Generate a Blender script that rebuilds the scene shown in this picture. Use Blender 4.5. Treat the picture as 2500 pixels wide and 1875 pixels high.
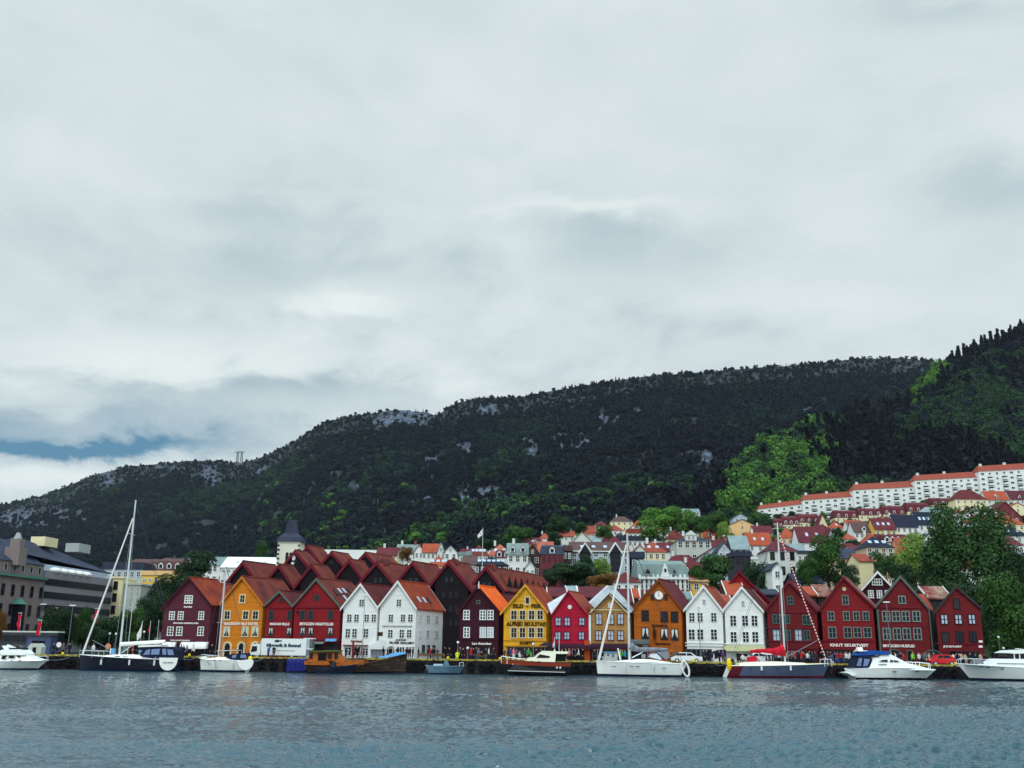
import bpy, math, random
import numpy as np
from mathutils import Vector, Matrix
for o in list(bpy.data.objects): bpy.data.objects.remove(o)
SC = bpy.context.scene; COL = SC.collection
random.seed(7); RNG = np.random.default_rng(7)
R_ = math.radians
# ---------------------------------------------------------------- camera, world, sun, exposure
HAZE = 0.000022; CAMZ = 3.3; QZ = 1.73; FPX = 2450.0
pitch = math.atan((1586-937.5)/FPX); roll = 0.0112
_r = Vector((1,0,0)); _f = Vector((0,math.cos(pitch),math.sin(pitch))); _u = Vector((0,-math.sin(pitch),math.cos(pitch)))
CR = _r*math.cos(roll)+_u*math.sin(roll); CU = _u*math.cos(roll)-_r*math.sin(roll)
cd = bpy.data.cameras.new('camera'); cam = bpy.data.objects.new('camera', cd); COL.objects.link(cam)
cd.sensor_width = 36; cd.lens = FPX/2500*36; cd.clip_start = .5; cd.clip_end = 9000
cam.matrix_world = Matrix(((CR.x,CU.x,-_f.x,0),(CR.y,CU.y,-_f.y,0),(CR.z,CU.z,-_f.z,CAMZ),(0,0,0,1)))
SC.camera = cam
SC.render.engine = 'CYCLES'
vs = SC.view_settings; vs.view_transform = 'Standard'; vs.look = 'None'; vs.exposure = 0.1; vs.gamma = 1
SUN_EL, SUN_AZ = R_(48), R_(205)      # azimuth the light comes from, clockwise from +Y
sd = bpy.data.lights.new('sun','SUN'); sd.energy = 1.15; sd.angle = R_(12); sd.color = (1,.965,.91)
sun = bpy.data.objects.new('sun', sd); COL.objects.link(sun)
sv = Vector((math.sin(SUN_AZ)*math.cos(SUN_EL), math.cos(SUN_AZ)*math.cos(SUN_EL), math.sin(SUN_EL)))
sun.rotation_euler = sv.to_track_quat('Z','Y').to_euler()

def ray(px,py): return CR*((px-1250)/FPX)+CU*((937.5-py)/FPX)+_f
def P(px,py,Y):
    d = ray(px,py); t = Y/d.y; return Vector((d.x*t, Y, CAMZ+d.z*t))
def se(px,py):
    d = ray(px,py); return d.x/d.y, d.z/d.y
HX, VX = 2534.0, 2621.0        # pixels per radian near the waterfront

W = bpy.data.worlds.new('World'); SC.world = W; W.use_nodes = True
nt = W.node_tree; nt.nodes.clear()
def N(tree,typ,**k):
    n = tree.nodes.new(typ)
    for a,b in k.items(): setattr(n,a,b)
    return n
def mth(tree,op,a,b=None,c=None,clamp=False):
    n = N(tree,'ShaderNodeMath',operation=op); n.use_clamp = clamp
    for i,v in enumerate((a,b,c)):
        if v is None: continue
        if isinstance(v,(int,float)): n.inputs[i].default_value = v
        else: tree.links.new(v,n.inputs[i])
    return n.outputs[0]
def mixc(tree,fac,a,b,mode='MIX'):
    n = N(tree,'ShaderNodeMix',data_type='RGBA',blend_type=mode)
    for s,v in ((n.inputs[0],fac),(n.inputs[6],a),(n.inputs[7],b)):
        if isinstance(v,(int,float)): s.default_value = v
        elif isinstance(v,tuple): s.default_value = (*v[:3],1)
        else: tree.links.new(v,s)
    return n.outputs[2]
def srgb(r,g,b):
    f = lambda v: (v/255)/12.92 if v/255<=.04045 else ((v/255+.055)/1.055)**2.4
    return (f(r),f(g),f(b))
tc = N(nt,'ShaderNodeTexCoord'); sx = N(nt,'ShaderNodeSeparateXYZ'); nt.links.new(tc.outputs['Generated'],sx.inputs[0])
X_,Y_,Z_ = sx.outputs
# cloud sheet seen from below: direction mapped on a flat layer
zc = mth(nt,'ADD',mth(nt,'MAXIMUM',Z_,0.0),0.16)
cx = mth(nt,'DIVIDE',X_,zc); cy = mth(nt,'DIVIDE',Y_,zc)
cv = N(nt,'ShaderNodeCombineXYZ'); nt.links.new(cx,cv.inputs[0]); nt.links.new(cy,cv.inputs[1])
def wn(scale,detail,rough,off,dist=0.0,vec=None):
    m = N(nt,'ShaderNodeMapping'); m.inputs[1].default_value = off
    nt.links.new(vec or cv.outputs[0],m.inputs[0])
    n = N(nt,'ShaderNodeTexNoise'); n.inputs['Scale'].default_value = scale; n.inputs['Detail'].default_value = detail
    n.inputs['Roughness'].default_value = rough; n.inputs['Distortion'].default_value = dist
    nt.links.new(m.outputs[0],n.inputs[0]); return n.outputs[0]
n1 = wn(.75,8,.56,(3.1,1.7,0),.25); n2 = wn(2.6,6,.55,(9,4,0),.1)
d3 = N(nt,'ShaderNodeMapping'); d3.inputs[3].default_value = (1,1,1.9); nt.links.new(tc.outputs['Generated'],d3.inputs[0])
n3 = wn(4.2,8,.56,(1,7,0),.35,d3.outputs[0]); n4 = wn(11,8,.6,(4,2,9),.3,d3.outputs[0])
# billows at fixed compass bearings / heights (u = x/y, v = z/y ahead of the viewer)
ya = mth(nt,'MAXIMUM',Y_,0.02); U_ = mth(nt,'DIVIDE',X_,ya); V_ = mth(nt,'DIVIDE',Z_,ya)
wob = mth(nt,'MULTIPLY',mth(nt,'SUBTRACT',n3,.5),.16); wob2 = mth(nt,'MULTIPLY',mth(nt,'SUBTRACT',n4,.5),.11); Uw = mth(nt,'ADD',mth(nt,'ADD',U_,wob),wob2); Vw = mth(nt,'ADD',mth(nt,'ADD',V_,mth(nt,'MULTIPLY',wob,.30)),mth(nt,'MULTIPLY',wob2,.75))
def blob(px,py,a,b,amp):
    s,e = se(px,py)
    du = mth(nt,'DIVIDE',mth(nt,'SUBTRACT',Uw,s),a/HX); dv = mth(nt,'DIVIDE',mth(nt,'SUBTRACT',Vw,e),b/VX)
    q = mth(nt,'ADD',mth(nt,'MULTIPLY',du,du),mth(nt,'MULTIPLY',dv,dv))
    return mth(nt,'MULTIPLY',mth(nt,'EXPONENT',mth(nt,'MULTIPLY',q,-1.0)),amp)
acc = mth(nt,'MULTIPLY',mth(nt,'SUBTRACT',n1,.5),.16)
acc = mth(nt,'ADD',acc,mth(nt,'MULTIPLY',mth(nt,'SUBTRACT',n2,.5),.12))
acc = mth(nt,'ADD',acc,mth(nt,'MULTIPLY',mth(nt,'SUBTRACT',n3,.5),.52))
acc = mth(nt,'ADD',acc,mth(nt,'MULTIPLY',mth(nt,'SUBTRACT',n4,.5),mth(nt,'ADD',.16,blob(800,860,1100,200,.75))))
for bb in ((250,860,330,55,.16),(905,712,85,34,.36),(820,745,130,30,.26),(730,760,60,24,.18),(930,790,160,26,-.10),(780,790,260,60,.10),(700,640,330,90,-.16),(470,950,430,48,-.20),(1440,505,250,26,.22),(1500,610,320,70,-.10),(1250,600,90,60,.12),(1480,560,260,26,-.06),
           (2050,750,420,90,.13),(2430,440,260,120,-.20),(350,1010,500,26,-.10),(90,1175,340,34,.30),(300,1120,200,18,.1),(420,870,380,60,.10),(760,900,360,50,.10),(1100,300,700,220,.10),(150,400,300,200,.05),(2300,20,260,60,-.12),(1250,880,500,60,.06),(640,1020,220,40,.12),(560,520,330,60,-.08)):
    acc = mth(nt,'ADD',acc,blob(*bb))
fac = mth(nt,'ADD',acc,.52,clamp=True)
cr = N(nt,'ShaderNodeValToRGB'); nt.links.new(fac,cr.inputs[0])
E = cr.color_ramp.elements; E[0].position = 0.0; E[0].color = (*srgb(132,158,174),1); E[1].position = 1.0; E[1].color = (*srgb(229,237,235),1)
for p,c in ((.3,(172,190,198)),(.5,(203,215,217)),(.68,(217,227,227))):
    e = E.new(p); e.color = (*srgb(*c),1)
band = mth(nt,'ADD',mth(nt,'ADD',blob(20,1086,400,38,1.1),blob(330,1096,280,22,.55)),mth(nt,'ADD',blob(-60,1020,560,56,.6),blob(560,1060,200,26,.18)),clamp=True)
ccol = mixc(nt,band,cr.outputs[0],srgb(88,136,164))
# bluer sky added high overhead, out of frame, to tint the water
hi = mth(nt,'MULTIPLY',mth(nt,'SUBTRACT',Z_,.60),3.2,clamp=True)
ccol = mixc(nt,mth(nt,'MULTIPLY',hi,.6),ccol,srgb(118,172,196))
# extra sky gain towards the zenith and behind the viewer, added to brighten facades
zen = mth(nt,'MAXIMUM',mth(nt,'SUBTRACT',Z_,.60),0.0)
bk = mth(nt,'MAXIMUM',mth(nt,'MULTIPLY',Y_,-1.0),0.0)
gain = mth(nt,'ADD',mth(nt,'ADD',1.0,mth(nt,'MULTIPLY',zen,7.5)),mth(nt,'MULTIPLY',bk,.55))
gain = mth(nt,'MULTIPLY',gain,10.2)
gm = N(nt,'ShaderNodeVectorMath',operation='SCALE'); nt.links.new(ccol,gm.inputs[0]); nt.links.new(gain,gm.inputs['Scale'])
sky = N(nt,'ShaderNodeTexSky',sky_type='NISHITA'); sky.sun_disc = False; sky.sun_elevation = SUN_EL; sky.sun_rotation = SUN_AZ
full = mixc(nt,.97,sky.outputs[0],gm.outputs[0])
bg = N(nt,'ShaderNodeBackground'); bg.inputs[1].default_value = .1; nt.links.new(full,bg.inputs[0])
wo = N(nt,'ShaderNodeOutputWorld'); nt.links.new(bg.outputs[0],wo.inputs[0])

# ---------------------------------------------------------------- materials
MATS = {}
def Mt(key,col=None,rough=.6,var=.18,scale=.6,st=(1,1,1),metal=0,col2=None,thr=.5,soft=.1,bump=0,bs=8,bst=(1,1,1),spec=.14,sc2=1.2,leaf=False,streak=0):
    if key in MATS: return MATS[key]
    m = bpy.data.materials.new(key); m.use_nodes = True; t = m.node_tree; MATS[key] = m
    b = t.nodes['Principled BSDF']; c = srgb(*col)
    b.inputs['Roughness'].default_value = rough; b.inputs['Metallic'].default_value = metal; b.inputs['Specular IOR Level'].default_value = spec
    g = N(t,'ShaderNodeNewGeometry')
    def nz(scale,st,det=5,r=.6):
        mp = N(t,'ShaderNodeMapping'); mp.inputs[3].default_value = st; t.links.new(g.outputs['Position'],mp.inputs[0])
        n = N(t,'ShaderNodeTexNoise'); n.inputs['Scale'].default_value = scale; n.inputs['Detail'].default_value = det; n.inputs['Roughness'].default_value = r
        t.links.new(mp.outputs[0],n.inputs[0]); return n.outputs[0]
    a = nz(scale,st)
    out = tuple(c)
    if col2 is not None:
        mr = N(t,'ShaderNodeMapRange'); mr.inputs[1].default_value = thr-soft; mr.inputs[2].default_value = thr+soft; t.links.new(nz(sc2,st,6,.65),mr.inputs[0])
        out = mixc(t,mr.outputs[0],c,srgb(*col2))
    v = mth(t,'ADD',mth(t,'MULTIPLY',mth(t,'SUBTRACT',a,.5),var*3.2),1.0)
    if streak: v = mth(t,'ADD',v,mth(t,'MULTIPLY',mth(t,'SUBTRACT',nz(1.1,(1,1,.16),5,.7),.5),streak*2))
    if leaf:
        at = N(t,'ShaderNodeAttribute'); at.attribute_name = 'tint'
        v = mth(t,'MULTIPLY',v,mth(t,'ADD',mth(t,'MULTIPLY',at.outputs['Fac'],1.1),.45))
    vm = N(t,'ShaderNodeVectorMath',operation='SCALE')
    if isinstance(out,tuple): vm.inputs[0].default_value = out
    else: t.links.new(out,vm.inputs[0])
    t.links.new(v,vm.inputs['Scale']); t.links.new(vm.outputs[0],b.inputs['Base Color'])
    if bump:
        bp = N(t,'ShaderNodeBump'); bp.inputs['Strength'].default_value = bump; bp.inputs['Distance'].default_value = .05
        t.links.new(nz(bs,bst,3),bp.inputs['Height']); t.links.new(bp.outputs[0],b.inputs['Normal'])
    return m
def paint(key,col,**k):
    k.setdefault('col2',tuple(int(v*(.93 if 'white' in key else .80)) for v in col)); return Mt(key,col,thr=.52,soft=.16,sc2=1.0,streak=.10 if 'white' in key else .22,rough=.68,var=k.pop('var',.13),scale=.5,st=(.35,.35,5),bump=.5,bs=6,bst=(.1,.1,6),**k)
def tile(key,col,col2): return Mt(key,col,rough=.8,var=.22,scale=1.1,col2=col2,thr=.52,soft=.12,sc2=.55,bump=.6,bs=4,bst=(3,3,3))
def plas(key,col,**k): return Mt(key,col,rough=.8,var=.09,scale=.35,**k)
# walls of the wharf houses
paint('purple',(92,40,56)); paint('orange',(216,128,30)); paint('red',(138,27,35)); paint('red_b',(150,26,32)); paint('white',(232,234,232),var=.04)
paint('maroon',(62,20,36)); paint('yellow',(238,176,44)); paint('crimson',(180,24,54)); paint('ochre',(176,132,78)); paint('brown',(178,94,26))
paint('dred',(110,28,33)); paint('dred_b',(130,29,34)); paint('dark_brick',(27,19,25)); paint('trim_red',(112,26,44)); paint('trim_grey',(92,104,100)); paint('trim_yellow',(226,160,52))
paint('trim_dark',(58,54,56)); paint('trim_white',(226,230,228),var=.04); paint('dkgreen',(30,50,48)); paint('trim_orange',(206,118,32)); paint('trim_brown',(132,64,34))
paint('fire',(196,84,32)); paint('canopy_plum',(62,34,52)); paint('cream_fascia',(196,196,150)); paint('olive',(116,124,124)); paint('teal_frame',(74,108,104)); paint('grey_frame',(128,142,138))
paint('navy_frame',(40,46,84)); paint('black_frame',(28,30,38)); paint('cream_frame',(222,208,168)); paint('brown_frame',(92,44,24)); paint('slate_frame',(60,70,76))
tile('t_red',(122,56,44),(84,38,40)); tile('t_dark',(104,42,38),(74,34,40)); tile('t_orange',(150,72,54),(130,60,48)); tile('t_bright',(166,78,50),(146,66,48)); tile('t_vivid',(236,104,36),(218,88,34)); tile('t_rust',(150,64,38),(112,44,38))
tile('t_plum',(98,40,48),(74,36,44)); tile('t_maroon',(106,44,50),(84,36,46)); tile('t_salmon',(176,98,78),(150,76,64)); tile('t_slate',(58,64,82),(46,50,66)); tile('t_navy',(34,40,58),(26,30,44))
tile('t_grey',(140,156,158),(116,132,136)); tile('t_brown',(98,72,70),(78,58,60)); tile('t_verd',(128,144,142),(108,124,124)); tile('t_mossy',(118,48,46),(150,128,110))
plas('p_white',(224,228,226)); plas('p_cream',(226,214,172)); plas('p_pale',(206,212,206)); plas('p_yellow',(226,186,90)); plas('p_tan',(196,176,148)); plas('p_grey',(160,166,166)); plas('p_peach',(226,186,134))
plas('p_pink',(112,52,58)); plas('p_dark',(56,52,62)); plas('p_brick',(130,70,66)); plas('p_stone',(132,120,118)); plas('p_conc',(136,134,140)); plas('p_green',(184,190,182)); plas('p_brown',(70,52,54)); plas('p_salmon',(208,140,104)); plas('p_blueg',(170,188,200))
plas('copper',(84,126,112)); plas('quoin',(70,70,66))
Mt('glass',(14,18,26),rough=.15,var=.3,scale=.8,spec=.25); Mt('glass_pale',(176,188,206),rough=.3,var=.15,scale=2); Mt('glass_bay',(26,28,38),rough=.3,var=.4,scale=.5,spec=.2)
Mt('curtain',(206,210,202),rough=.8,var=.15,scale=3); Mt('void',(16,16,20),rough=.6,var=.6,scale=1.2); Mt('shop',(34,36,44),rough=.25,var=.9,scale=.9)
plas('p_church',(222,220,202)); Mt('let_white',(236,232,226),rough=.6,var=.02); Mt('let_black',(24,20,18),rough=.6,var=.02); Mt('let_brown',(60,30,16),rough=.6,var=.02); Mt('let_grey',(150,152,156),var=.02); Mt('let_cream',(238,226,190),var=.02)
Mt('let_teal',(36,74,92),var=.05); Mt('let_red',(120,34,42),var=.05)
Mt('gel',(236,238,234),rough=.28,var=.03,scale=.3,spec=.5); Mt('gel_cream',(232,230,206),rough=.3,var=.03,spec=.5); Mt('hull_navy',(22,24,42),rough=.22,var=.1,spec=.5); Mt('hull_grey',(84,94,118),rough=.35,var=.2,scale=.5)
Mt('hull_blue',(92,122,140),rough=.4,var=.35,scale=1.5); Mt('hull_black',(20,18,26),rough=.25,var=.1,spec=.5); Mt('mahogany',(150,62,38),rough=.3,var=.2); Mt('boot_red',(86,22,40),rough=.4); Mt('boot_blue',(26,34,60),rough=.4); Mt('hull_red',(100,28,42),rough=.4)
Mt('old_wood',(62,50,44),rough=.8,var=.4,scale=2,col2=(132,108,70),thr=.62,st=(.4,1,3)); Mt('amber_wood',(176,96,34),rough=.6,var=.4,scale=1.5,st=(.5,1,2),col2=(84,50,30),thr=.58,sc2=1.6); Mt('deck_teak',(96,74,54),rough=.7,var=.2)
Mt('alu',(206,212,212),rough=.35,var=.05,metal=.2); Mt('wire',(168,176,182),rough=.4,var=.05); Mt('dark_wire',(60,66,86),rough=.5,var=.05); Mt('cloth_grey',(128,132,142),rough=.85,var=.2,scale=2); Mt('cloth_red',(196,28,50),rough=.8,var=.15,scale=2)
Mt('cloth_blue',(24,70,140),rough=.8,var=.25,scale=2); Mt('cloth_navy',(26,32,56),rough=.8,var=.2,scale=2); Mt('vinyl',(110,130,170),rough=.15,var=.35,scale=2,spec=.5); Mt('tarp_blue',(24,34,110),rough=.5,var=.3,scale=1.5); Mt('tarp_sky',(90,150,200),rough=.7,var=.3,scale=2)
Mt('cloth_white',(232,230,226),rough=.85,var=.05,scale=2); Mt('plastic_sheet',(206,214,222),rough=.35,var=.3,scale=.6,col2=(120,136,150),thr=.6,sc2=.5); Mt('rubber',(20,20,24),rough=.8); Mt('fender',(220,222,220),rough=.5)
Mt('car_red',(200,22,34),rough=.25,var=.05,spec=.5); Mt('car_white',(228,232,232),rough=.25,var=.03,spec=.5); Mt('car_dark',(34,38,48),rough=.25,spec=.5); Mt('car_blue',(50,70,110),rough=.3,spec=.5)
Mt('steel',(120,126,130),rough=.5,var=.15,metal=.5); Mt('yellow_paint',(186,170,72),rough=.7,var=.35,scale=1.5,col2=(104,100,60),thr=.52,sc2=1.6); Mt('bright_yellow',(240,208,20),rough=.6,var=.1)
Mt('quay_wall',(34,30,36),rough=.9,var=.7,scale=.8,col2=(70,62,60),thr=.62,sc2=.9,bump=1,bs=2); Mt('cobble',(96,94,94),rough=.85,var=.2,scale=.6,bump=.5,bs=3)
Mt('bark',(48,38,32),rough=.9,var=.3,scale=2); Mt('lamp_glass',(232,236,240),rough=.3,var=.02)
for k,c in (('fol_dark',(34,56,32)),('fol_mid',(46,76,30)),('fol_bright',(68,106,38)),('fol_pale',(110,138,62)),('fol_brown',(104,72,34)),('fol_oak',(48,76,38)),('fol_deep',(15,25,32)),('fol_hill',(25,44,38)),('fol_fir',(11,20,27)),('fol_moss',(34,58,32))):
    Mt(k,c,rough=.75,var=.28,scale=.12 if k in('fol_deep','fol_hill') else .3,leaf=True,spec=.15)
MB_ = MATS
# ---------------------------------------------------------------- mesh helpers
class MB:
    def __init__(s): s.v=[]; s.f=[]; s.m=[]
    def add(s,vs,fs,mi=0):
        o=len(s.v); s.v+= [tuple(q) for q in vs]; s.f+= [tuple(i+o for i in q) for q in fs]; s.m+=[mi]*len(fs); return s
    def prism(s,poly,vec,mi=0):
        n=len(poly); a=[Vector(p) for p in poly]; vec=Vector(vec); b=[p+vec for p in a]
        s.add(a+b,[tuple(range(n))[::-1],tuple(range(n,2*n))]+[(i,(i+1)%n,n+(i+1)%n,n+i) for i in range(n)],mi); return s
    def box(s,c,sz,rz=0,mi=0,pivot=None):
        hx,hy,hz=sz[0]/2,sz[1]/2,sz[2]/2; ca,sa=math.cos(rz),math.sin(rz); vs=[]
        for x,y,z in ((-1,-1,-1),(1,-1,-1),(1,1,-1),(-1,1,-1),(-1,-1,1),(1,-1,1),(1,1,1),(-1,1,1)):
            x*=hx;y*=hy; vs.append((c[0]+x*ca-y*sa,c[1]+x*sa+y*ca,c[2]+z*hz))
        s.add(vs,[(0,3,2,1),(4,5,6,7),(0,1,5,4),(1,2,6,5),(2,3,7,6),(3,0,4,7)],mi); return s
    def tube(s,p0,p1,r0,r1=None,n=6,mi=0):
        r1=r0 if r1 is None else r1; p0=Vector(p0);p1=Vector(p1); d=(p1-p0)
        if d.length<1e-6: return s
        q=d.to_track_quat('Z','Y'); vs=[]
        for p,r in ((p0,r0),(p1,r1)):
            for i in range(n):
                a=2*math.pi*i/n; vs.append(p+q@Vector((math.cos(a)*r,math.sin(a)*r,0)))
        s.add(vs,[tuple(range(n))[::-1],tuple(range(n,2*n))]+[(i,(i+1)%n,n+(i+1)%n,n+i) for i in range(n)],mi); return s
    def ball(s,c,r,mi=0,n=8,m=5,sz=1):
        vs=[];fs=[]
        for j in range(m+1):
            th=math.pi*j/m
            for i in range(n):
                a=2*math.pi*i/n; vs.append((c[0]+r*math.sin(th)*math.cos(a),c[1]+r*math.sin(th)*math.sin(a),c[2]+r*sz*math.cos(th)))
        for j in range(m):
            for i in range(n): fs.append((j*n+i,(j+1)*n+i,(j+1)*n+(i+1)%n,j*n+(i+1)%n))
        s.add(vs,fs,mi); return s
    def mesh(s,name,mats,org=(0,0,0),smooth=False):
        me=bpy.data.meshes.new(name); o=Vector(org)
        me.from_pydata([(v[0]-o.x,v[1]-o.y,v[2]-o.z) for v in s.v],[],s.f)
        for k in (mats if isinstance(mats,(list,tuple)) else [mats]): me.materials.append(MATS[k])
        if isinstance(mats,(list,tuple)) and len(mats)>1: me.polygons.foreach_set('material_index',s.m)
        if smooth: me.polygons.foreach_set('use_smooth',[True]*len(me.polygons))
        me.update(); return me
    def build(s,name,mats,parent=None,smooth=False,org=None):
        org = parent.location if parent is not None and parent.parent is None else (org if org is not None else (ROOTLOC(parent) if parent is not None else (0,0,0)))
        o=bpy.data.objects.new(name,s.mesh(name,mats,org,smooth)); COL.objects.link(o)
        if parent is not None: o.parent=parent
        elif org is not None: o.location=org
        return o
def ROOTLOC(o):
    l=Vector((0,0,0))
    while o is not None: l+=o.location; o=o.parent
    return l
def tag(o,label,cat,group=None,kind=None):
    if kind: o['kind']=kind
    if label: o['label']=label
    if cat: o['category']=cat
    if group: o['group']=group
    return o
def thing(name,loc,label,cat,group=None,rz=0):
    o=bpy.data.objects.new(name,None); COL.objects.link(o); o.location=loc; o.rotation_euler[2]=rz; o.empty_display_size=.3
    return tag(o,label,cat,group)
def inst(name,me,parent,loc,rz=0,scale=None):
    o=bpy.data.objects.new(name,me); COL.objects.link(o); o.parent=parent; o.location=loc; o.rotation_euler[2]=rz
    if scale: o.scale=scale
    return o
# value noise (numpy)
_lat = RNG.random((256,256))
def vn(x,y):
    xi=np.floor(x).astype(int); yi=np.floor(y).astype(int); fx=x-xi; fy=y-yi; fx=fx*fx*(3-2*fx); fy=fy*fy*(3-2*fy)
    g=lambda a,b:_lat[a%256,b%256]
    return (g(xi,yi)*(1-fx)+g(xi+1,yi)*fx)*(1-fy)+(g(xi,yi+1)*(1-fx)+g(xi+1,yi+1)*fx)*fy
def fbm(x,y,o=5,g=.5):
    a=1;s=0;n=0
    for i in range(o): s=s+a*vn(x*2**i+17*i,y*2**i+31*i); n+=a; a*=g
    return s/n
# thin even air over the whole scene
hz=bpy.data.materials.new('haze_air'); hz.use_nodes=True; _t=hz.node_tree; _t.nodes.remove(_t.nodes['Principled BSDF']); _v=_t.nodes.new('ShaderNodeVolumePrincipled')
_v.inputs['Color'].default_value=(.62,.72,.9,1); _v.inputs['Density'].default_value=HAZE; _t.links.new(_v.outputs[0],[n for n in _t.nodes if n.type=='OUTPUT_MATERIAL'][0].inputs['Volume']); MATS['haze_air']=hz
if HAZE: _o=MB().box((0,1600,260),(5200,3700,540)).build('haze','haze_air'); _o['kind']='stuff'; _o['label']='thin bluish air over the harbour and mountain'; _o['category']='haze'
# ---------------------------------------------------------------- ground and hills
KS=[-.8,-.5,-.3,-.15,-.05,0,.1,.2,.25,.35,.47,.8]; KV=[.005,.01,.02,.07,.12,.145,.17,.178,.185,.2,.215,.225]
def T(x,y):
    s=x/np.maximum(y,1); return QZ+np.maximum(0,y-190)*np.interp(s,KS,KV)
def npmesh(name,V,F,mats,smooth=True,kind='structure',attr=None):
    me=bpy.data.meshes.new(name); me.vertices.add(len(V)); me.vertices.foreach_set('co',V.astype(np.float32).ravel())
    k=F.shape[1]; me.loops.add(F.size); me.loops.foreach_set('vertex_index',F.astype(np.int32).ravel())
    me.polygons.add(len(F)); me.polygons.foreach_set('loop_start',np.arange(0,F.size,k,dtype=np.int32)); me.polygons.foreach_set('loop_total',np.full(len(F),k,dtype=np.int32))
    me.update(calc_edges=True)
    if smooth: me.polygons.foreach_set('use_smooth',np.ones(len(F),bool))
    for m in mats: me.materials.append(m)
    if attr is not None:
        a=me.attributes.new(attr[0],'FLOAT',attr[2] if len(attr)>2 else 'POINT'); a.data.foreach_set('value',attr[1].astype(np.float32).ravel())
    o=bpy.data.objects.new(name,me)
    if kind is not None: COL.objects.link(o); o['kind']=kind
    return o
def gridf(n,m):
    i=np.arange(n*m).reshape(n,m); return np.stack([i[:-1,:-1],i[:-1,1:],i[1:,1:],i[1:,:-1]],-1).reshape(-1,4)
FY0=157.0; FM=-.05; FA=math.atan(FM); QE=146.5; QM=-.02
# town ground
Mt('town_ground',(34,48,26),rough=.9,var=.4,scale=.15,col2=(52,54,46),thr=.58,sc2=.05)
S=np.linspace(-.85,.85,120); Yv=np.concatenate([[164,176],np.linspace(188,640,60)]); SS,YY=np.meshgrid(S,Yv); XX=SS*YY
npmesh('ground',np.stack([XX,YY,T(XX,YY)-.02*(YY>164)+.004],-1).reshape(-1,3),gridf(len(Yv),120),[MATS['town_ground']])
# mountains
SKY1=[(-900,1330),(-400,1290),(0,1226),(60,1212),(113,1200),(226,1153),(305,1132),(373,1126),(475,1116),(545,1119),(583,1124),(640,1108),(723,1068),(790,1024),(845,1010),(900,1003),(972,991),(1040,998),(1068,1007),(1085,994),(1115,975),(1187,963),(1266,962),(1356,945),(1470,926),(1580,911),(1695,902),(1808,893),(1920,886),(2034,874),(2090,869),(2203,866),(2283,876),(2500,890),(3200,1000)]
SKY2=[(1640,1320),(1700,1290),(1750,1235),(1800,1190),(1850,1135),(1910,1100),(2000,1062),(2080,1034),(2160,1016),(2225,985),(2255,932),(2290,892),(2350,862),(2400,836),(2450,812),(2500,790),(2700,720),(3200,640)]
def skyf(tab):
    a=np.array([se(*p) for p in tab]); return lambda s: np.interp(s,a[:,0],a[:,1])
f1=skyf(SKY1); f2=skyf(SKY2)
def smooth_k(f,w=.004): return lambda s:(f(s-w)+2*f(s)+f(s+w))/4
f1=smooth_k(f1); f2=smooth_k(f2); _g1,_g2=f1,f2; f1=lambda s:_g1(s)-9/VX; f2=lambda s:_g2(s)-np.interp(s,[.2,.38,.42,.6],[8,12,36,44])/VX
R1=lambda s: np.interp(s,[-.8,-.5,-.27,-.1,.15,.4,.8],[2700,2500,2150,1800,1600,1750,1800])
R2=lambda s: np.interp(s,[.15,.3,.4,.6,.9],[640,780,930,1100,1100])
def e0(s): return (QZ+410*np.interp(s,KS,KV)-CAMZ-3)/600
ROCKS=[(975,1015,75,26,1.3),(1187,1005,30,24,.9),(1136,1095,28,16,.9),(1057,1133,26,24,.9),(1289,1092,34,34,1),(1400,1080,56,28,1),(1482,1028,42,24,.9),(1566,1004,20,10,.8),(1180,1216,66,30,.9),(1030,1222,48,22,.8),(1684,1210,20,14,.8),
       (1966,1000,24,11,1.2),(1720,1123,22,26,1),(1718,904,20,6,1),(512,1168,30,36,.95),(262,1166,26,22,.95),(60,1270,60,30,.9),(170,1255,60,26,.75),(420,1140,60,14,.6),(880,1190,40,22,.5),(330,1290,60,24,.4),(1245,985,8,6,.6),(640,1150,50,20,.4),(760,1170,50,26,.4),(540,1290,60,16,.45),(1330,1210,50,16,.3)]
def rockmask(px,py,x,y):
    r=np.zeros_like(px)
    for a,b,c,d,w in ROCKS: r=np.maximum(r,w*np.exp(-(((px-a)/c)**2+((py-b)/d)**2)))
    n=fbm(x/15+5,y/34+x/60,6,.72)
    n2=fbm(x/120+9,y/160,3)
    return np.clip((r*(.0+2.1*n)+np.where(px<1750,.42,.30)*n2*(.4+1.2*n)-.53)*4.5,0,1)
def topx(x,y,z):
    d=np.stack([x,y,z-CAMZ],-1); c=d@np.array(_f); return 1250+FPX*(d@np.array(CR))/c, 937.5-FPX*(d@np.array(CU))/c
def hill_pt(s,t,which):
    f,R=(f1,R1) if which==1 else (f2,R2)
    a=600.0; Y=a+(R(s)-a)*np.minimum(t,1)
    e=e0(s)+(f(s)-e0(s))*np.minimum(t,1)**.9
    z=CAMZ+e*Y; amp=(14 if which==1 else 5)*np.sin(np.pi*np.clip(t,0,1))**.7
    x=s*Y; z=z+amp*(fbm(x/110,Y/150,4)-.5)*2+amp*.45*(fbm(x/25+7,Y/35,3)-.5)*2
    back=np.maximum(t-1,0); Y=Y+back*900; z=z-back*260; return s*Y,Y,z
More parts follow.
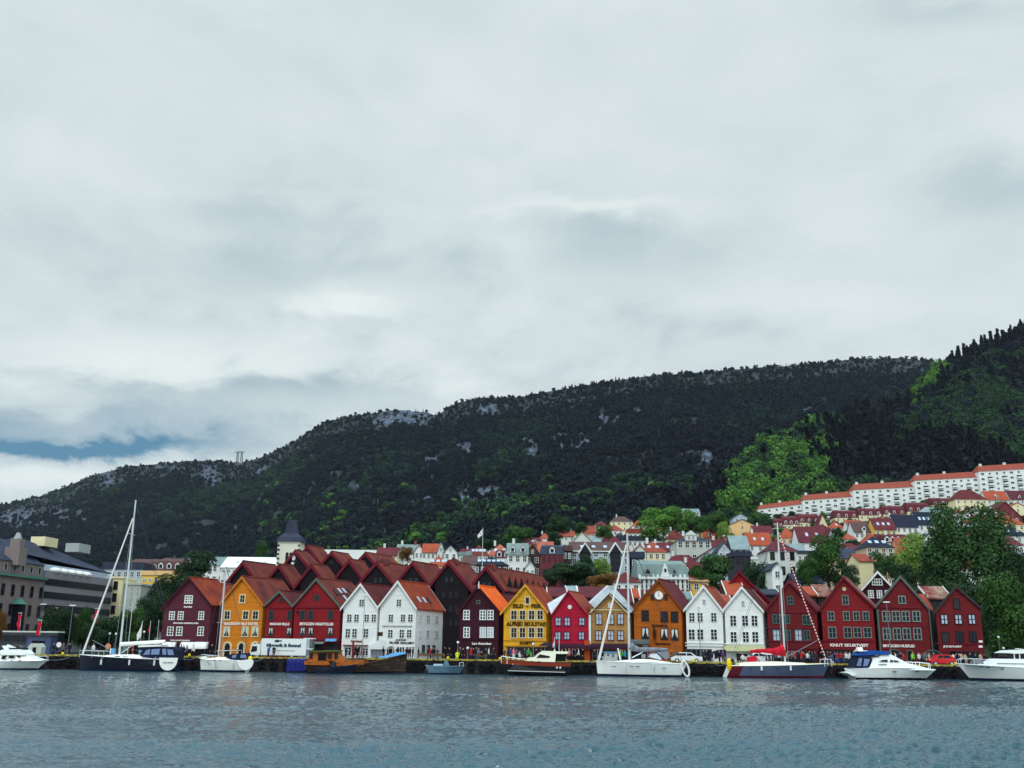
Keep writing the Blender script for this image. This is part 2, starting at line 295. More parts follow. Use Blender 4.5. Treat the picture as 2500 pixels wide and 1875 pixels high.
for which,nm,ns,ntt,(sa,sb) in ((1,'mountain',900,300,(-.8,.85)),(2,'forested_hill',300,140,(.155,.85))):
    t=np.concatenate([np.linspace(0,1,ntt),[1.15,1.6]]); s=np.linspace(sa,sb,ns); SS,TT=np.meshgrid(s,t); x,y,z=hill_pt(SS,TT,which)
    px,py=topx(x,y,z); rk=rockmask(px,py,x,y) if which==1 else np.zeros_like(px)
    if which==1: z=z+rk*6*(fbm(x/9,y/9+z/9,3)-.5)
    if 'hill_rock' not in MATS:
        m=bpy.data.materials.new('hill_rock'); m.use_nodes=True; MATS['hill_rock']=m; tr=m.node_tree; b=tr.nodes['Principled BSDF']; b.inputs['Roughness'].default_value=.9
        at=N(tr,'ShaderNodeAttribute'); at.attribute_name='rock'; g=N(tr,'ShaderNodeNewGeometry')
        nn=N(tr,'ShaderNodeTexNoise'); nn.inputs['Scale'].default_value=.16; nn.inputs['Detail'].default_value=8; nn.inputs['Roughness'].default_value=.75; mp_=N(tr,'ShaderNodeMapping'); mp_.inputs[3].default_value=(1,.6,.45); tr.links.new(g.outputs['Position'],mp_.inputs[0]); tr.links.new(mp_.outputs[0],nn.inputs[0])
        cr2=N(tr,'ShaderNodeValToRGB'); tr.links.new(nn.outputs[0],cr2.inputs[0]); cr2.color_ramp.elements[0].position=.46; cr2.color_ramp.elements[0].color=(*srgb(22,26,36),1); cr2.color_ramp.elements[1].position=.62; cr2.color_ramp.elements[1].color=(*srgb(94,104,128),1)
        tr.links.new(mixc(tr,at.outputs['Fac'],srgb(14,20,24),cr2.outputs[0]),b.inputs['Base Color'])
    npmesh(nm,np.stack([x,y,z],-1).reshape(-1,3),gridf(len(t),ns),[MATS['hill_rock']],attr=('rock',rk.ravel()))
# ---------------------------------------------------------------- foliage
def leafmesh(name,pts,nrm,size,mat,tint,elong=1.0):
    n=len(pts); a=np.cross(nrm,RNG.normal(size=(n,3))); a/=np.linalg.norm(a,axis=1,keepdims=True)+1e-9; b=np.cross(nrm,a)
    sz=size*(.6+.8*RNG.random((n,1))); a=a*sz*elong; b=b*sz
    V=np.stack([pts-a,pts-b*.8,pts+a,pts+b*.8],1); V+=RNG.normal(size=V.shape)*size*.15
    F=np.arange(4*n).reshape(n,4)
    o=npmesh(name,V.reshape(-1,3),F,[MATS[mat]],smooth=False,kind=None,attr=('tint',tint,'FACE')); me=o.data; bpy.data.objects.remove(o); return me
def crown_pts(n,seed,lob=11,low=0.0,shape='round'):
    r=np.random.default_rng(seed); P_=[];Nn=[];Ti=[]
    L=[]
    for i in range(lob):
        z=.22+.66*r.random() if i else .6
        w=math.sqrt(max(.05,1-((z-.5)/.55)**2))
        an=r.random()*6.283; rad=(.12+.24*r.random())*w
        if shape=='tall': rad*=.8
        L.append((rad*math.cos(an),rad*math.sin(an),z,.15+.11*r.random(),.4+.6*r.random()))
    for i in range(n):
        c=L[r.integers(len(L))]; d=r.normal(size=3); d/=np.linalg.norm(d); 
        if d[2]<-.3 and r.random()<.6: d[2]*=-1
        rr=c[3]*(.55+.5*r.random()**.6)
        P_.append((c[0]+d[0]*rr,c[1]+d[1]*rr,c[2]+d[2]*rr*.95)); q=d+r.normal(size=3)*.45; Nn.append(q/np.linalg.norm(q)); Ti.append(min(1,max(0,c[4]*.5+.5*r.random())))
    return np.array(P_),np.array(Nn),np.array(Ti)
def fir_pts(n,seed):
    r=np.random.default_rng(seed); P_=[];Nn=[];Ti=[]
    for i in range(n):
        z=r.random()**1.3*.95+.04; rad=(1-z)*.19*(.45+.65*r.random())*(1 if int(z*14)%2 else .8); a=r.random()*6.283
        P_.append((rad*math.cos(a),rad*math.sin(a),z)); q=np.array([math.cos(a),math.sin(a),.7])+r.normal(size=3)*.4; Nn.append(q/np.linalg.norm(q)); Ti.append(r.random()*.7)
    return np.array(P_),np.array(Nn),np.array(Ti)
CROWN={}
def crown(var,mat,asp=1.0):
    asp=max(.5,round(asp*4)/4); k=(var,mat,asp)
    if k not in CROWN:
        p,n_,t=crown_pts(int(6500*max(1,asp)),var*13+5,lob=int((12+var)*max(1,asp**1.3))); p[:,2]*=asp; CROWN[k]=leafmesh('tree_crown',p,n_,.021,mat,t,1.1)
    return CROWN[k]
def trunk_mesh(seed):
    k=('trunk',seed)
    if k in CROWN: return CROWN[k]
    m=MB(); r=random.Random(seed); m.tube((0,0,0),(.01,0,.4),.035,.026,7); m.tube((.01,0,.4),(.0,.01,.75),.026,.01,6)
    for i in range(8):
        a=i*2.4+r.random(); z=.28+.4*r.random(); m.tube((0,0,z),(math.cos(a)*.28,math.sin(a)*.28,z+.2+.12*r.random()),.013,.004,5)
    CROWN[k]=m.mesh('tree_trunk','bark'); return CROWN[k]
def tree(px,pt,pb,wpx,Y,mat,label,var=0,name='broadleaf_tree',group=None,cat='tree',base=None):
    top=P(px,pt,Y); bot=P(px,pb,Y); gz=float(T(top.x,Y))-.3 if base is None else base; w=wpx*Y/HX; ch=top.z-bot.z
    root=thing(name,(top.x,Y,gz),label,cat,group)
    g=bot.z-gz-ch*.12
    asp=ch*1.12/(w*1.08); ra=max(.5,round(asp*4)/4); a=inst('crown',crown(var,mat,asp),root,(0,0,g),random.random()*6,(w*1.08,w*1.08,ch*1.12/ra))
    H=max(ch*.6,top.z-gz); tw=min(w,H*.5)
    inst('trunk',trunk_mesh(var%3),root,(0,0,0),random.random()*6,(tw,tw,H*.95))
    return root
# forest scatter
def forest(name,pts,idx,scl,label,cat,protos):
    me=bpy.data.meshes.new(name); me.vertices.add(len(pts)); me.vertices.foreach_set('co',pts.astype(np.float32).ravel())
    a=me.attributes.new('idx','INT','POINT'); a.data.foreach_set('value',idx.astype(np.int32))
    a=me.attributes.new('scl','FLOAT','POINT'); a.data.foreach_set('value',scl.astype(np.float32))
    a=me.attributes.new('rot','FLOAT','POINT'); a.data.foreach_set('value',(RNG.random(len(pts))*6.283).astype(np.float32))
    o=bpy.data.objects.new(name,me); COL.objects.link(o); tag(o,label,cat,kind='stuff')
    c=bpy.data.collections.new(name+'_kinds')
    for i,pm in enumerate(protos):
        q=bpy.data.objects.new('forest_kind_%02d'%i,pm); c.objects.link(q)
    g=bpy.data.node_groups.new(name,'GeometryNodeTree'); g.interface.new_socket('Geometry',in_out='INPUT',socket_type='NodeSocketGeometry'); g.interface.new_socket('Geometry',in_out='OUTPUT',socket_type='NodeSocketGeometry')
    gi=g.nodes.new('NodeGroupInput'); go=g.nodes.new('NodeGroupOutput'); ip=g.nodes.new('GeometryNodeInstanceOnPoints'); ci=g.nodes.new('GeometryNodeCollectionInfo')
    ci.inputs['Collection'].default_value=c; ci.inputs['Separate Children'].default_value=True; ci.inputs['Reset Children'].default_value=True; ip.inputs['Pick Instance'].default_value=True
    def na(nm,dt):
        q=g.nodes.new('GeometryNodeInputNamedAttribute'); q.data_type=dt; q.inputs[0].default_value=nm; return q.outputs[0]
    g.links.new(gi.outputs[0],ip.inputs['Points']); g.links.new(ci.outputs[0],ip.inputs['Instance']); g.links.new(na('idx','INT'),ip.inputs['Instance Index'])
    cx=g.nodes.new('ShaderNodeCombineXYZ'); g.links.new(na('rot','FLOAT'),cx.inputs[2]); e2=g.nodes.new('FunctionNodeEulerToRotation'); g.links.new(cx.outputs[0],e2.inputs[0]); g.links.new(e2.outputs[0],ip.inputs['Rotation'])
    g.links.new(na('scl','FLOAT'),ip.inputs['Scale']); g.links.new(ip.outputs[0],go.inputs[0])
    md=o.modifiers.new('scatter','NODES'); md.node_group=g; return o
PR=[]
for i,(mt,sd) in enumerate((('fol_deep',1),('fol_deep',2),('fol_hill',3),('fol_hill',4),('fol_moss',5),('fol_bright',6))):
    p,n_,t=crown_pts(420,sd*7,lob=8); PR.append(leafmesh('c%d'%i,p,n_,.075,mt,t))
for i in (1,2):
    p,n_,t=fir_pts(260,i); PR.append(leafmesh('f%d'%i,p,n_,.06,'fol_fir',t))
p,n_,t=crown_pts(2200,91,lob=13); PR.append(leafmesh('b1',p,n_,.03,'fol_bright',t))
p,n_,t=crown_pts(2200,92,lob=13); PR.append(leafmesh('b2',p,n_,.03,'fol_moss',t))
n=64000; s=RNG.uniform(-.62,.62,n); t=RNG.random(n)**.85; x,y,z=hill_pt(s,t,1); px,py=topx(x,y,z); rk=rockmask(px,py,x,y)
dn=fbm(x/45+2,y/60+8,4)
keep=(RNG.random(n)<(y/2500)*(1-.74*np.clip(rk*1.4,0,1))*(.25+1.3*dn))&(px>-120)&(px<2620)&((s<.17)|(z>CAMZ+y*(f2(s)-.02)))
x,y,z,px,py,s=[q[keep] for q in (x,y,z,px,py,s)]
nv=fbm(x/140,y/170,4); lowb=np.clip((py-(0+f1(s)*0+1230))/60,-1,1)
u=RNG.random(len(x)); idx=np.where(u<.5,0,1)
gl=np.clip((nv-.47)*5,0,1)
idx=np.where(RNG.random(len(x))<gl,np.where(u<.5,2,3),idx); idx=np.where((RNG.random(len(x))<gl*.35*(py>1120)),4,idx)
idx=np.where((py>1190)&(RNG.random(len(x))<.12+.3*gl)&(px>620),np.where(u<.7,4,5),idx)
idx=np.where((RNG.random(len(x))<.22)&(px>900),6+(u>.5),idx)
scl=(6.5+10*RNG.random(len(x))**1.6)*(.9+.2*(y/2000)); scl=scl*np.where(CAMZ+y*f1(s)-z<.02*y,.5,1); scl=np.where(idx>=6,scl*1.1,scl)
forest('forest',np.stack([x,y,z-.22*scl],-1),idx,scl,'dark wooded slopes of the long mountain with grey crags','forest',PR)
n=14000; s=RNG.uniform(.158,.62,n); t=RNG.random(n)**.8; x,y,z=hill_pt(s,t,2); px,py=topx(x,y,z)
br0=(px<2030)&(py<1260)
keep=(RNG.random(n)<(y/1100)*np.where(br0,.42,.62))&(px<2640)
x,y,z,px,py,s=[q[keep] for q in (x,y,z,px,py,s)]; u=RNG.random(len(x)); nv=fbm(x/60+3,y/60,3)
nb_=fbm(px/30,py/30,4)-.5
br=((px+60*nb_>1768)&(px+90*nb_<np.interp(py,[1000,1050,1100,1260],[2120,2080,2005,1995]))&(nb_>-.2)&(RNG.random(len(x))<np.clip(.42+(px-1765)/110,0,.94)*np.clip(.35+(py-1045)/90,0,1)))|((px+120*nb_>2238)&(px+160*nb_<2292)&(py<1010)&(py>880))
idx=np.where(br,np.where(u<.42,8,np.where(u<.85,9,2)),np.where((nv>.58)&(px>1950)&(py>930),np.where(u<.3,9,np.where(u<.7,2,0)),np.where(u<.8,6+(u>.4),0)))
idx=np.where((~br)&(px>2380)&(py>900)&(nv>.5)&(u<.5),9,idx)
scl=np.where(idx>=8,14+15*RNG.random(len(x)),np.where((idx==6)|(idx==7),13+15*RNG.random(len(x))**1.5,13+10*u))
forest('forest',np.stack([x,y,z-.2*scl*(idx!=6)*(idx!=7)-1],-1),idx,scl,'near wooded hillside with bright green and dark fir trees','forest',PR)
# ---------------------------------------------------------------- water and quay
Yw=146.5*np.power(np.linspace(0,1,900),1)*0; 
Yw=np.concatenate([[-60,-20,5,12],1/np.linspace(1/19.,1/149.,900)]); Sw=np.linspace(-.62,.62,1300)
SS,YY=np.meshgrid(Sw,Yw); XX=np.where(YY<16,SS/.62*40*(1+abs(YY)/12),SS*YY)
zz=np.zeros_like(XX); rw=np.random.default_rng(3)
for i in range(46):
    lam=.35*1.09**i; k=2*math.pi/lam; an=rw.normal(-1.5,.42 if lam<2.2 else .7); kx,ky=k*math.cos(an),k*math.sin(an); ph=rw.random()*6.28
    arg=kx*XX+ky*YY+ph; fade=np.clip((lam*160/np.maximum(YY,5)-.3),0,1) if lam<3 else 1
    amp=.0105*(lam/.35)**.45 if lam<.95 else .0078*(lam/.95)**.35 if lam<2.5 else .0095
    zz+=amp*fade*(np.sin(arg)-.16*np.cos(2*arg))
patch=fbm(XX/26+3,YY/9+1,3); zz*=(.30+1.35*np.clip((patch-.42)*2.6+SS*.9+np.clip((70-YY)/110,-.3,.5),0,1.15))
zz-=.05
wm=bpy.data.materials.new('harbour_water'); wm.use_nodes=True; MATS['harbour_water']=wm; tr=wm.node_tree; b=tr.nodes['Principled BSDF']
b.inputs['Base Color'].default_value=(.012,.060,.086,1); b.inputs['Roughness'].default_value=.06; b.inputs['IOR'].default_value=1.5; b.inputs['Specular IOR Level'].default_value=.62
g=N(tr,'ShaderNodeNewGeometry')
def wnz(sc,st,det):
    mp=N(tr,'ShaderNodeMapping'); mp.inputs[3].default_value=st; tr.links.new(g.outputs['Position'],mp.inputs[0])
    q=N(tr,'ShaderNodeTexNoise'); q.inputs['Scale'].default_value=sc; q.inputs['Detail'].default_value=det; q.inputs['Roughness'].default_value=.6; tr.links.new(mp.outputs[0],q.inputs[0]); return q.outputs[0]
pz=mth(tr,'ADD',mth(tr,'MULTIPLY',wnz(.035,(1,3.2,1),3),1.6),-.35,clamp=True)
hb=mth(tr,'ADD',wnz(1.6,(1,1.5,1),4),mth(tr,'MULTIPLY',wnz(5,(1,1.4,1),3),.35))
bp=N(tr,'ShaderNodeBump'); bp.inputs['Distance'].default_value=.28; tr.links.new(hb,bp.inputs['Height']); tr.links.new(mth(tr,'ADD',mth(tr,'MULTIPLY',pz,.75),.15),bp.inputs['Strength']); tr.links.new(bp.outputs[0],b.inputs['Normal'])
npmesh('water',np.stack([XX,YY,zz],-1).reshape(-1,3),gridf(*XX.shape),[wm])
def qy(x): return QE+QM*x
m=MB(); xs=np.linspace(-125,125,60); bot=[]
for a,b_ in zip(xs[:-1],xs[1:]):
    m.add([(a,qy(a),QZ),(b_,qy(b_),QZ),(b_,178,QZ),(a,178,QZ)],[(0,1,2,3)],0)
    m.add([(a,qy(a),-3),(b_,qy(b_),-3),(b_,qy(b_),QZ),(a,qy(a),QZ)],[(0,1,2,3)],1)
q=m.build('quay',['cobble','quay_wall']); tag(q,None,None,kind='structure')
# yellow edge timber in lengths, tyres as fenders
i=0
for a in np.arange(-92,92,11.5):
    L=11.3; c=a+L/2; m=MB(); m.box((c,qy(c)+.12,QZ+.09),(L,.36,.24),math.atan(QM))
    for k in range(6): m.box((a+.9+k*1.9,qy(a+.9+k*1.9)-.1,QZ-.75),(.28,.2,1.6),0)
    m.m=[0]*6+[1]*36; o=m.build('quay_edge_beam',['yellow_paint','quay_wall']); tag(o,'weathered yellow timber beam along the quay edge','quay beam','yellow edge beams of the quay')
ty=MB()
for k in range(10):
    a0,a1=k*.6283,(k+1)*.6283; ty.tube((math.cos(a0)*.42,0,math.sin(a0)*.42),(math.cos(a1)*.42,0,math.sin(a1)*.42),.14,n=6)
tyre=ty.mesh('tyre_fender','rubber')
for px in (118,140,158,172,440,470,640,668,700,1010,1030,1150,1175,1200,1405,1430,1446,1690,1705,1725,1742,1758,2035,2050,2270,2290,2310):
    x=P(px,1620,147).x; o=bpy.data.objects.new('tyre_fender',tyre); COL.objects.link(o); o.location=(x,qy(x)-.3,.95+random.uniform(-.15,.15)); o.rotation_euler[2]=random.uniform(-.2,.2)
    tag(o,'black tyre fender hung on the dark quay wall','tyre','tyre fenders on the quay wall')

# ---------------------------------------------------------------- wharf houses
def PF(px,py,off=0.0):
    d=ray(px,py); t=(FY0+off)/(d.y-FM*d.x); return Vector((d.x*t,d.y*t,CAMZ+d.z*t))
WM={}
FV=Vector((math.cos(FA),math.sin(FA),0))
def winmesh(w,h,cols,rows,frame,fw,mt,arch=False):
    k=(round(w,2),round(h,2),cols,rows,frame,fw,mt,arch)
    if k in WM: return WM[k]
    m=MB(); d=.09
    if arch:
        n=10; pts=[(-w/2,-h/2)]+[(-w/2*math.cos(math.pi*i/n),h/2-w/2+w/2*math.sin(math.pi*i/n)) for i in range(n+1)]+[(w/2,-h/2)]
        inn=[(x*(1-2*fw/w),(y+h/2)*(1-fw/h)-h/2) for x,y in pts]
        for i in range(len(pts)-1):
            m.prism([(pts[i][0],-d,pts[i][1]),(pts[i+1][0],-d,pts[i+1][1]),(inn[i+1][0],-d,inn[i+1][1]),(inn[i][0],-d,inn[i][1])],(0,d,0))
        g=MB().prism([(x,-.03,y) for x,y in inn],(0,.02,0))
    else:
        m.box((0,-d/2,h/2-fw/2),(w,d,fw)); m.box((0,-d/2,-h/2+fw/2),(w+.06,d+.05,fw)); 
        m.box((-w/2+fw/2,-d/2,0),(fw,d-.004,h-2*fw)); m.box((w/2-fw/2,-d/2,0),(fw,d-.004,h-2*fw))
        iw,ih=w-2*fw,h-2*fw
        for i in range(1,cols): m.box((-iw/2+iw*i/cols,-.045,0),(mt*1.5 if cols==2 else mt,.05,ih))
        for j in range(1,rows): m.box((0,-.042,-ih/2+ih*j/rows),(iw,.04,mt))
        g=MB().box((0,-.015,0),(iw+.02,.02,ih+.02))
    WM[k]=(m.mesh('window_frame',frame),g); return WM[k]
GM={}
def gmesh(k,g,mat):
    kk=(k,mat)
    if kk not in GM: GM[kk]=g.mesh('pane',mat)
    return GM[kk]
CUR={}
def window(root,c,w,h,cols=2,rows=3,frame='trim_white',fw=.12,mt=.06,glass='glass',rz=FA,cur=0,arch=False,pane=True):
    k=(round(w,1),round(h,1)); fm,g=winmesh(k[0],k[1],cols,rows,frame,fw,mt,arch)
    o=inst('window',fm,root,Vector(c)-root.location,rz)
    if pane: inst('pane',gmesh((k,cols,rows,fw,arch),g,glass),o,(0,0,0))
    if cur:
        if k not in CUR:
            m=MB(); a=w/2-fw; b_=h/2-fw
            for sg in (-1,1): m.prism([(sg*a,-.034,b_),(sg*a*.12,-.034,b_),(sg*a*.35,-.034,0),(sg*a*.8,-.034,-b_*.6),(sg*a,-.034,-b_*.7)],(0,.004,0))
            CUR[k]=m.mesh('curtain','curtain')
        inst('curtain',CUR[k],o,(0,0,0))
    return o
def pxw(off,x,w,h): # pixel size -> metres on the facade plane
    Y=PF(x,1500,off).y; return w*Y/HX,h*Y/VX
def text(root,s,px,py,wp,hp,mat,off,name='lettering',bold=.03,rz=FA,at=None,hard=None):
    cu=bpy.data.curves.new('t','FONT'); cu.body=s; cu.extrude=.02; cu.offset=bold; cu.resolution_u=2; cu.align_x='CENTER'; cu.align_y='CENTER'
    t=bpy.data.objects.new('t',cu); COL.objects.link(t); dg=bpy.context.evaluated_depsgraph_get(); me=bpy.data.meshes.new_from_object(t.evaluated_get(dg)); bpy.data.objects.remove(t)
    v=np.zeros(len(me.vertices)*3,np.float32); me.vertices.foreach_get('co',v); v=v.reshape(-1,3)
    if hard: w,h=hard
    else: w,h=pxw(off,px,wp,hp)
    mn,mx=v.min(0),v.max(0); v=(v-(mn+mx)/2); v[:,0]*=w/(mx[0]-mn[0]); v[:,1]*=h/(mx[1]-mn[1]); v[:,2]*=2.0
    me.vertices.foreach_set('co',np.stack([v[:,0],-v[:,2],v[:,1]],-1).astype(np.float32).ravel()); me.materials.clear(); me.materials.append(MATS[mat]); me.update()
    p=PF(px,py,off)+Vector((0,-.09,0)) if at is None else Vector(at)
    return inst(name,me,root,p-ROOTLOC(root),rz)
def slab(m,a,b,th,vec,mi=0,back=None):
    a,b=Vector(a),Vector(b); up=Vector((0,0,th)); m.prism([a,b,b+up,a+up],vec,mi)
def house(name,label,eL,ap,eR,wall,roof,trim,off=0.,th=25,dep=9,wins=(),belts=(),belt_mat=None,ov=.4,tw=.42,texts=(),shops=(),zb=None,th2=None,zbo=0,roofname='roof',cat='house',back=.3,group=None,up=.22):
    zb=QZ+.01+zbo if zb is None else zb
    A,Tp,B=PF(*eL,off),PF(*ap,off),PF(*eR,off); D=Vector((math.sin(R_(th)),math.cos(R_(th)),0))
    xl,xr=A.x+ov,B.x-ov; yl=lambda x:FY0+off+FM*x
    zl=A.z+(Tp.z-A.z)*(ov/max(.1,Tp.x-A.x))-up; zr=B.z+(Tp.z-B.z)*(ov/max(.1,B.x-Tp.x))-up
    root=thing(name,((xl+xr)/2,yl((xl+xr)/2),zb),label,cat,group)
    V=lambda x,z,dy=0:Vector((x,yl(x)+dy,z))
    MB().prism([V(xl,zb),V(xr,zb),V(xr,zr),V(Tp.x,Tp.z-up-.01),V(xl,zl)],D*dep).build('wall',wall,root)
    m=MB(); D0=D*-.38; DL=D*(dep+.38+back)
    for a in (A,B): slab(m,a-Vector((0,0,up*.8))+D0,Tp-Vector((0,0,up*.8))+D0,up*.8,DL)
    r=m.build('roof',roof,root)
    rc=MB(); rc.tube(Tp+D0+Vector((0,0,.02)),Tp+D0+DL+Vector((0,0,.02)),.12,n=6); rc.build('ridge_cap',roof,r)
    m=MB()
    for a in (A,B):
        s=1 if a is A else -1
        n0=Vector((0,0,-tw)); p=[a+Vector((0,0,.04)),Tp+Vector((0,0,.04)),Tp+n0,a+n0*.9]; m.prism([q+D0-Vector((0,.05 if s>0 else .056,0)) for q in p],(0,.05,0))
    m.build('bargeboard',trim,root)
    if back and back>=.3:
        m=MB(); 
        p=[Tp+Vector((0,0,.05)),B+Vector((0,0,.05)),B+Vector((0,0,-.3)),Tp+Vector((0,0,-.3))]; m.prism([q+D0+DL for q in p],(0,.06,0)); m.build('rear_bargeboard',trim,root)
    if belts:
        for py in belts:
            c=PF((eL[0]+eR[0])/2,py,off); MB().box((c.x,yl(c.x)-.06,c.z),((xr-xl)+.16,.14,.16),FA).build('belt_board',belt_mat or trim,root)
    for w in wins: W_(root,w,off)
    for s_ in texts: text(root,s_[0],s_[1],s_[2],s_[3],s_[4],s_[5],off)
    for sh in shops: shop(root,sh,off)
    root['_x']=0; del root['_x']
    return root,A,Tp,B,D
def W_(root,w,off):
    px,py,wp,hp=w[:4]; k=dict(w[4]) if len(w)>4 else {}
    ww,hh=pxw(off,px,wp,hp); window(root,PF(px,py,off)+Vector((0,-.012,0)),ww,hh,**k)
def shop(root,s,off):
    x0,y0,x1,y1=s[:4]; k=s[4] if len(s)>4 else {}
    a,b=PF(x0,y0,off),PF(x1,y1,off); z1=a.z; z0=max(QZ+.05,b.z); n=k.get('n',3); fr=k.get('frame','black_frame'); gl=k.get('glass','shop')
    w=(b-a).x; c=Vector(((a.x+b.x)/2,(a.y+b.y)/2-.02,(z0+z1)/2)); h=z1-z0; m=MB(); fw=k.get('fw',.1)
    m.box((0,-.05,h/2-fw/2),(w,.1,fw)); m.box((0,-.05,-h/2+fw/2),(w,.1,fw))
    for i in range(n+1): m.box((-w/2+fw/2+(w-fw)*i/n,-.047,0),(fw,.09,h-2*fw-.002))
    if k.get('rail'): m.box((0,-.044,h*.2),(w,.06,.06))
    o=inst('shop_front',m.mesh('shop_front',fr),root,c-root.location,FA)
    g=MB().box((0,-.02,0),(w-.02,.03,h-.02)).mesh('shop_glass',gl); inst('pane',g,o,(0,0,0)); return o
def awning(root,px0,px1,py0,py1,mat,off,out=1.1,name='awning'):
    a,b=PF(px0,py0,off),PF(px1,py0,off); zt=a.z; c=PF(px0,py1,off-out); zb_=c.z; m=MB(); n=5; pr=[]
    for i in range(n+1):
        q=i/n*math.pi/2; pr.append((a.y-.02-out*math.sin(q),zb_+(zt-zb_)*math.cos(q)))
    for i in range(n):
        m.prism([(a.x,pr[i][0],pr[i][1]),(a.x,pr[i+1][0],pr[i+1][1]),(a.x,pr[i+1][0],pr[i+1][1]-.05),(a.x,pr[i][0],pr[i][1]-.05)],(b.x-a.x,0,0))
    for x in (a.x,b.x): m.prism([(x,p_[0],p_[1]) for p_ in pr]+[(x,a.y-.02,zb_)],(.03,0,0))
    return m.build(name,mat,root)
def roof_window(root,Tp,B,D,f,g,w=.55,l=1.0,mat='glass_pale'):
    # f along the ridge in metres, g fraction down the right hand slope
    q=Tp.lerp(B,g)+D*f; dn=(B-Tp).normalized(); n=D.cross(dn); n=n if n.z>0 else -n; q=q+n*.04; m=MB(); m.prism([q-D*w/2-dn*l/2,q+D*w/2-dn*l/2,q+D*w/2+dn*l/2,q-D*w/2+dn*l/2],n*.09); m.build('roof_window',mat,root)

def D_(**k): return k
wt=D_(cols=2,rows=3,frame='trim_white',fw=.13,mt=.08)
cr1=D_(cols=2,rows=2,frame='cream_frame',fw=.17,mt=.03,cur=0); cr2=D_(cols=2,rows=2,frame='cream_frame',fw=.17,mt=.03,cur=1)
sl=D_(cols=2,rows=2,frame='slate_frame',fw=.12,mt=.05); slc=D_(cols=2,rows=2,frame='slate_frame',fw=.12,mt=.05,cur=1)
# purple
h,*_=house('gabled_house','plum purple gabled wooden house with three white awnings, leftmost of the wharf row',(395.7,1485),(465.6,1409),(520,1476.5),'purple','t_rust','maroon',off=1.2,dep=6.0,
 wins=[(460.8,1463.7,20,21,D_(cols=3,rows=3,frame='trim_white',fw=.16,mt=.14))]+[(x,1503,13.5,21.5,wt) for x in (420,441.5,491.5)]+[(x,1541,15,23,wt) for x in (416,438,490)],
 texts=[('TRACTEREN',459,1482,21,4.5,'let_white'),('BRYGGEN SHIPPING INN',454,1521.5,62,4,'let_white'),('TIDE BAR RESTAURANT',440,1563.5,50,3.2,'let_white')],shops=[(398,1573,510,1600,D_(n=8))],ov=.3)
for a,b in ((400,431),(445,476),(478,509)): awning(h,a,b,1567,1583,'cloth_white',1.2)
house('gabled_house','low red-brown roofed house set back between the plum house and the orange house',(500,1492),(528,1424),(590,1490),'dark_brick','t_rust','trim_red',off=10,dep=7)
# orange
W=[(592,1462,16,23,cr1)]+[(x,1502,17,24.5,cr1) for x in (555,600,624)]+[(x,1542.5,18,26.5,cr2) for x in (553.5,598.5,623)]
ar=D_(arch=True,cols=1,rows=1,frame='cream_frame',fw=.28)
h,*_=house('gabled_house','bright orange gabled house with cream framed windows and cream arches',(540,1473),(594.6,1406.6),(647,1476.5),'orange','t_red','trim_orange',off=.9,dep=9.5,wins=W+[(555,1585,22,40,ar),(588.5,1585,21,40,ar),(622,1585,22,40,ar)],
 texts=[('RADISSON BLU HOTEL',590,1523,85,7,'let_white')],ov=.3)
h,*_=house('gabled_house','small narrow red gabled house between the orange house and wider red house',(648.8,1476.5),(686,1441.5),(717.5,1477.7),'red','t_dark','trim_grey',off=.6,dep=8,ov=.15,
 wins=[(685.7,1465,10,10,D_(cols=1,rows=1,frame='slate_frame',fw=.12))]+[(x,1502.5,13,23,sl) for x in (662,707.5)]+[(x,1542,12.5,21.5,slc) for x in (661,706)],belts=(1484.5,1562),belt_mat='trim_red',texts=[('MADAM FELLE',683,1523.5,48,6,'let_white')],shops=[(652,1566,715,1600,D_(n=4))])
h,_A,_T,_B,_D=house('gabled_house','wide deep red gabled house with grey-green roof edge beside the white pair',(717.5,1477.7),(775.4,1411.4),(834.4,1480),'red','t_red','trim_grey',off=.3,dep=9,ov=.15,
 wins=[(773,1459,11,15.5,sl)]+[(x,1501.5,13.5,23,sl) for x in (738.5,759.2,807)]+[(x,1541.5,13.5,22,slc) for x in (739,758.5,806.5)],belts=(1483.8,1562),belt_mat='trim_red',
 texts=[('BRYGGEN NIGHTCLUB',773,1523.5,83,7,'let_white')],shops=[(748,1568,788,1600,D_(n=3)),(794,1570,826,1600,D_(n=2))])
for f_,g_,m_ in ((3.2,.42,'glass_pale'),(4.6,.40,'glass_pale'),(6.2,.38,'glass'),(3.0,.68,'glass_pale'),(4.8,.62,'glass'),(1.6,.5,'glass')): roof_window(h,_T,_B,_D,f_,g_,mat=m_)
awning(h,750,792,1566,1571,'olive',.3,1.2); awning(h,796,822,1559,1565,'tarp_sky',.3,.9)
for x,y in ((727,1493.5),(837,1492.5)):
    p=PF(x,y,.3); m=MB().ball((p.x,p.y-.3,p.z),.2); m.tube((p.x,p.y,p.z),(p.x,p.y-.3,p.z+.1),.04); m.build('wall_lamp','black_frame',h)
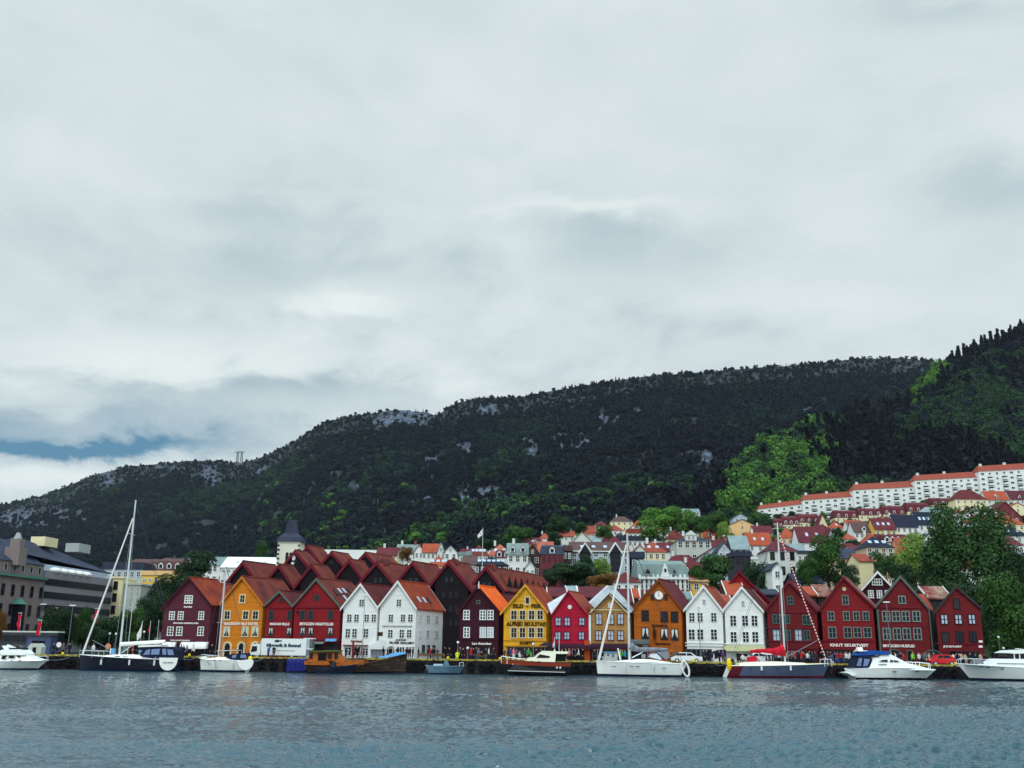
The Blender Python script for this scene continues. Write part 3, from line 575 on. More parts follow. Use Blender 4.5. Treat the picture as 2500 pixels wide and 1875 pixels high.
# roof windows of the red house
ws=D_(cols=2,rows=3,frame='trim_white',fw=.03,mt=.055)
W=[(883,1471.7,11,17,ws)]+[(x,1509,11.5,19,ws) for x in (853,870.4,895.5,912.6)]+[(x,1545.7,12,21,ws) for x in (849.4,865.6,893.5)]
h5,*_=house('gabled_house','white gabled house with red door hood and small portico, left of the first white pair',(833.8,1486),(883.2,1424),(927,1484),'white','t_dark','trim_white',off=.1,dep=8.5,ov=.3,wins=W,
 texts=[('Robert Tønnesen',870.5,1565,27,5.5,'let_red')],shops=[(842,1580,858,1602,D_(n=2,frame='trim_white',rail=1)),(864,1578,880,1602,D_(n=2,frame='trim_white')),(885,1582,899,1602,D_(n=2,frame='trim_white',rail=1))])
a,b=PF(838,1575,.1),PF(899,1575,.1); MB().box(((a.x+b.x)/2,a.y-.35,a.z),(b.x-a.x,.8,.12),FA).build('door_hood','let_red',h5)
# portico
a,b=PF(899,1579,-1.3),PF(948,1579,-1.3); m=MB(); tp=PF(923,1563,-1.3)
m.prism([(a.x,a.y,a.z),(b.x,b.y,a.z),(tp.x,tp.y,tp.z)],(0,1.35,0)); m.prism([(a.x,a.y,a.z-.004),(b.x,b.y,a.z-.004),(b.x,b.y,a.z-.35),(a.x,a.y,a.z-.35)],(0,1.35,0))
for x in (a.x+.2,b.x-.25): m.box((x,a.y+.2,(QZ+a.z-.35)/2),(.35,.35,a.z-.36-QZ))
m.build('portico','trim_white',h5); shop(h5,(906,1583,941,1604,D_(n=4,glass='glass_pale',frame='trim_white')),.08)
p=PF(923,1553,-1.0); m=MB(); m.tube((p.x,p.y,PF(923,1563,-1).z),(p.x,p.y,p.z+.3),.08); m.box((p.x+.3,p.y,p.z+.3),(.8,.1,.6)); m.build('finial_sign','let_brown',h5)
W=[(974,1471.7,11,17,ws)]+[(x,1509,11.5,19,ws) for x in (954.3,984,1002)]+[(x,1547,12,20,ws) for x in (953,981,999)]
h6,A,Tp,B,D=house('gabled_house','white gabled house showing its long windowed side wall, right of the first white pair',(923,1484),(974,1417.4),(1020.6,1486),'white','t_rust','trim_white',off=.16,dep=8.6,ov=.3,wins=W,
 texts=[('HJORTLANDS BRYGGESTUER',970,1529,74,4,'let_grey'),("JUHLS'",979,1562.5,26,5,'let_black'),('SILVER GALLERY',981,1569,62,4.8,'let_black')],shops=[(948,1576,960,1597,D_(n=2,rail=1,frame='trim_white')),(969,1578,988,1602,D_(n=3,frame='trim_white')),(991,1578,1012,1600,D_(n=3,rail=1,frame='trim_white'))])
for f_,g_,m_ in ((2.2,.66,'glass_pale'),(3.9,.66,'glass_pale'),(5.6,.66,'glass')): roof_window(h6,Tp,B,D,f_,g_,mat=m_)
sa=math.atan2(D.y,D.x)
c0=PF(1020.6,1486,.16); c0.x-=.3
def sidewin(root,frac,py,wm,hm,**k):
    z=PF(1020.6,py,.16).z; p=c0+D*(8.6*frac); p.z=z; n=Vector((D.y,-D.x,0))*.015; return window(root,p+n,wm,hm,rz=sa,**k)
for py in (1509,1546.5):
    for fr in (.16,.44,.77): sidewin(h6,fr,py,1.0 if fr>.2 else .6,1.15,cols=2,rows=3,frame='trim_white',fw=.1,mt=.1)
for fr in (.3,.48,.68): sidewin(h6,fr,1584,.9,1.2,cols=2,rows=2,frame='trim_grey',fw=.08,mt=.05,glass='glass_bay')
# maroon with orange roof
mw=D_(cols=2,rows=3,frame='trim_white',fw=.15,mt=.12); mwp=D_(cols=2,rows=3,frame='trim_white',fw=.15,mt=.1,glass='glass_pale')
h7,*_=house('gabled_house','dark maroon gabled house with a vivid orange tiled roof beside the dark alley',(1116,1497.5),(1169,1429),(1222.5,1492),'maroon','t_vivid','maroon',off=.1,dep=5.5,ov=.35,
 wins=[(1167.7,1470,10,10,D_(cols=1,rows=1,frame='trim_grey',fw=.14,glass='glass'))]+[(x,1501.5,16.5,25.5,mw) for x in (1138.8,1178.6,1197.2)]+[(1139.2,1544,16.5,26,mw),(1179,1544,16.5,26,mwp),(1197.2,1544,16.5,26,mwp)],
 belts=(1560.5,),belt_mat='maroon',texts=[('Lars Amundsen',1176,1571,47,6.5,'let_white')],shops=[(1147,1577,1205,1608,D_(n=4))])
p=PF(1169,1424,-.3); MB().tube((p.x,p.y,p.z-.8),(p.x,p.y,p.z+.3),.12,.06).build('finial','trim_white',h7)
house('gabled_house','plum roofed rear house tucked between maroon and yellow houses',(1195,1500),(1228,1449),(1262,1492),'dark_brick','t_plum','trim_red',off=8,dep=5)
# yellow
yw=D_(cols=2,rows=2,frame='cream_frame',fw=.16,mt=.04); ya_=D_(cols=1,rows=1,frame='cream_frame',fw=.2)
h8,*_=house('gabled_house','golden yellow gabled house with black fish merchant lettering',(1222.9,1497.5),(1284.7,1426),(1340.4,1494),'yellow','t_rust','trim_yellow',off=-.1,dep=6,ov=.45,
 wins=[(1287.6,1466.4,14,22,ya_)]+[(x,1501.5,17.5,27.5,yw) for x in (1254.7,1275.7,1297.9,1318.7)]+[(x,1544.5,17.5,28.5,yw) for x in (1254.7,1275.7,1297.9,1318.7)],belts=(1563,1576.5),belt_mat='trim_yellow',
 texts=[('SILD  -  FISK',1287,1479.5,71,10.5,'let_black'),('ALFRED SKULSTAD',1285,1523.2,98,10,'let_black'),('SCHØTTZ',1287,1570,37,7.5,'let_black')],shops=[(1237,1579,1342,1606,D_(n=5,frame='trim_dark'))])
# crimson
nb=D_(cols=2,rows=2,frame='navy_frame',fw=.1,mt=.07,glass='glass_pale')
h9,A,Tp,B,D=house('gabled_house','vivid crimson gabled house with pale window panes next to the yellow house',(1346,1503),(1388.9,1443),(1439,1503),'crimson','t_orange','crimson',off=-.5,dep=5,ov=.1,tw=.2,
 wins=[(x,1517.5,15,21,nb) for x in (1362.6,1385,1420.4)]+[(x,1552,14,20,nb) for x in (1362,1384,1419.5)],belts=(1574,),belt_mat='crimson',
 texts=[],shops=[(1344,1586,1432,1610,D_(n=5))])
m=MB(); p=PF(1391,1482,-.62); 
for i in range(12):
    a0=i*math.pi/6; a1=a0+math.pi/6; m.prism([(p.x,p.y,p.z),(p.x+.32*math.cos(a0),p.y,p.z+.32*math.sin(a0)),(p.x+.32*math.cos(a1),p.y,p.z+.32*math.sin(a1))],(0,.08,0))
m.build('round_vent','trim_white',h9)
a,b,c=PF(1336,1475,1.5),PF(1377,1458,1.5),PF(1347,1503,-.3); m=MB(); m.prism([a,b,PF(1388,1445,-.2),c],(0,.3,.08)); m.build('roof_tarpaulin','plastic_sheet',h9)
for n_,x0,x1 in (('canopy',1340,1441),):
    a,b=PF(x0,1576.5,-1.8),PF(x1,1576.5,-1.8); zc=PF(1390,1584.5,-1.8).z; MB().prism([(a.x,a.y,a.z),(a.x,a.y,zc),(a.x,a.y+1.3,zc),(a.x,a.y+1.3,a.z+.35)],(b.x-a.x,(b.y-a.y),0)).build('canopy','canopy_plum',h9)
for x in (1430,1437): 
    p=PF(x,1600,-.9); MB().box((p.x,p.y,(QZ+4.0)/2+.3),(.4,.4,3.2)).build('corner_post','fire',h9)
# ochre
oc=D_(cols=2,rows=2,frame='brown_frame',fw=.1,mt=.06,glass='glass_pale')
h10,A,Tp,B,D=house('gabled_house','ochre tan gabled house wrapped in white plastic roof sheeting',(1441.7,1495.7),(1487.8,1447),(1534.8,1496),'ochre','t_dark','cream_frame',off=-.45,dep=5,ov=.1,tw=.25,
 wins=[(1487.8,1477.5,6.5,11.5,D_(cols=1,rows=1,frame='trim_white',fw=.08,glass='glass_pale'))]+[(x,1511,15.5,28,oc) for x in (1462,1491,1514.6)]+[(x,1551.3,16,26,oc) for x in (1461.2,1491,1515)],belts=(1489,1574.5),belt_mat='cream_frame',shops=[(1447,1588,1534,1611,D_(n=5))])
m=MB(); 
pts=[PF(1440,1472.5,-1.2),PF(1486,1430,-1.2),PF(1491,1429,-1.2),PF(1538,1472,-1.2),PF(1548,1492,-1.2),PF(1500,1440,-1.2)]
off_=Vector((0,3.2,.25))
m.prism([PF(1440,1472.5,-1.2),PF(1486,1430,-1.2),PF(1489,1447,-1.1),PF(1452,1485,-1.1)],off_); m.prism([PF(1486,1430,-1.2),PF(1497,1431,-1.2),PF(1548,1488,-1.2),PF(1540,1496,-1.1),PF(1489,1447,-1.1)],off_*.9)
m.build('roof_sheeting','plastic_sheet',h10)
a,b=PF(1441,1576.5,-1.75),PF(1538,1576.5,-1.75); zc=PF(1490,1584.5,-1.8).z; MB().prism([(a.x,a.y,a.z),(a.x,a.y,zc),(a.x,a.y+1.25,zc),(a.x,a.y+1.25,a.z+.35)],(b.x-a.x,(b.y-a.y),0)).build('canopy','canopy_plum',h10)
p=PF(1440,1530,-.55); z0,z1=PF(1440,1575,-.55).z,PF(1440,1502,-.55).z; MB().box((p.x,p.y-.1,(z0+z1)/2),(.32,.3,z1-z0)).build('corner_board','trim_white',h10)
# brown with clock
bw=D_(cols=2,rows=2,frame='black_frame',fw=.1,mt=.03); bwc=D_(cols=2,rows=1,frame='black_frame',fw=.1,mt=.03,cur=1)
h11,A,Tp,B,D=house('gabled_house','amber brown gabled house with a big round white clock in its gable',(1541,1488.5),(1610,1413.5),(1669.5,1489.4),'brown','t_maroon','trim_brown',off=-.3,dep=8,ov=.4,
 wins=[(1592.3,1457.7,8,15.5,D_(cols=1,rows=1,frame='brown_frame',fw=.12)),(1625.6,1457.7,8,15.5,D_(cols=1,rows=1,frame='brown_frame',fw=.12)),(1575,1503,18,27,bw),(1621.6,1505.7,18,27,bw),(1646.6,1506,18,27,bw),(1575.5,1546,18,29,bwc),(1621.6,1548,18,29,bwc),(1647,1549,18,29,bwc)],
 texts=[('STATSRAADEN BAR',1610.5,1527.3,39,5.5,'let_brown'),('KJØBMANDSSTUEN',1618,1572.5,37,6,'let_brown')],shops=[(1540,1590,1576,1612,D_(n=2,frame='trim_grey'))])
m=MB(); p=PF(1608,1453.3,-.4); m2=MB()
for i in range(20):
    a0=i*math.pi/10; a1=a0+math.pi/10; C_=lambda r,a,d:(p.x+r*math.cos(a),p.y-d,p.z+r*math.sin(a))
    m.prism([C_(0,0,0),C_(.66,a0,0),C_(.66,a1,0)],(0,-.1,0)); m2.prism([C_(.66,a0,0),C_(.74,a0,0),C_(.74,a1,0),C_(.66,a1,0)],(0,-.13,0))
ck=m.build('clock_face','let_white',h11); m2.build('clock_rim','brown_frame',ck)
m=MB(); m.tube((p.x,p.y-.13,p.z),(p.x-.03,p.y-.13,p.z+.42),.045,.02,4); m.tube((p.x,p.y-.13,p.z),(p.x+.05,p.y-.13,p.z-.22),.05,.03,4)
for i in range(12): a=i*math.pi/6; m.box((p.x+.55*math.cos(a),p.y-.11,p.z+.55*math.sin(a)),(.05,.02,.08))
m.build('clock_hands','let_black',ck)
p=PF(1597.5,1543,-.6); m=MB(); m.tube((p.x,p.y,p.z-.6),(p.x,p.y,p.z+.1),.2,.26,8); m.tube((p.x,p.y,p.z+.1),(p.x,p.y,p.z+.45),.26,.12,8); m.ball((p.x,p.y,p.z+.6),.16); m.tube((p.x,p.y,p.z+.3),(p.x+.35,p.y-.1,p.z),.07); m.tube((p.x-.1,p.y,p.z-.6),(p.x-.12,p.y,p.z-1.2),.1,.07); m.tube((p.x+.1,p.y,p.z-.6),(p.x+.12,p.y,p.z-1.2),.1,.07)
m.build('carved_figure','let_brown',h11)
a,b=PF(1540,1563,-1.2),PF(1583,1563,-1.2); m=MB()
for (y0,y1,o_) in ((1561,1569,.25),(1569,1572,.12)): 
    z1,z0=PF(1560,y0,-1.2).z,PF(1560,y1,-1.2).z; m.box(((a.x+b.x)/2,a.y+.4,(z0+z1)/2),(b.x-a.x+o_,1+o_,z1-z0-.004),FA)
z1=PF(1560,1572,-1.2).z; 
for x in (a.x+.35,b.x-.35): m.box((x,a.y+.4,(QZ+z1)/2),(.6,.9,z1-QZ-.01),FA)
n=8; w=(b.x-a.x)/2-.65; cxm=(a.x+b.x)/2
for i in range(n):
    a0,a1=math.pi*i/n,math.pi*(i+1)/n; m.prism([(cxm+w*math.cos(a0),a.y+.1,z1-1+.9*math.sin(a0)),(cxm+w*math.cos(a1),a.y+.1,z1-1+.9*math.sin(a1)),(cxm+w*math.cos(a1),a.y+.1,z1-.01),(cxm+w*math.cos(a0),a.y+.1,z1-.01)],(0,.6,0))
m.build('stone_doorway','olive',h11)
# white pair, right
W=[(1718.7,1469.5,6,12,ws)]+[(x,1507,12.5,21.5,ws) for x in (1689,1709,1742.4)]+[(x,1549,14.5,25.5,ws) for x in (1688.5,1709.5,1742.8)]
h12,*_=house('gabled_house','white gabled house with dark glazed shopfront, left of the second white pair',(1669.5,1489.4),(1718.7,1429),(1768,1492),'white','t_orange','trim_white',off=-.2,dep=7,ov=.3,wins=W,belts=(1570,1577),belt_mat='trim_white',shops=[(1674,1584,1739,1613,D_(n=5,frame='trim_grey'))])
W=[(1814,1473.5,6,13,ws)]+[(x,1515.3,15,25,ws) for x in (1789.8,1818.8,1841.8)]+[(x,1555.2,15.5,26,ws) for x in (1791,1820.6,1843.8)]
h13,*_=house('gabled_house','white gabled house with cream fascia and awning, right of the second white pair',(1764,1490.5),(1811.9,1431.5),(1865.8,1492),'white','t_dark','trim_white',off=-.26,dep=7,ov=.3,wins=W,belts=(1572,),belt_mat='trim_white',shops=[(1798,1594,1826,1614,D_(n=2,frame='trim_white')),(1829,1594,1862,1614,D_(n=2,frame='black_frame'))])
a,b=PF(1768,1576,-.9),PF(1868,1576,-.9); zc=PF(1820,1590,-.9).z; MB().prism([(a.x,a.y,a.z),(a.x,a.y-.3,zc),(a.x,a.y+.6,zc),(a.x,a.y+.6,a.z)],(b.x-a.x,b.y-a.y,0)).build('fascia_awning','cream_fascia',h13)
tl=D_(cols=2,rows=2,frame='teal_frame',fw=.12,mt=.07); tlc=dict(tl,glass='glass_pale')
h14,*_=house('gabled_house','dark red gabled house with teal window frames behind the grey sailing yacht mast',(1868.5,1486.7),(1927,1417),(1996.9,1490.3),'dred','t_maroon','trim_red',off=-.1,dep=7,ov=.25,
 wins=[(1929,1466,17,21.5,tl)]+[(1894.7,1511,18,24,tl),(1921,1512,15,24,tl),(1968.4,1513.8,19,25,tl)]+[(1895.3,1551,18,29,tlc),(1923.3,1551,15,27,tl),(1949,1551,18,28,tlc),(1969.8,1551,17,26,tl)],belts=(1495,1533.5,1565,1583),belt_mat='trim_red',shops=[(1871,1588,1994,1616,D_(n=6))])
ol=D_(cols=2,rows=2,frame='grey_frame',fw=.11,mt=.05)
h15,*_=house('gabled_house','bright red clapboard gabled house with white shop name on a red fascia',(2000.5,1486.7),(2058.4,1407),(2135,1481),'dred_b','t_mossy','trim_red',off=0,dep=8,ov=.25,
 wins=[(2063.3,1465,17,25,ol)]+[(x,1504,16.5,24,ol) for x in (2028.5,2066,2090.4,2113.9)]+[(x,1544.4,19,28,ol) for x in (2031.8,2069.2,2093.2,2117.5)],belts=(1565,),belt_mat='trim_red',
 texts=[('KNUT SKURTVEIT',2073,1575.3,92,7.5,'let_white')],shops=[(2003,1585,2136,1617,D_(n=7))])
a,b=PF(2001,1568.5,-.12),PF(2139,1568.5,-.12); zc=PF(2070,1582,-.12).z; 
MB().box(((a.x+b.x)/2,a.y+.02,(a.z+zc)/2),(b.x-a.x,.12,a.z-zc),FA).build('fascia','car_red' if 0 else 'dred_b',h15)
p=PF(2061,1438,-.08); m=MB()
for i in range(12):
    a0=i*math.pi/6; a1=a0+math.pi/6; m.prism([(p.x,p.y,p.z),(p.x+.3*math.cos(a0),p.y,p.z+.3*math.sin(a0)),(p.x+.3*math.cos(a1),p.y,p.z+.3*math.sin(a1))],(0,.06,0))
m.build('gable_emblem','cream_fascia',h15)
gl=D_(cols=2,rows=2,frame='grey_frame',fw=.14,mt=.09)
ar2=D_(arch=True,cols=1,rows=1,frame='trim_grey',fw=.14,glass='shop')
h16,*_=house('gabled_house','crimson red gabled house with grey roof edge and two arched shop openings',(2136,1481),(2198,1405),(2268,1484),'dred','t_dark','trim_grey',off=-.05,dep=6,ov=.25,
 wins=[(2201.8,1464.6,18,21,D_(cols=2,rows=1,frame='grey_frame',fw=.13,mt=.1))]+[(x,1504.8,19,27,gl) for x in (2163,2187.2,2210.9,2236.9)]+[(x,1547.8,20.5,30,gl) for x in (2164.7,2189.5,2213.4,2239.6)]+[(2184,1602,40,35,ar2),(2222,1601,16,28,D_(cols=1,rows=1,frame='trim_grey',fw=.12,glass='void'))],
 belts=(1483,1530),belt_mat='trim_red',texts=[('BRYGGEN HUSFLID',2194,1577,76,7,'let_white')])
for x in (2142,2268):
    a=PF(x,1488,-.35); z0=QZ+.1; MB().tube((a.x,a.y,a.z),(a.x,a.y,z0),.16 if x<2200 else .09).build('downpipe','trim_grey',h16)
pb=D_(cols=2,rows=2,frame='black_frame',fw=.12,mt=.1,glass='glass_pale')
h17,A,Tp,B,D=house('gabled_house','dark red gabled corner house with black window frames, rightmost of the wharf row',(2279,1495),(2333.6,1429),(2396.6,1483),'dred','t_mossy','trim_dark',off=-.2,dep=9,ov=.3,
 wins=[(2335,1474,17,27,D_(cols=1,rows=1,frame='black_frame',fw=.1,glass='trim_dark'))]+[(x,1512,18,26,pb) for x in (2305.2,2339.6,2372.5)]+[(2308,1556,18,28,D_(cols=1,rows=1,frame='black_frame',fw=.1,glass='trim_dark')),(2343,1554.5,18,27,D_(cols=2,rows=2,frame='black_frame',fw=.1)),(2375,1554.5,18,27,D_(cols=2,rows=2,frame='black_frame',fw=.1)),(2277,1602,58,32,ar2)],
 belts=(1572,),belt_mat='trim_red',texts=[('JULEHUSET',2325,1579,45,6,'let_white')],shops=[(2316,1590,2396,1612,D_(n=6,rail=1,frame='trim_dark'))])
for y in (1566,1578.5):
    p=PF(2394,y,-.35); MB().box((p.x,p.y,p.z),(.55,.06,.3)).build('wall_sign','let_white',h17)
# ---- second line of roofs right behind the wharf houses
sec=[('gabled_house','dark maroon house with white framed windows behind the two red houses',(2096,1446),(2141.6,1394),(2192,1446),'maroon','t_dark','trim_white',14,6,[(2141,1421,25,17,D_(cols=4,rows=2,frame='trim_white',fw=.12,mt=.1)),(2126,1451,14,20,mw),(2147,1451,14,20,mw),(2167,1451,14,20,mw)]),
 ('gabled_house','steep bright red gable rising behind the second white pair',(1768,1440),(1804,1393),(1884,1470),'red_b','t_maroon','trim_red',12,7,[]),
]
for nm,lb,a,b,c,w_,r_,t_,of,dp,wi in sec: house(nm,lb,a,b,c,w_,r_,t_,off=of,dep=dp,wins=wi,th=15)
def ridge_house(label,x0,x1,yr,ye,off,wall,roof,trim='trim_white',rd=3.2,zb=None,lean=0,name='rear_house',wins=()):
    """roof slope facing the viewer, ridge parallel to the quay"""
    a,b=PF(x0,ye,off),PF(x1,ye,off); ra=PF(x0+lean,yr,off+rd); zb=QZ+.01 if zb is None else zb
    root=thing(name,((a.x+b.x)/2,(a.y+b.y)/2,zb),label,'house'); rz=ra.z
    pro=[(a.y-.3,a.z),(ra.y,rz),(ra.y+(ra.y-a.y)+.3,a.z)]; sh=Vector((b.x-a.x,b.y-a.y,0))
    MB().prism([(a.x+.1,a.y,zb),(a.x+.1,a.y,a.z-.1),(a.x+.1,ra.y,rz-.3),(a.x+.1,2*ra.y-a.y,a.z-.1),(a.x+.1,2*ra.y-a.y,zb)],sh-Vector((.2,0,0))).build('wall',wall,root)
    m=MB(); m.prism([(a.x,y,z) for y,z in pro]+[(a.x,y,z-.25) for y,z in pro[::-1]],sh); m.build('roof',roof,root)
    m=MB()
    for q in (a,b): 
        s=-1 if q is a else 1; dy=0 if q is a else b.y-a.y
        m.prism([(q.x+s*.05,pro[0][0]+dy,a.z+.08),(q.x+s*.05,pro[1][0]+dy,rz+.08),(q.x+s*.05,pro[1][0]+dy,rz-.25),(q.x+s*.05,pro[0][0]+dy,a.z-.25)],(s*.12,0,0))
    m.build('bargeboard',trim,root)
    for w in wins: W_(root,w,off)
    return root
ridge_house('long dark red tiled roof between the yellow and crimson houses',1338,1384,1434,1456,9,'trim_dark','t_plum')
ridge_house('dark red tiled roof with white verge behind the ochre house',1414,1486,1432,1457,8,'trim_dark','t_plum')
ridge_house('plain white gable wall and roof behind the crimson house',1384,1408,1430,1450,12,'p_white','t_grey')
ridge_house('plum tiled roof behind the brown clock house, left side',1500,1545,1437,1470,7,'trim_dark','t_plum')
ridge_house('small orange tiled roof peeping out left of the brown clock house',1540,1561,1436,1458,13,'trim_dark','t_bright',rd=2)
ridge_house('bright orange tiled roof between the two right white gables',1738,1788,1450,1474,6,'trim_dark','t_orange')
ridge_house('upright bright orange tiled roof with white verges above the right white pair',1775,1820,1418,1452,9,'trim_dark','t_bright',rd=3.6)
ridge_house('dark slate roof left of the dark red teal-windowed house',1858,1905,1438,1450,14,'p_dark','t_slate')
ridge_house('orange tiled roof between the two red houses',1950,1994,1431,1452,9,'trim_dark','t_bright')
ridge_house('plum and moss tiled roof left of the bright red clapboard gable',1994,2034,1427,1454,9.5,'trim_dark','t_mossy',trim='trim_dark')
ridge_house('dark moss flecked tiled roof left of the rightmost red gable',2265,2322,1431,1459,7,'trim_dark','t_mossy')
ridge_house('pale blue-grey metal roof right of the brown clock house',1655,1690,1444,1462,7,'p_blueg','t_verd',rd=2)
ridge_house('orange flecked tiled roof behind the grey-edged crimson gable',2240,2276,1450,1487,4,'trim_dark','t_orange',trim='trim_dark',rd=2.5)
# ---- brick hotel with many gables behind the wharf houses
HG=[ # eL, ap, eR, off, dep
 ((554,1421),(596,1369),(634,1421),22,9,'leftmost of the front row, above the orange house'),
 ((652,1416),(683.6,1377),(721,1432),23,4,'narrow, above the small red house'),
 ((720,1432),(763,1376),(800,1425),23,4.5,'above the wide red house'),
 ((808,1424),(855,1364.7),(897,1424),27,4.5,'above the left white house'),
 ((868,1432),(922,1370),(966,1426),26,11,'left of the two above the first white pair'),
 ((965,1425),(1009,1370),(1053,1428),26.5,9,'right of the two above the first white pair'),
 ((1049,1430),(1096,1368),(1156,1441),25,8,'large one over the dark alley wall'),
 ((1155,1424),(1188,1381),(1234,1441),24,26,'with long dormered roof above the yellow house'),
 ((684,1390),(722.5,1343),(762,1388),40,4,'second row, with two white oval signs'),
 ((720,1372),(753,1331),(788,1377),50,5,'second row, topmost next to the church tower'),
 ((784,1378),(811,1345.7),(842,1380),48,6,'second row, third from the left'),
 ((866,1378),(893.5,1348),(924,1380),46,10,'second row, rightmost above the first white house'),
]
for i,(a,b,c,of,dp,wh) in enumerate(HG):
    dx=(PF(*c,of).z)
    wn_=[]
    if of<30 and i>=4: wn_=[(b[0]+dxx,b[1]+47,7,11,D_(cols=2,rows=2,frame='slate_frame',fw=.08,mt=.06,glass='glass_bay' if dxx<0 else 'glass')) for dxx in (-6,7)]
    if i==6: wn_+=[(b[0]+dxx,y,7,16,D_(cols=1,rows=2,frame='p_dark',fw=.1,mt=.06,glass='glass_bay')) for dxx in (-14,4,18) for y in (1452,1486,1520)]
    if of>30: wn_=[(b[0]-2,b[1]+27,6,8,D_(cols=1,rows=1,frame='slate_frame',fw=.08,glass='glass_bay'))]
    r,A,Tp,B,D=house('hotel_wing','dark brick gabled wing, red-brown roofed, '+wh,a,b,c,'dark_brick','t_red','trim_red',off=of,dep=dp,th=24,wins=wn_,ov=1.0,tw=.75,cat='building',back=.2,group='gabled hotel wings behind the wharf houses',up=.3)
    if i==8:
        for (x,y,rw_,rh_) in ((717,1362,4.2,6.5),(714.5,1375,3.8,3.2)):
            p=PF(x,y,of-.1); m=MB(); s_=p.y/HX; pts=[(p.x+rw_*s_*math.cos(t_),p.y,p.z+rh_*s_*math.sin(t_)) for t_ in np.linspace(0,6.283,17)[:-1]]; m.prism(pts,(0,.06,0)); m.build('oval_sign','let_white',r)
    if i==7:  # triangular dormers along the long slope
        for k in range(8):
            f=.12+.105*k; c0_=Tp+D*(dp*f); e_=B+D*(dp*f); q=c0_*.42+e_*.58; w=1.3; m=MB()
            apx=c0_*.72+e_*.28+Vector((.2,0,.1)); tip=Vector((e_.x-.6,e_.y,c0_.z*.66+e_.z*.34)); lo=c0_*.15+e_*.85
            vv=[apx,tip,lo-D*w+Vector((0,0,.1)),lo+D*w+Vector((0,0,.1))]; m.add(vv,[(0,1,2),(0,3,1)]); m.add(vv,[(1,3,2)],1); m.build('dormer',['t_red','void'],r)
    if i in (4,6,7):
        q=Tp+D*1.6; m=MB(); m.add([q+Vector((0,0,.7)),q+Vector((-1,0,-.6))-D*.3,q+Vector((1,0,-.6))-D*.3,q+D*3+Vector((0,0,.2))],[(0,1,2),(0,2,3),(0,3,1)]); m.build('roof_vent','t_dark',r)
# flagpole with white flag
def pole(px,pyb,pyt,Y,label,name='flagpole',r=.07,zb=None,cat='flagpole',mat='alu'):
    b=P(px,pyb,Y); t=P(px,pyt,Y); z0=b.z if zb is None else zb; root=thing(name,(b.x,Y,z0),label,cat); MB().tube((b.x,Y,z0),(b.x,Y,t.z),r,r*.6,8).build('pole',mat,root); return root,b.x,t.z
def wavy(root,pts,mat,name='flag',n=8,amp=.12):
    """pts: 4 corners TL,TR,BR,BL"""
    TL,TR,BR,BL=[Vector(p) for p in pts]; m=MB(); vs=[]
    for j in range(5):
        for i in range(n+1):
            a=TL.lerp(TR,i/n); b=BL.lerp(BR,i/n); p=a.lerp(b,j/4); p.y+=amp*math.sin(i*1.5+j*.7)*i/n; vs.append(p)
    back=[v+Vector((0,.02,0)) for v in vs]; fs=[(j*(n+1)+i,j*(n+1)+i+1,(j+1)*(n+1)+i+1,(j+1)*(n+1)+i) for j in range(4) for i in range(n)]
    m.add(vs,fs); return m.build(name,mat,root,smooth=True)
Y=205; r,x,zt=pole(1177,1400,1288,Y,'tall white flagpole with white flag above the hotel roofs')
S_=Y/HX; wavy(r,[(x-.1,Y,zt-.3),(x-13.5*S_,Y,zt-20*S_),(x-12*S_,Y,zt-27*S_),(x-.1,Y,zt-19*S_)],'cloth_white')
p=(x-6*S_,Y-.12,zt-15*S_); MB().box(p,(3.2*S_,.02,1.6*S_),0).build('flag_emblem','cloth_grey',r)
# church tower
Yc=235; a=P(675,1372,Yc); b=P(730,1372,Yc); x0,x1=a.x,b.x; w=x1-x0; zt=P(702,1321,Yc).z; zr=P(704,1269,Yc).z; cx_=(x0+x1)/2
r=thing('church_tower',(cx_,Yc,QZ),'cream church tower with stone quoins and steep dark tapering roof','church tower'); MB().box((cx_,Yc+w/2,(zt+QZ)/2),(w,w,zt-QZ)).build('wall','p_church',r)
m=MB(); lv=[(zt-.1,w/2+.45),(zt+1.0,w/2-.1),(zr-3,w/2*.55),(zr,w/2*.33)]
vs=[]
for z,hw in lv: vs+=[(cx_-hw,Yc+w/2-hw,z),(cx_+hw,Yc+w/2-hw,z),(cx_+hw,Yc+w/2+hw,z),(cx_-hw,Yc+w/2+hw,z)]
m.add(vs,[(4*i+j,4*i+(j+1)%4,4*i+4+(j+1)%4,4*i+4+j) for i in range(3) for j in range(4)]+[(12,13,14,15)]); m.build('spire','t_slate',r)
for k in range(9):
    for sx_ in (-1,1): MB().box((cx_+sx_*(w/2-.25),Yc+.2,zt-1-k*1.0),(.65 if k%2 else .45,.6,.45)).build('quoin','quoin',r)
for dx in (-.05,.12):
    window(r,(cx_+w*dx,Yc-.02,P(700,1360,Yc).z),.7,2.2,cols=1,rows=1,arch=True,frame='quoin',fw=.12,rz=0)
m=MB().tube((cx_-.8,Yc+w/2,zr),(cx_+.8,Yc+w/2,zr),.12); m.build('ridge_bar','p_pale',r)
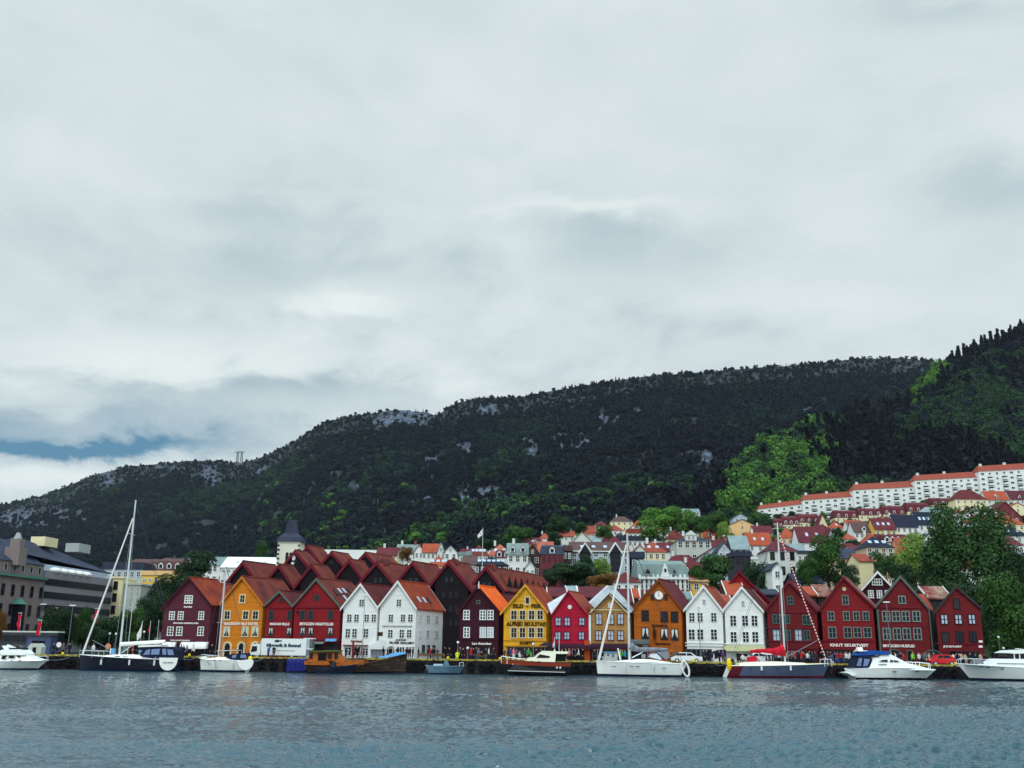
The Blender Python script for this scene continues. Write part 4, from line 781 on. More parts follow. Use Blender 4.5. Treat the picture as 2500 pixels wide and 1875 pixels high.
# ---------------------------------------------------------------- town on the slope
def twin(root,c,w,h,rz,frame='trim_white',cols=2,rows=2,glass='glass'):
    k=('tw',round(w,1),round(h,1),frame,cols,rows,glass)
    if k not in WM:
        m=MB(); fw=.12; m.box((0,-.04,h/2-fw/2),(w,.1,fw)); m.box((0,-.04,-h/2+fw/2),(w,.14,fw)); m.box((-w/2+fw/2,-.04,0),(fw,.098,h-2*fw)); m.box((w/2-fw/2,-.04,0),(fw,.098,h-2*fw))
        for i in range(1,cols): m.box((-w/2+w*i/cols,-.05,0),(.09,.06,h-2*fw))
        for j in range(1,rows): m.box((0,-.05,-h/2+h*j/rows),(w-2*fw,.05,.08))
        m.m=[0]*len(m.f); m.box((0,-.03,0),(w-.1,.02,h-.1),mi=1); WM[k]=m.mesh('window',[frame,glass])
    return inst('window',WM[k],root,Vector(c)-root.location,rz)
def th(px,w,pe,pr,h,typ,wall,roof,label,yaw=0,dep=9,nc=3,rows=None,Y=None,side=0,chim=0,sky=0,dorm=0,ww=1.05,wh=1.5,st=2.9,frame='trim_white',name='town_house',cat='house',zb=None,group=None,wsd=True,rise=None):
    s,e=se(px,pe)
    if Y is None:
        k=float(np.interp(s,KS,KV)); c=h+QZ-190*k-CAMZ
        Y=c/(e-k) if abs(e-k)>.012 else 400
        if not(205<=Y<=590): Y=590 if (e>k*.75 or Y>590) else 210
    X=s*Y; W_m=w*Y/HX; ze=CAMZ+e*Y; a=yaw
    rr=se(px,pr)[1]
    if typ in('s','h','m'): RH=(CAMZ+rr*(Y+dep/2*math.cos(a)))-ze
    else: RH=(pe-pr)*Y/VX
    RH=max(.3,RH)
    if rise: RH=rise
    zb=min(float(T(X,Y))-.5,ze-3) if zb is None else zb
    W_m=max(2.5,(W_m-dep*abs(math.sin(a))*.9)/max(.5,math.cos(a))) if a else W_m
    FX=Vector((math.cos(a),math.sin(a),0)); DX=Vector((-math.sin(a),math.cos(a),0))
    c0=Vector((X,Y,0))-FX*W_m/2
    if a: 
        mid=DX*dep; sh=(mid.x)/2; c0.x-=sh
    root=thing(name,(X,Y,zb),label,cat,group)
    Q=lambda u,v,z:c0+FX*u+DX*v+Vector((0,0,z))
    m=MB(); m.prism([Q(0,0,zb),Q(W_m,0,zb),Q(W_m,dep,zb),Q(0,dep,zb)],(0,0,ze-zb)); 
    o=.35; rm=MB()
    if typ=='s':
        m.prism([Q(0.02,0,ze-.02),Q(0.02,dep,ze-.02),Q(0.02,dep/2,ze+RH-.12)],FX*(W_m-.04))
        rm.prism([Q(-.2,-o,ze-.15),Q(-.2,dep/2,ze+RH),Q(-.2,dep+o,ze-.15),Q(-.2,dep+o,ze-.35),Q(-.2,dep/2,ze+RH-.22),Q(-.2,-o,ze-.35)],FX*(W_m+.4))
    elif typ=='g':
        m.prism([Q(0,0.02,ze-.02),Q(W_m/2,0.02,ze+RH-.12),Q(W_m,0.02,ze-.02)],DX*(dep-.04))
        rm.prism([Q(-o,-.3,ze-.2),Q(W_m/2,-.3,ze+RH),Q(W_m+o,-.3,ze-.2),Q(W_m+o,-.3,ze-.42),Q(W_m/2,-.3,ze+RH-.24),Q(-o,-.3,ze-.42)],DX*(dep+.5))
    elif typ=='h':
        b=min(dep/2,W_m/2)*.95
        rm.add([Q(-o,-o,ze-.1),Q(W_m+o,-o,ze-.1),Q(W_m+o,dep+o,ze-.1),Q(-o,dep+o,ze-.1),Q(b,dep/2,ze+RH),Q(W_m-b,dep/2,ze+RH)],[(0,1,5,4),(1,2,5),(2,3,4,5),(3,0,4),(3,2,1,0)])
    elif typ=='m':
        i1=.9; rm.add([Q(-.2,-.2,ze),Q(W_m+.2,-.2,ze),Q(W_m+.2,dep+.2,ze),Q(-.2,dep+.2,ze)]+[Q(.1,i1,ze+RH*.72),Q(W_m-.1,i1,ze+RH*.72),Q(W_m-.1,dep-i1,ze+RH*.72),Q(.1,dep-i1,ze+RH*.72)]+[Q(.3,dep/2,ze+RH),Q(W_m-.3,dep/2,ze+RH)],
            [(0,1,5,4),(1,2,6,5),(2,3,7,6),(3,0,4,7),(4,5,9,8),(5,6,9),(6,7,8,9),(7,4,8),(3,2,1,0)])
    elif typ=='f':
        rm.prism([Q(-.3,-.3,ze),Q(W_m+.3,-.3,ze),Q(W_m+.3,dep,ze),Q(-.3,dep,ze)],(0,0,max(.4,RH)))
    m.build('wall',wall,root); rf=rm.build('roof',roof,root)
    if rows is None: rows=max(1,min(4,int((ze-zb-1.2)/st)))
    if nc:
        for j in range(rows):
            z=ze-1.25-j*st
            if z<zb+.6: break
            for i in range(nc):
                u=W_m*(i+.5)/nc; twin(root,Q(u,-.01,z),min(ww,W_m/nc*.62),wh,a,frame)
            if (a>.05 or (a==0 and X<-5 and wsd)) and side:
                for i in range(side): twin(root,Q(W_m+.01,dep*(i+.5)/side,z),min(ww,dep/side*.6),wh,a+math.pi/2,frame)
            if a<-.05 and side:
                for i in range(side): twin(root,Q(-.01,dep*(i+.5)/side,z),min(ww,dep/side*.6),wh,a-math.pi/2,frame)
        if typ=='g' and RH>2.2: twin(root,Q(W_m/2,-.01,ze+RH*.3),.8,1.1,a,frame)
    for i in range(chim):
        u=W_m*(.2+.6*i/max(1,chim-1)) if chim>1 else W_m*.3; q=Q(u,dep/2,ze+RH+.3) if typ!='g' else Q(W_m*.5,dep*.4,ze+RH+.3); MB().box(q,(.7,.7,1.7),a).build('chimney','p_pale' if i%2==0 else 'p_brick',rf)
    for i in range(sky):
        u=W_m*(i+1)/(sky+1); f=.45; zz_=ze+RH*f+.06 if typ!='m' else ze+RH*.36; v=dep/2*f if typ!='m' else .3
        if typ=='g': continue
        n=Vector((0,0,.1)); q=Q(u,v,zz_); hx=.45; sl=RH/(dep/2) if typ!='m' else 3; dv=.5 if typ!='m' else .2
        p=[q-FX*hx-DX*dv-Vector((0,0,dv*sl)),q+FX*hx-DX*dv-Vector((0,0,dv*sl)),q+FX*hx+DX*dv+Vector((0,0,dv*sl)),q-FX*hx+DX*dv+Vector((0,0,dv*sl))]; MB().prism(p,(0,-.05,.12)).build('skylight','glass_pale',rf)
    for i in range(dorm):
        u=W_m*(i+.5)/dorm; z=ze+RH*.12; v=.2; m=MB(); hw=.65; hh=1.25
        m.prism([Q(u-hw,v-.3,z),Q(u+hw,v-.3,z),Q(u+hw,v-.3,z+hh),Q(u,v-.3,z+hh+.55),Q(u-hw,v-.3,z+hh)],DX*2.2); d=m.build('dormer','trim_white',rf)
        tw=MB().box((0,-.02,0),(.8,.03,.95)); k='dwin'
        if k not in WM: WM[k]=tw.mesh('window','glass')
        q=Q(u,v-.31,z+hh*.5); o2=bpy.data.objects.new('window',WM[k]); COL.objects.link(o2); o2.parent=root; o2.location=q-root.location; o2.rotation_euler[2]=a
        rr_=MB(); rr_.prism([Q(u-hw-.12,v-.4,z+hh-.05),Q(u,v-.4,z+hh+.65),Q(u+hw+.12,v-.4,z+hh-.05),Q(u+hw+.12,v-.4,z+hh-.17),Q(u,v-.4,z+hh+.5),Q(u-hw-.12,v-.4,z+hh-.17)],DX*2.2); rr_.build('dormer_roof',roof,root)
    BB.append((px-w/2,px+w/2,min(pr,pe-4),topx(np.array([X]),np.array([Y]),np.array([zb+1.5]))[1][0],Y))
    return root
BB=[]
# rows: px,w,eave,ridge,h,typ,wall,roof,label,{}
TOWN=[
(852,146,1372,1341,9,'f','p_white','p_white','long low white flat-roofed hall behind the hotel gables',D_(Y=330,nc=0,dep=14,name='hall',cat='building')),
(606,136,1384,1360,9,'s','p_white','p_white','long low white roof left of the cream church tower',D_(Y=300,nc=10,dep=14,name='hall',cat='building',wh=.8,sky=3)),
(944,52,1355,1336,9,'s','p_cream','t_maroon','red roofed house with cream left gable behind the hotel roofs',D_(Y=320,nc=3,yaw=0,chim=1)),
(994,56,1349,1329,9,'s','p_white','t_verd','pale grey-green roofed house with white chimney stack',D_(Y=325,chim=2)),
(1023,22,1346,1328,8,'g','p_white','t_orange','narrow white gabled house left of the orange roof',D_(Y=318,nc=2,dep=5)),
(1052,44,1347,1327,8,'s','p_white','t_bright','white house with bright orange roof and white end gable',D_(Y=316,nc=4)),
(1076,18,1349,1322,8,'g','p_pale','t_grey','tall narrow pale steep gable right of the orange roof',D_(Y=312,nc=2,dep=5)),
(1100,34,1348,1329,8,'g','p_white','t_slate','white gabled house with grey roof and dark balcony',D_(Y=312,nc=2)),
(1068,54,1381,1358,5,'h','p_peach','t_bright','low bright orange hipped roof with three skylights',D_(Y=268,nc=4,sky=3)),
(1135,28,1356,1347,6,'f','p_pale','t_grey','small pale flat-topped house left of the red skylit roof',D_(Y=290,nc=2)),
(1146,34,1376,1357,6,'s','p_grey','t_brown','grey-brown roofed low house behind the white flagpole',D_(Y=262,nc=3)),
(1168,46,1356,1331,8,'h','p_pale','t_red','rust red hipped roof with several pale skylights',D_(Y=305,sky=4,nc=4)),
(1220,64,1356,1329,8,'h','p_pale','t_salmon','wide salmon pink hipped roof with chimney',D_(Y=315,chim=1,sky=2,nc=5)),
(1228,38,1362,1343,6,'m','p_pale','t_plum','plum mansard with white dormers above the navy roof',D_(Y=285,dorm=2,nc=3)),
(1199,84,1379,1359,7,'h','p_dark','t_navy','low navy hipped roof with a line of skylights',D_(Y=262,sky=6,nc=6)),
(1264,52,1352,1326,9,'s','p_white','t_verd','tall white house with grey-green roof and front gable',D_(Y=262,nc=3,chim=1,rows=3,dorm=2)),
(1294,24,1386,1367,7,'g','p_white','t_grey','small ornate white gabled house left of the dark red block',D_(Y=240,nc=2)),
(1300,42,1356,1324,9,'g','p_brown','t_salmon','dark brown steep gable with orange-brown roof',D_(Y=270,nc=2,dep=10,frame='p_pale')),
(1332,40,1350,1322,9,'s','p_white','t_salmon','orange-brown tiled slope with white dormer, beside the dark brown gable',D_(Y=276,nc=2,dep=8)),
(1348,56,1354,1331,9,'m','p_pink','t_slate','dusky pink-red house with dark purple mansard roof',D_(Y=255,nc=4,dorm=1,frame='p_pink',rows=3)),
(1385,22,1345,1334,9,'f','p_dark','t_brown','narrow dark house between the pink-red house and white block',D_(Y=258,nc=2)),
(1330,30,1315,1302,6,'h','p_white','t_bright','small white house with orange hipped roof above the green trees',D_(nc=2,chim=1)),
(1382,44,1309,1296,6,'s','p_pale','t_orange','orange roofed house with a line of white chimneys',D_(nc=3,chim=3)),
(1421,60,1328,1295,9,'g','p_pale','t_orange','blank pale wide gable wall with orange roof',D_(nc=0,Y=330,dep=10)),
(1441,26,1300,1284,7,'s','p_salmon','t_orange','salmon walled small house below the maroon domed roof',D_(nc=2)),
(1468,38,1283,1272,7,'h','p_cream','t_maroon','cream house with low maroon domed roof',D_(nc=3)),
(1502,42,1295,1281,8,'h','p_white','t_orange','white house with orange-red roof, left of the white tall one',D_(nc=3)),
(1518,56,1273,1261,8,'h','p_cream','t_brown','cream house with brown hipped roof near the wood edge',D_(nc=4,side=0,chim=1)),
(1565,46,1284,1266,9,'h','p_white','t_bright','orange roofed white house left of the big bright green tree',D_(nc=3,dorm=1)),
(1551,34,1302,1290,9,'f','p_white','t_orange','plain white three storey house below the orange roof',D_(nc=3,rows=3)),
(1562,112,1320,1308,6,'f','p_white','t_slate','long flat grey-roofed terrace with pale wall',D_(nc=9,dep=12)),
(1597,60,1347,1323,7,'h','p_cream','t_orange','cream house with bright red-orange hipped roof and skylights',D_(Y=285,nc=4,sky=2,chim=1)),
(1562,30,1345,1328,8,'g','p_pale','t_orange','curved white front gable with orange roof',D_(Y=280,nc=2)),
(1556,32,1362,1346,9,'f','p_dark','t_slate','narrow dark grey house with balconies right of the yacht mast',D_(Y=262,nc=2,rows=3)),
(1531,66,1421,1397,6,'h','p_white','t_dark','low white house with dark red hipped roof behind the brown clock house',D_(Y=212,nc=3)),
(1480,44,1345,1323,13,'s','p_blueg','t_brown','',D_()),
(1694,86,1320,1305,14,'h','p_green','t_slate','big pale grey-white four storey mansion with pediment and slate roof',D_(Y=330,nc=5,rows=4,st=4.2,ww=1.4,wh=2.1,dep=14,side=0,chim=1)),
(1812,66,1281,1266,9,'g','p_peach','t_slate','peach walled house with classical pediment and long side wing',D_(nc=1,dep=12,side=4)),
(1808,38,1264,1253,7,'g','p_blueg','t_verd','small pale green gabled house behind the peach pediment house',D_(nc=2)),
(1688,44,1252,1242,6,'s','p_white','t_verd','white house with pale roof half hidden by the bright green trees',D_(nc=3)),
(1762,46,1336,1317,8,'s','p_pale','t_plum','plum roofed house with two tall white chimneys',D_(nc=3,chim=2)),
(1768,32,1345,1322,10,'g','p_blueg','t_slate','pale blue-grey steep ornate gable below the plum roof',D_(Y=300,nc=2,rows=3)),
(1808,46,1340,1308,8,'s','p_dark','t_grey','weathered light grey roof over dark walls',D_(nc=3)),
(1813,40,1358,1345,9,'f','p_dark','t_slate','dark slate coloured flat house with glazed front',D_(Y=262,nc=3,frame='p_dark',rows=3)),
(1856,62,1330,1300,7,'s','p_white','t_bright','white house with wide red-orange roof and two big skylights',D_(nc=3,sky=2,chim=1)),
(1838,22,1322,1305,7,'g','p_white','t_orange','small white gable left of the wide red-orange roof',D_(nc=1)),
(1852,44,1366,1359,7,'f','p_white','p_white','plain white flat-roofed annexe beside the dark slate house',D_(Y=268,nc=2)),
(1928,42,1313,1289,7,'h','p_peach','t_bright','orange hipped roof left of the large maroon roof',D_(nc=3)),
(1987,76,1323,1286,9,'s','p_white','t_maroon','large steep maroon roof over white walls, centre right of the slope',D_(nc=4,sky=2)),
(2030,24,1328,1288,9,'g','p_blueg','t_maroon','tall narrow pale blue-white gable right of the large maroon roof',D_(nc=1,dep=6)),
(1909,74,1344,1319,13,'h','p_pale','t_plum','tall pale corner building with dark balconies and plum roof',D_(Y=232,nc=3,rows=5,st=3.3,wh=1.9,dep=9,frame='p_dark',side=2)),
(1965,40,1352,1344,9,'f','p_pale','t_slate','pale house with flat slate roof left of the big round tree',D_(Y=250,nc=3)),
(1897,26,1388,1371,6,'g','p_white','t_slate','small white house with slate roof beside tall corner building',D_(Y=216,nc=1)),
(2046,36,1289,1273,6,'h','p_cream','t_bright','small orange hipped roof under the maroon terrace',D_(nc=2,sky=1)),
(2092,40,1289,1270,6,'s','p_white','t_bright','orange roofed white house beside the brown roofed white house',D_(nc=2)),
(2110,50,1299,1273,8,'s','p_white','t_brown','white house with dark brown roof and a white dormer',D_(nc=4,dorm=1)),
(2079,26,1316,1302,7,'h','p_white','t_bright','tiny white house with small orange hipped roof',D_(nc=2)),
(2073,48,1362,1338,9,'s','p_cream','t_slate','dark slate roof with black attic band over cream wall',D_(Y=245,nc=3,frame='p_brick')),
(2113,34,1368,1352,12,'s','p_cream','t_orange','tall blank cream wall right of the dark slate roof',D_(Y=236,nc=0)),
(2098,36,1344,1332,7,'s','p_pale','t_maroon','low maroon roofs behind the slate roof',D_(Y=272,nc=2)),
(2148,70,1336,1310,12,'h','p_tan','t_navy','tall tan house with paired arched windows and black hipped roof',D_(Y=255,nc=4,rows=3,st=3.8,wh=2,ww=1.2,sky=3)),
(2162,54,1292,1265,9,'s','p_yellow','t_maroon','yellow house with red roof and a row of attic windows',D_(nc=4,sky=3)),
(2180,42,1326,1306,8,'m','p_white','t_plum','plum mansard roof with white dormers above the tan house',D_(Y=290,dorm=3,nc=3)),
(2213,26,1350,1312,9,'s','p_salmon','t_orange','salmon orange roof beside the leafy pale tree',D_(Y=270,nc=1)),
(2214,56,1286,1257,9,'s','p_white','t_navy','white house with navy roof and three attic windows',D_(nc=4,dorm=0)),
(2267,54,1281,1250,9,'s','p_white','t_navy','navy roofed white house with skylights, behind the two big dark trees',D_(nc=3,sky=4)),
(2288,84,1253,1238,8,'h','p_pale','t_grey','wide pale grey hipped roof under the terrace',D_(nc=5)),
(2371,82,1219,1196,10,'h','p_cream','t_dark','large cream house with dark red hipped roof below the white blocks',D_(nc=5,dep=11,chim=1)),
(2436,56,1220,1199,7,'s','p_pale','t_bright','bright red roof right of the large cream house',D_(nc=4,dorm=1,sky=1)),
(2490,48,1219,1198,7,'s','p_pale','t_plum','plum roof at the right edge below the white blocks',D_(nc=4,dorm=1)),
(2382,36,1249,1233,7,'g','p_white','t_maroon','small white house with red gabled roof behind the right trees',D_(nc=2)),
(2420,34,1249,1233,7,'g','p_white','t_plum','small white house with plum pyramid roof',D_(nc=2)),
(2346,26,1253,1243,6,'h','p_white','t_orange','tiny orange roofed house left of the two right trees',D_(nc=2)),
(2457,78,1262,1221,8,'g','p_pink','t_plum','large plum coloured gable near the right edge',D_(nc=3,dep=9)),
(2468,70,1280,1258,7,'h','p_cream','t_bright','wide orange hipped roof with two white chimneys near the right edge',D_(nc=4,chim=2)),
(2455,50,1298,1278,6,'h','p_pale','t_maroon','maroon hipped roof above the navy roof at the right edge',D_(nc=3,sky=1)),
(2480,66,1308,1283,8,'h','p_pale','t_navy','navy hipped roof at the right edge',D_(nc=4,sky=2)),
(2477,46,1331,1306,10,'h','p_white','t_maroon','white house with maroon roof at the right edge behind trees',D_(Y=290,nc=3,rows=3)),
(1700,60,1418,1405,7,'s','p_yellow','t_mossy','ochre yellow house hidden among the dark trees behind the right white pair',D_(Y=225,nc=3)),
(1975,70,1420,1400,8,'s','p_dark','t_slate','dark pub-like house under the round green tree',D_(Y=218,nc=4)),
(2200,60,1420,1400,10,'s','p_cream','t_orange','pale house glimpsed behind the pale leafy trees',D_(Y=262,nc=4,rows=3)),
(2335,60,1425,1410,10,'s','p_white','t_grey','white house glimpsed between the two big dark trees',D_(Y=262,nc=5,rows=4)),
(2455,60,1440,1420,8,'s','p_salmon','t_orange','salmon house glimpsed through the right hand trees',D_(Y=240,nc=3)),
]
for t_ in TOWN:
    if not t_[8]: continue
    px,w,pe,pr,h_,ty_,wa,ro,lb,kw=t_
    th(px,w,pe,pr,h_,ty_,wa,ro,lb,**kw)
# filler houses hidden in gaps of the slope: pale block with two dark balcony bays
def bays():
    Y=262; r=th(1465,146,1346,1323,13,'s','p_blueg','t_brown','wide blue-white apartment house with two dark balcony bays and white gables',Y=Y,nc=0,dep=10,sky=4,name='apartment_house',cat='building')
    for cx in (1428,1502):
        a=P(cx,1346,Y); w=28*Y/HX; zt=P(cx,1324,Y).z; ze=P(cx,1344,Y).z; zb=P(cx,1396,Y).z
        m=MB(); m.box((a.x,Y-.15,(ze+zb)/2),(w*.9,.5,ze-zb)); b=m.build('balcony_bay','glass_bay',r)
        for k in range(1,4): z=ze-(ze-zb)*k/4; MB().box((a.x,Y-.45,z),(w*.9,.2,.25)).build('balcony_rail','trim_dark',b)
        m=MB(); 
        for s_ in (-1,1): m.prism([(a.x+s_*w*.62,Y-1.2,ze-.6),(a.x,Y-1.2,zt),(a.x,Y-1.2,zt-.55),(a.x+s_*w*.62,Y-1.2,ze-1.2)],(0,4.5,0))
        m.build('gable_frame','trim_white',r); MB().prism([(a.x-w*.5,Y-.8,ze-.4),(a.x+w*.5,Y-.8,ze-.4),(a.x,Y-.8,zt-.6)],(0,3.6,0)).build('gable_glazing','glass_bay',r)
    for cx in (1402,1455,1478,1530):
        for py in (1353,1370,1388):
            p=P(cx,py,Y-.02); twin(r,p,1.2,1.4,0)
    p=P(1465,1345,Y-.05); MB().box((p.x,Y-.1,p.z-.2),(146*Y/HX,.5,.4)).build('eaves_board','trim_white',r)
bays()
# ornate brick and white building behind the brown clock house
def ornate():
    Y=222; r=th(1618,124,1411,1369,9,'m','p_brick','t_verd','ornate brick and white building with grey-green roof, white dormer gable',Y=Y,nc=0,dep=12,name='ornate_building',cat='building')
    for i,px in enumerate(range(1562,1682,11)):
        a=P(px,1425,Y); MB().box((a.x,Y-.12,a.z-1),(.35,.25,6)).build('pilaster','trim_white',r)
        if i<11: p=P(px+5.5,1426,Y-.02); twin(r,p,.6,2.2,0,rows=2,cols=1)
    a,b=P(1558,1411,Y),P(1680,1411,Y); MB().box(((a.x+b.x)/2,Y-.3,a.z),(b.x-a.x,.8,.5)).build('cornice','trim_white',r)
    for px,w,y0,y1,mt in ((1624,22,1377,1408,'trim_white'),(1581,24,1380,1406,'t_verd'),(1646,12,1384,1404,'t_verd')):
        a=P(px,y1,Y); z1=P(px,y0,Y).z; hw=w*Y/HX/2; m=MB()
        if mt=='trim_white': pts=[(-1,0),(1,0),(.55,.45),(.5,.75),(.25,.8),(.2,1),(-.2,1),(-.25,.8),(-.5,.75),(-.55,.45)]
        else: pts=[(-1,0),(1,0),(1,.3),(0,1),(-1,.3)]
        m.prism([(a.x+hw*u,Y-.5,a.z+(z1-a.z)*v) for u,v in pts],(0,3,0)); d=m.build('dormer',mt,r)
        MB().prism([(a.x+hw*.5*u,Y-.54,a.z+(z1-a.z)*(.2+.45*v)) for u,v in ((-1,0),(1,0),(.9,.5),(0,1),(-.9,.5))] if mt!='trim_white' else [(a.x-hw*.25,Y-.54,a.z+.9),(a.x+hw*.25,Y-.54,a.z+.9),(a.x+hw*.25,Y-.54,a.z+1.7),(a.x-hw*.25,Y-.54,a.z+1.7)],(0,.03,0)).build('window','glass',d)
ornate()
# pediment on the mansion
Y=330; a=P(1687,1320,Y); hw=15*Y/HX; zt=P(1687,1295,Y).z; r=[o for o in COL.objects if o.get('label','').startswith('big pale grey-white')][0]
m=MB(); m.prism([(a.x-hw*.9,Y-.5,a.z),(a.x+hw*.9,Y-.5,a.z),(a.x+hw*.9,Y-.5,a.z+(zt-a.z)*.5),(a.x-hw*.9,Y-.5,a.z+(zt-a.z)*.5)],(0,3,0)); m.prism([(a.x-hw,Y-.7,a.z+(zt-a.z)*.52),(a.x+hw,Y-.7,a.z+(zt-a.z)*.52),(a.x,Y-.7,zt)],(0,3,0)); m.build('pediment','p_pale',r)
for dx in (-.35,.35): p=(a.x+hw*dx,Y-.52,a.z+(zt-a.z)*.27); twin(r,p,.9,1.1,0)
# long maroon-roofed terrace under the white blocks
TR=[(1892,46,1288,1266),(1932,41,1281,1260),(1976,54,1276,1255),(2067,58,1264,1246),(2126,60,1258,1241),(2184,57,1256,1235),(2243,57,1249,1227),(2303,57,1233,1216)]
for i,(px,w,pe,pr) in enumerate(TR):
    th(px,w,pe,pr,6,'m','p_cream','t_maroon',['maroon mansard terrace house, cream walled, lowest end','maroon mansard terrace house, second up from the lowest end','maroon mansard terrace house with the blank cream gable','maroon mansard terrace house right of the blank cream gable gap','maroon mansard terrace house above the brown roofed white house','maroon mansard terrace house above the yellow house','maroon mansard terrace house above the navy roofs','maroon mansard terrace house, highest, beside the large cream house'][i],dorm=3,nc=4,chim=1,dep=9,Y=520 if i<3 else 545,group='maroon roofed terrace houses')
th(2010,28,1290,1254,7,'g','p_cream','t_maroon','blank cream end gable of the maroon terrace',Y=512,nc=2,dep=9)
# five stepped white apartment blocks
AP=[(1851,1959,1243,1231,1230,1222,3),(1960,2082,1221,1209,1212,1199,3),(2083,2233,1196,1183,1188,1174,4),(2233,2389,1173,1160,1164.5,1152,4),(2389,2530,1151,1138,1143,1130,4)]
nm_=['lowest leftmost white balconied apartment block with orange roof','second lowest white balconied apartment block with orange roof','middle white balconied apartment block of the stepped five','second highest white balconied apartment block with orange roof','highest white balconied apartment block, cut by the right edge']
for i,(x0,x1,ye0,yr0,ye1,yr1,nf) in enumerate(AP):
    Y=585-3*i; a=P(x0,ye0,Y); b=P(x1,ye1,Y); ze=(a.z+b.z)/2; yaw=math.atan2(0,1)
    fl=13.6*Y/VX; W_m=b.x-a.x; zb=ze-fl*(nf+1.6); dep=11
    r=thing('apartment_block',((a.x+b.x)/2,Y,zb),nm_[i],'building','stepped white apartment blocks on the slope')
    sl=(b.z-a.z)  # blocks follow the slope slightly
    MB().prism([(a.x,Y,zb),(b.x,Y,zb),(b.x,Y,b.z),(a.x,Y,a.z)],(0,dep,0)).build('wall','p_white',r)
    ra=P(x0+8,yr0,Y+dep/2); rb=P(x1,yr1,Y+dep/2); rh=(ra.z+rb.z)/2-ze
    rh=max(2.2,rh); o=.4
    m=MB(); m.add([(a.x-.3,Y-o,a.z-.1),(b.x+.2,Y-o,b.z-.1),(b.x+.2,Y+dep+o,b.z-.1),(a.x-.3,Y+dep+o,a.z-.1),(a.x+2.2,Y+dep/2,a.z+rh),(b.x+.2,Y+dep/2,b.z+rh)],[(0,1,5,4),(1,2,5),(2,3,4,5),(3,0,4),(3,2,1,0)]); rf=m.build('roof','t_orange',r)
    for f in (.08,.5): MB().box((a.x+W_m*f+1.2,Y+dep/2,a.z+sl*f+rh+.3),(1.4,1,1.6)).build('chimney','p_pale',rf)
    n=int(round(W_m/4.3)); 
    for j in range(nf+1):
        for k in range(n):
            f=(k+.5)/n; z=a.z+sl*f-fl*(.55+j); kind=(k%4)
            if kind in(1,3) and j>0:
                m=MB(); m.box((0,-.7,-.75),(3.0,1.4,.15)); m.box((0,-1.35,-.3),(3.0,.08,.9)); m.m=[0]*12; m.box((0,-.65,.95),(3.1,1.3,.08),mi=1); m.box((0,-.03,.1),(2.2,.05,1.5),mi=2)
                if 'balc' not in WM: WM['balc']=m.mesh('balcony',['p_white','p_dark','glass'])
                inst('balcony',WM['balc'],r,(a.x+W_m*f-r.location.x,-.01,z-r.location.z))
            else: twin(r,(a.x+W_m*f,Y-.02,z),2.0 if kind==0 else 1.4,1.35,0,frame='p_white',cols=2,rows=1)
# ---------------------------------------------------------------- old streets at the left
def seg(d): return Vector((-86.6+.122*d,190+.9925*d,0))
DR=Vector((.122,.9925,0)); NR=Vector((.9925,-.122,0)); RZ=math.atan2(DR.y,DR.x)
def street_block(name,label,d0,d1,zt,wall,wd=18,zb=QZ,ztr=None):
    a,b=seg(d0),seg(d1); r=thing(name,(*((a+b)/2).xy,zb),label,'building'); MB().prism([(a.x,a.y,zb),(b.x,b.y,zb),(b-NR*wd).xy.to_tuple()+(zb,),(a-NR*wd).xy.to_tuple()+(zb,)],(0,0,zt-zb)).build('wall',wall,r); return r
def zat(px,py,d): return P(px,py,seg(d).y).z
# stone building
zt=zat(80,1415,-2); r=street_block('stone_building','grey stone townhouse with green copper cornice at the left edge',-34,0,zt,'p_stone')
for d in np.arange(-32.5,0,2.9):
    for k in range(4):
        z=zt-2.3-k*3.35
        if z>QZ+1: p=seg(d)+NR*.02; p.z=z; twin(r,p,.95,2.0,RZ,frame='p_dark',cols=1,rows=2)
    p=seg(d)+NR*.02; p.z=zt+1.3; 
m=MB(); a,b=seg(-34),seg(.1); m.prism([(*(a+NR*.7).xy,zt),(*(b+NR*.7).xy,zt),(*(b-NR*.3).xy,zt),(*(a-NR*.3).xy,zt)],(0,0,.45)); m.build('cornice','copper',r)
m=MB(); m.prism([(*(a-NR*.4).xy,zt+.4),(*(b-NR*.4).xy,zt+.4),(*(b-NR*14).xy,zt+.4),(*(a-NR*14).xy,zt+.4)],(0,0,2.3)); at=m.build('attic','p_stone',r)
for d in np.arange(-32.5,0,2.6): p=seg(d)-NR*.37; p.z=zt+1.6; twin(r,p,.9,1.3,RZ,frame='p_grey',cols=1,rows=1)
m=MB(); z=zt+2.7; A_,B_,C_,D2=[(a-NR*.1),(b-NR*.1),(b-NR*14),(a-NR*14)]; ri0,ri1=(a-NR*7),(b-NR*7-DR*3)
m.add([(*A_.xy,z),(*B_.xy,z),(*C_.xy,z),(*D2.xy,z),(*ri0.xy,z+4.6),(*ri1.xy,z+4.6)],[(0,1,5,4),(1,2,5),(2,3,4,5),(3,0,4)]); m.build('roof','t_slate',r)
for d in (-9,-24):
    q=seg(d)-NR*.5; m=MB(); m.box((q.x,q.y,zt+3.6),(2.4,2.8,3.2),RZ); m.box((q.x,q.y,zt+5.8),(1.5,1.8,1.8),RZ); g_=m.build('gable_turret','p_stone',r); MB().tube((q.x,q.y,zt+6.6),(q.x,q.y,zt+7.8),.8,.3,8).build('turret_cap','p_grey',g_)
p=seg(-8)+NR*.6; m=MB(); m.box((p.x,p.y,zt-8.5),(1.2,2.2,7.5),RZ); o=m.build('bay_window','glass_bay',r); MB().tube((p.x,p.y,zt-4.7),(p.x,p.y,zt-3.7),1.5,.5,10).build('bay_roof','copper',o)
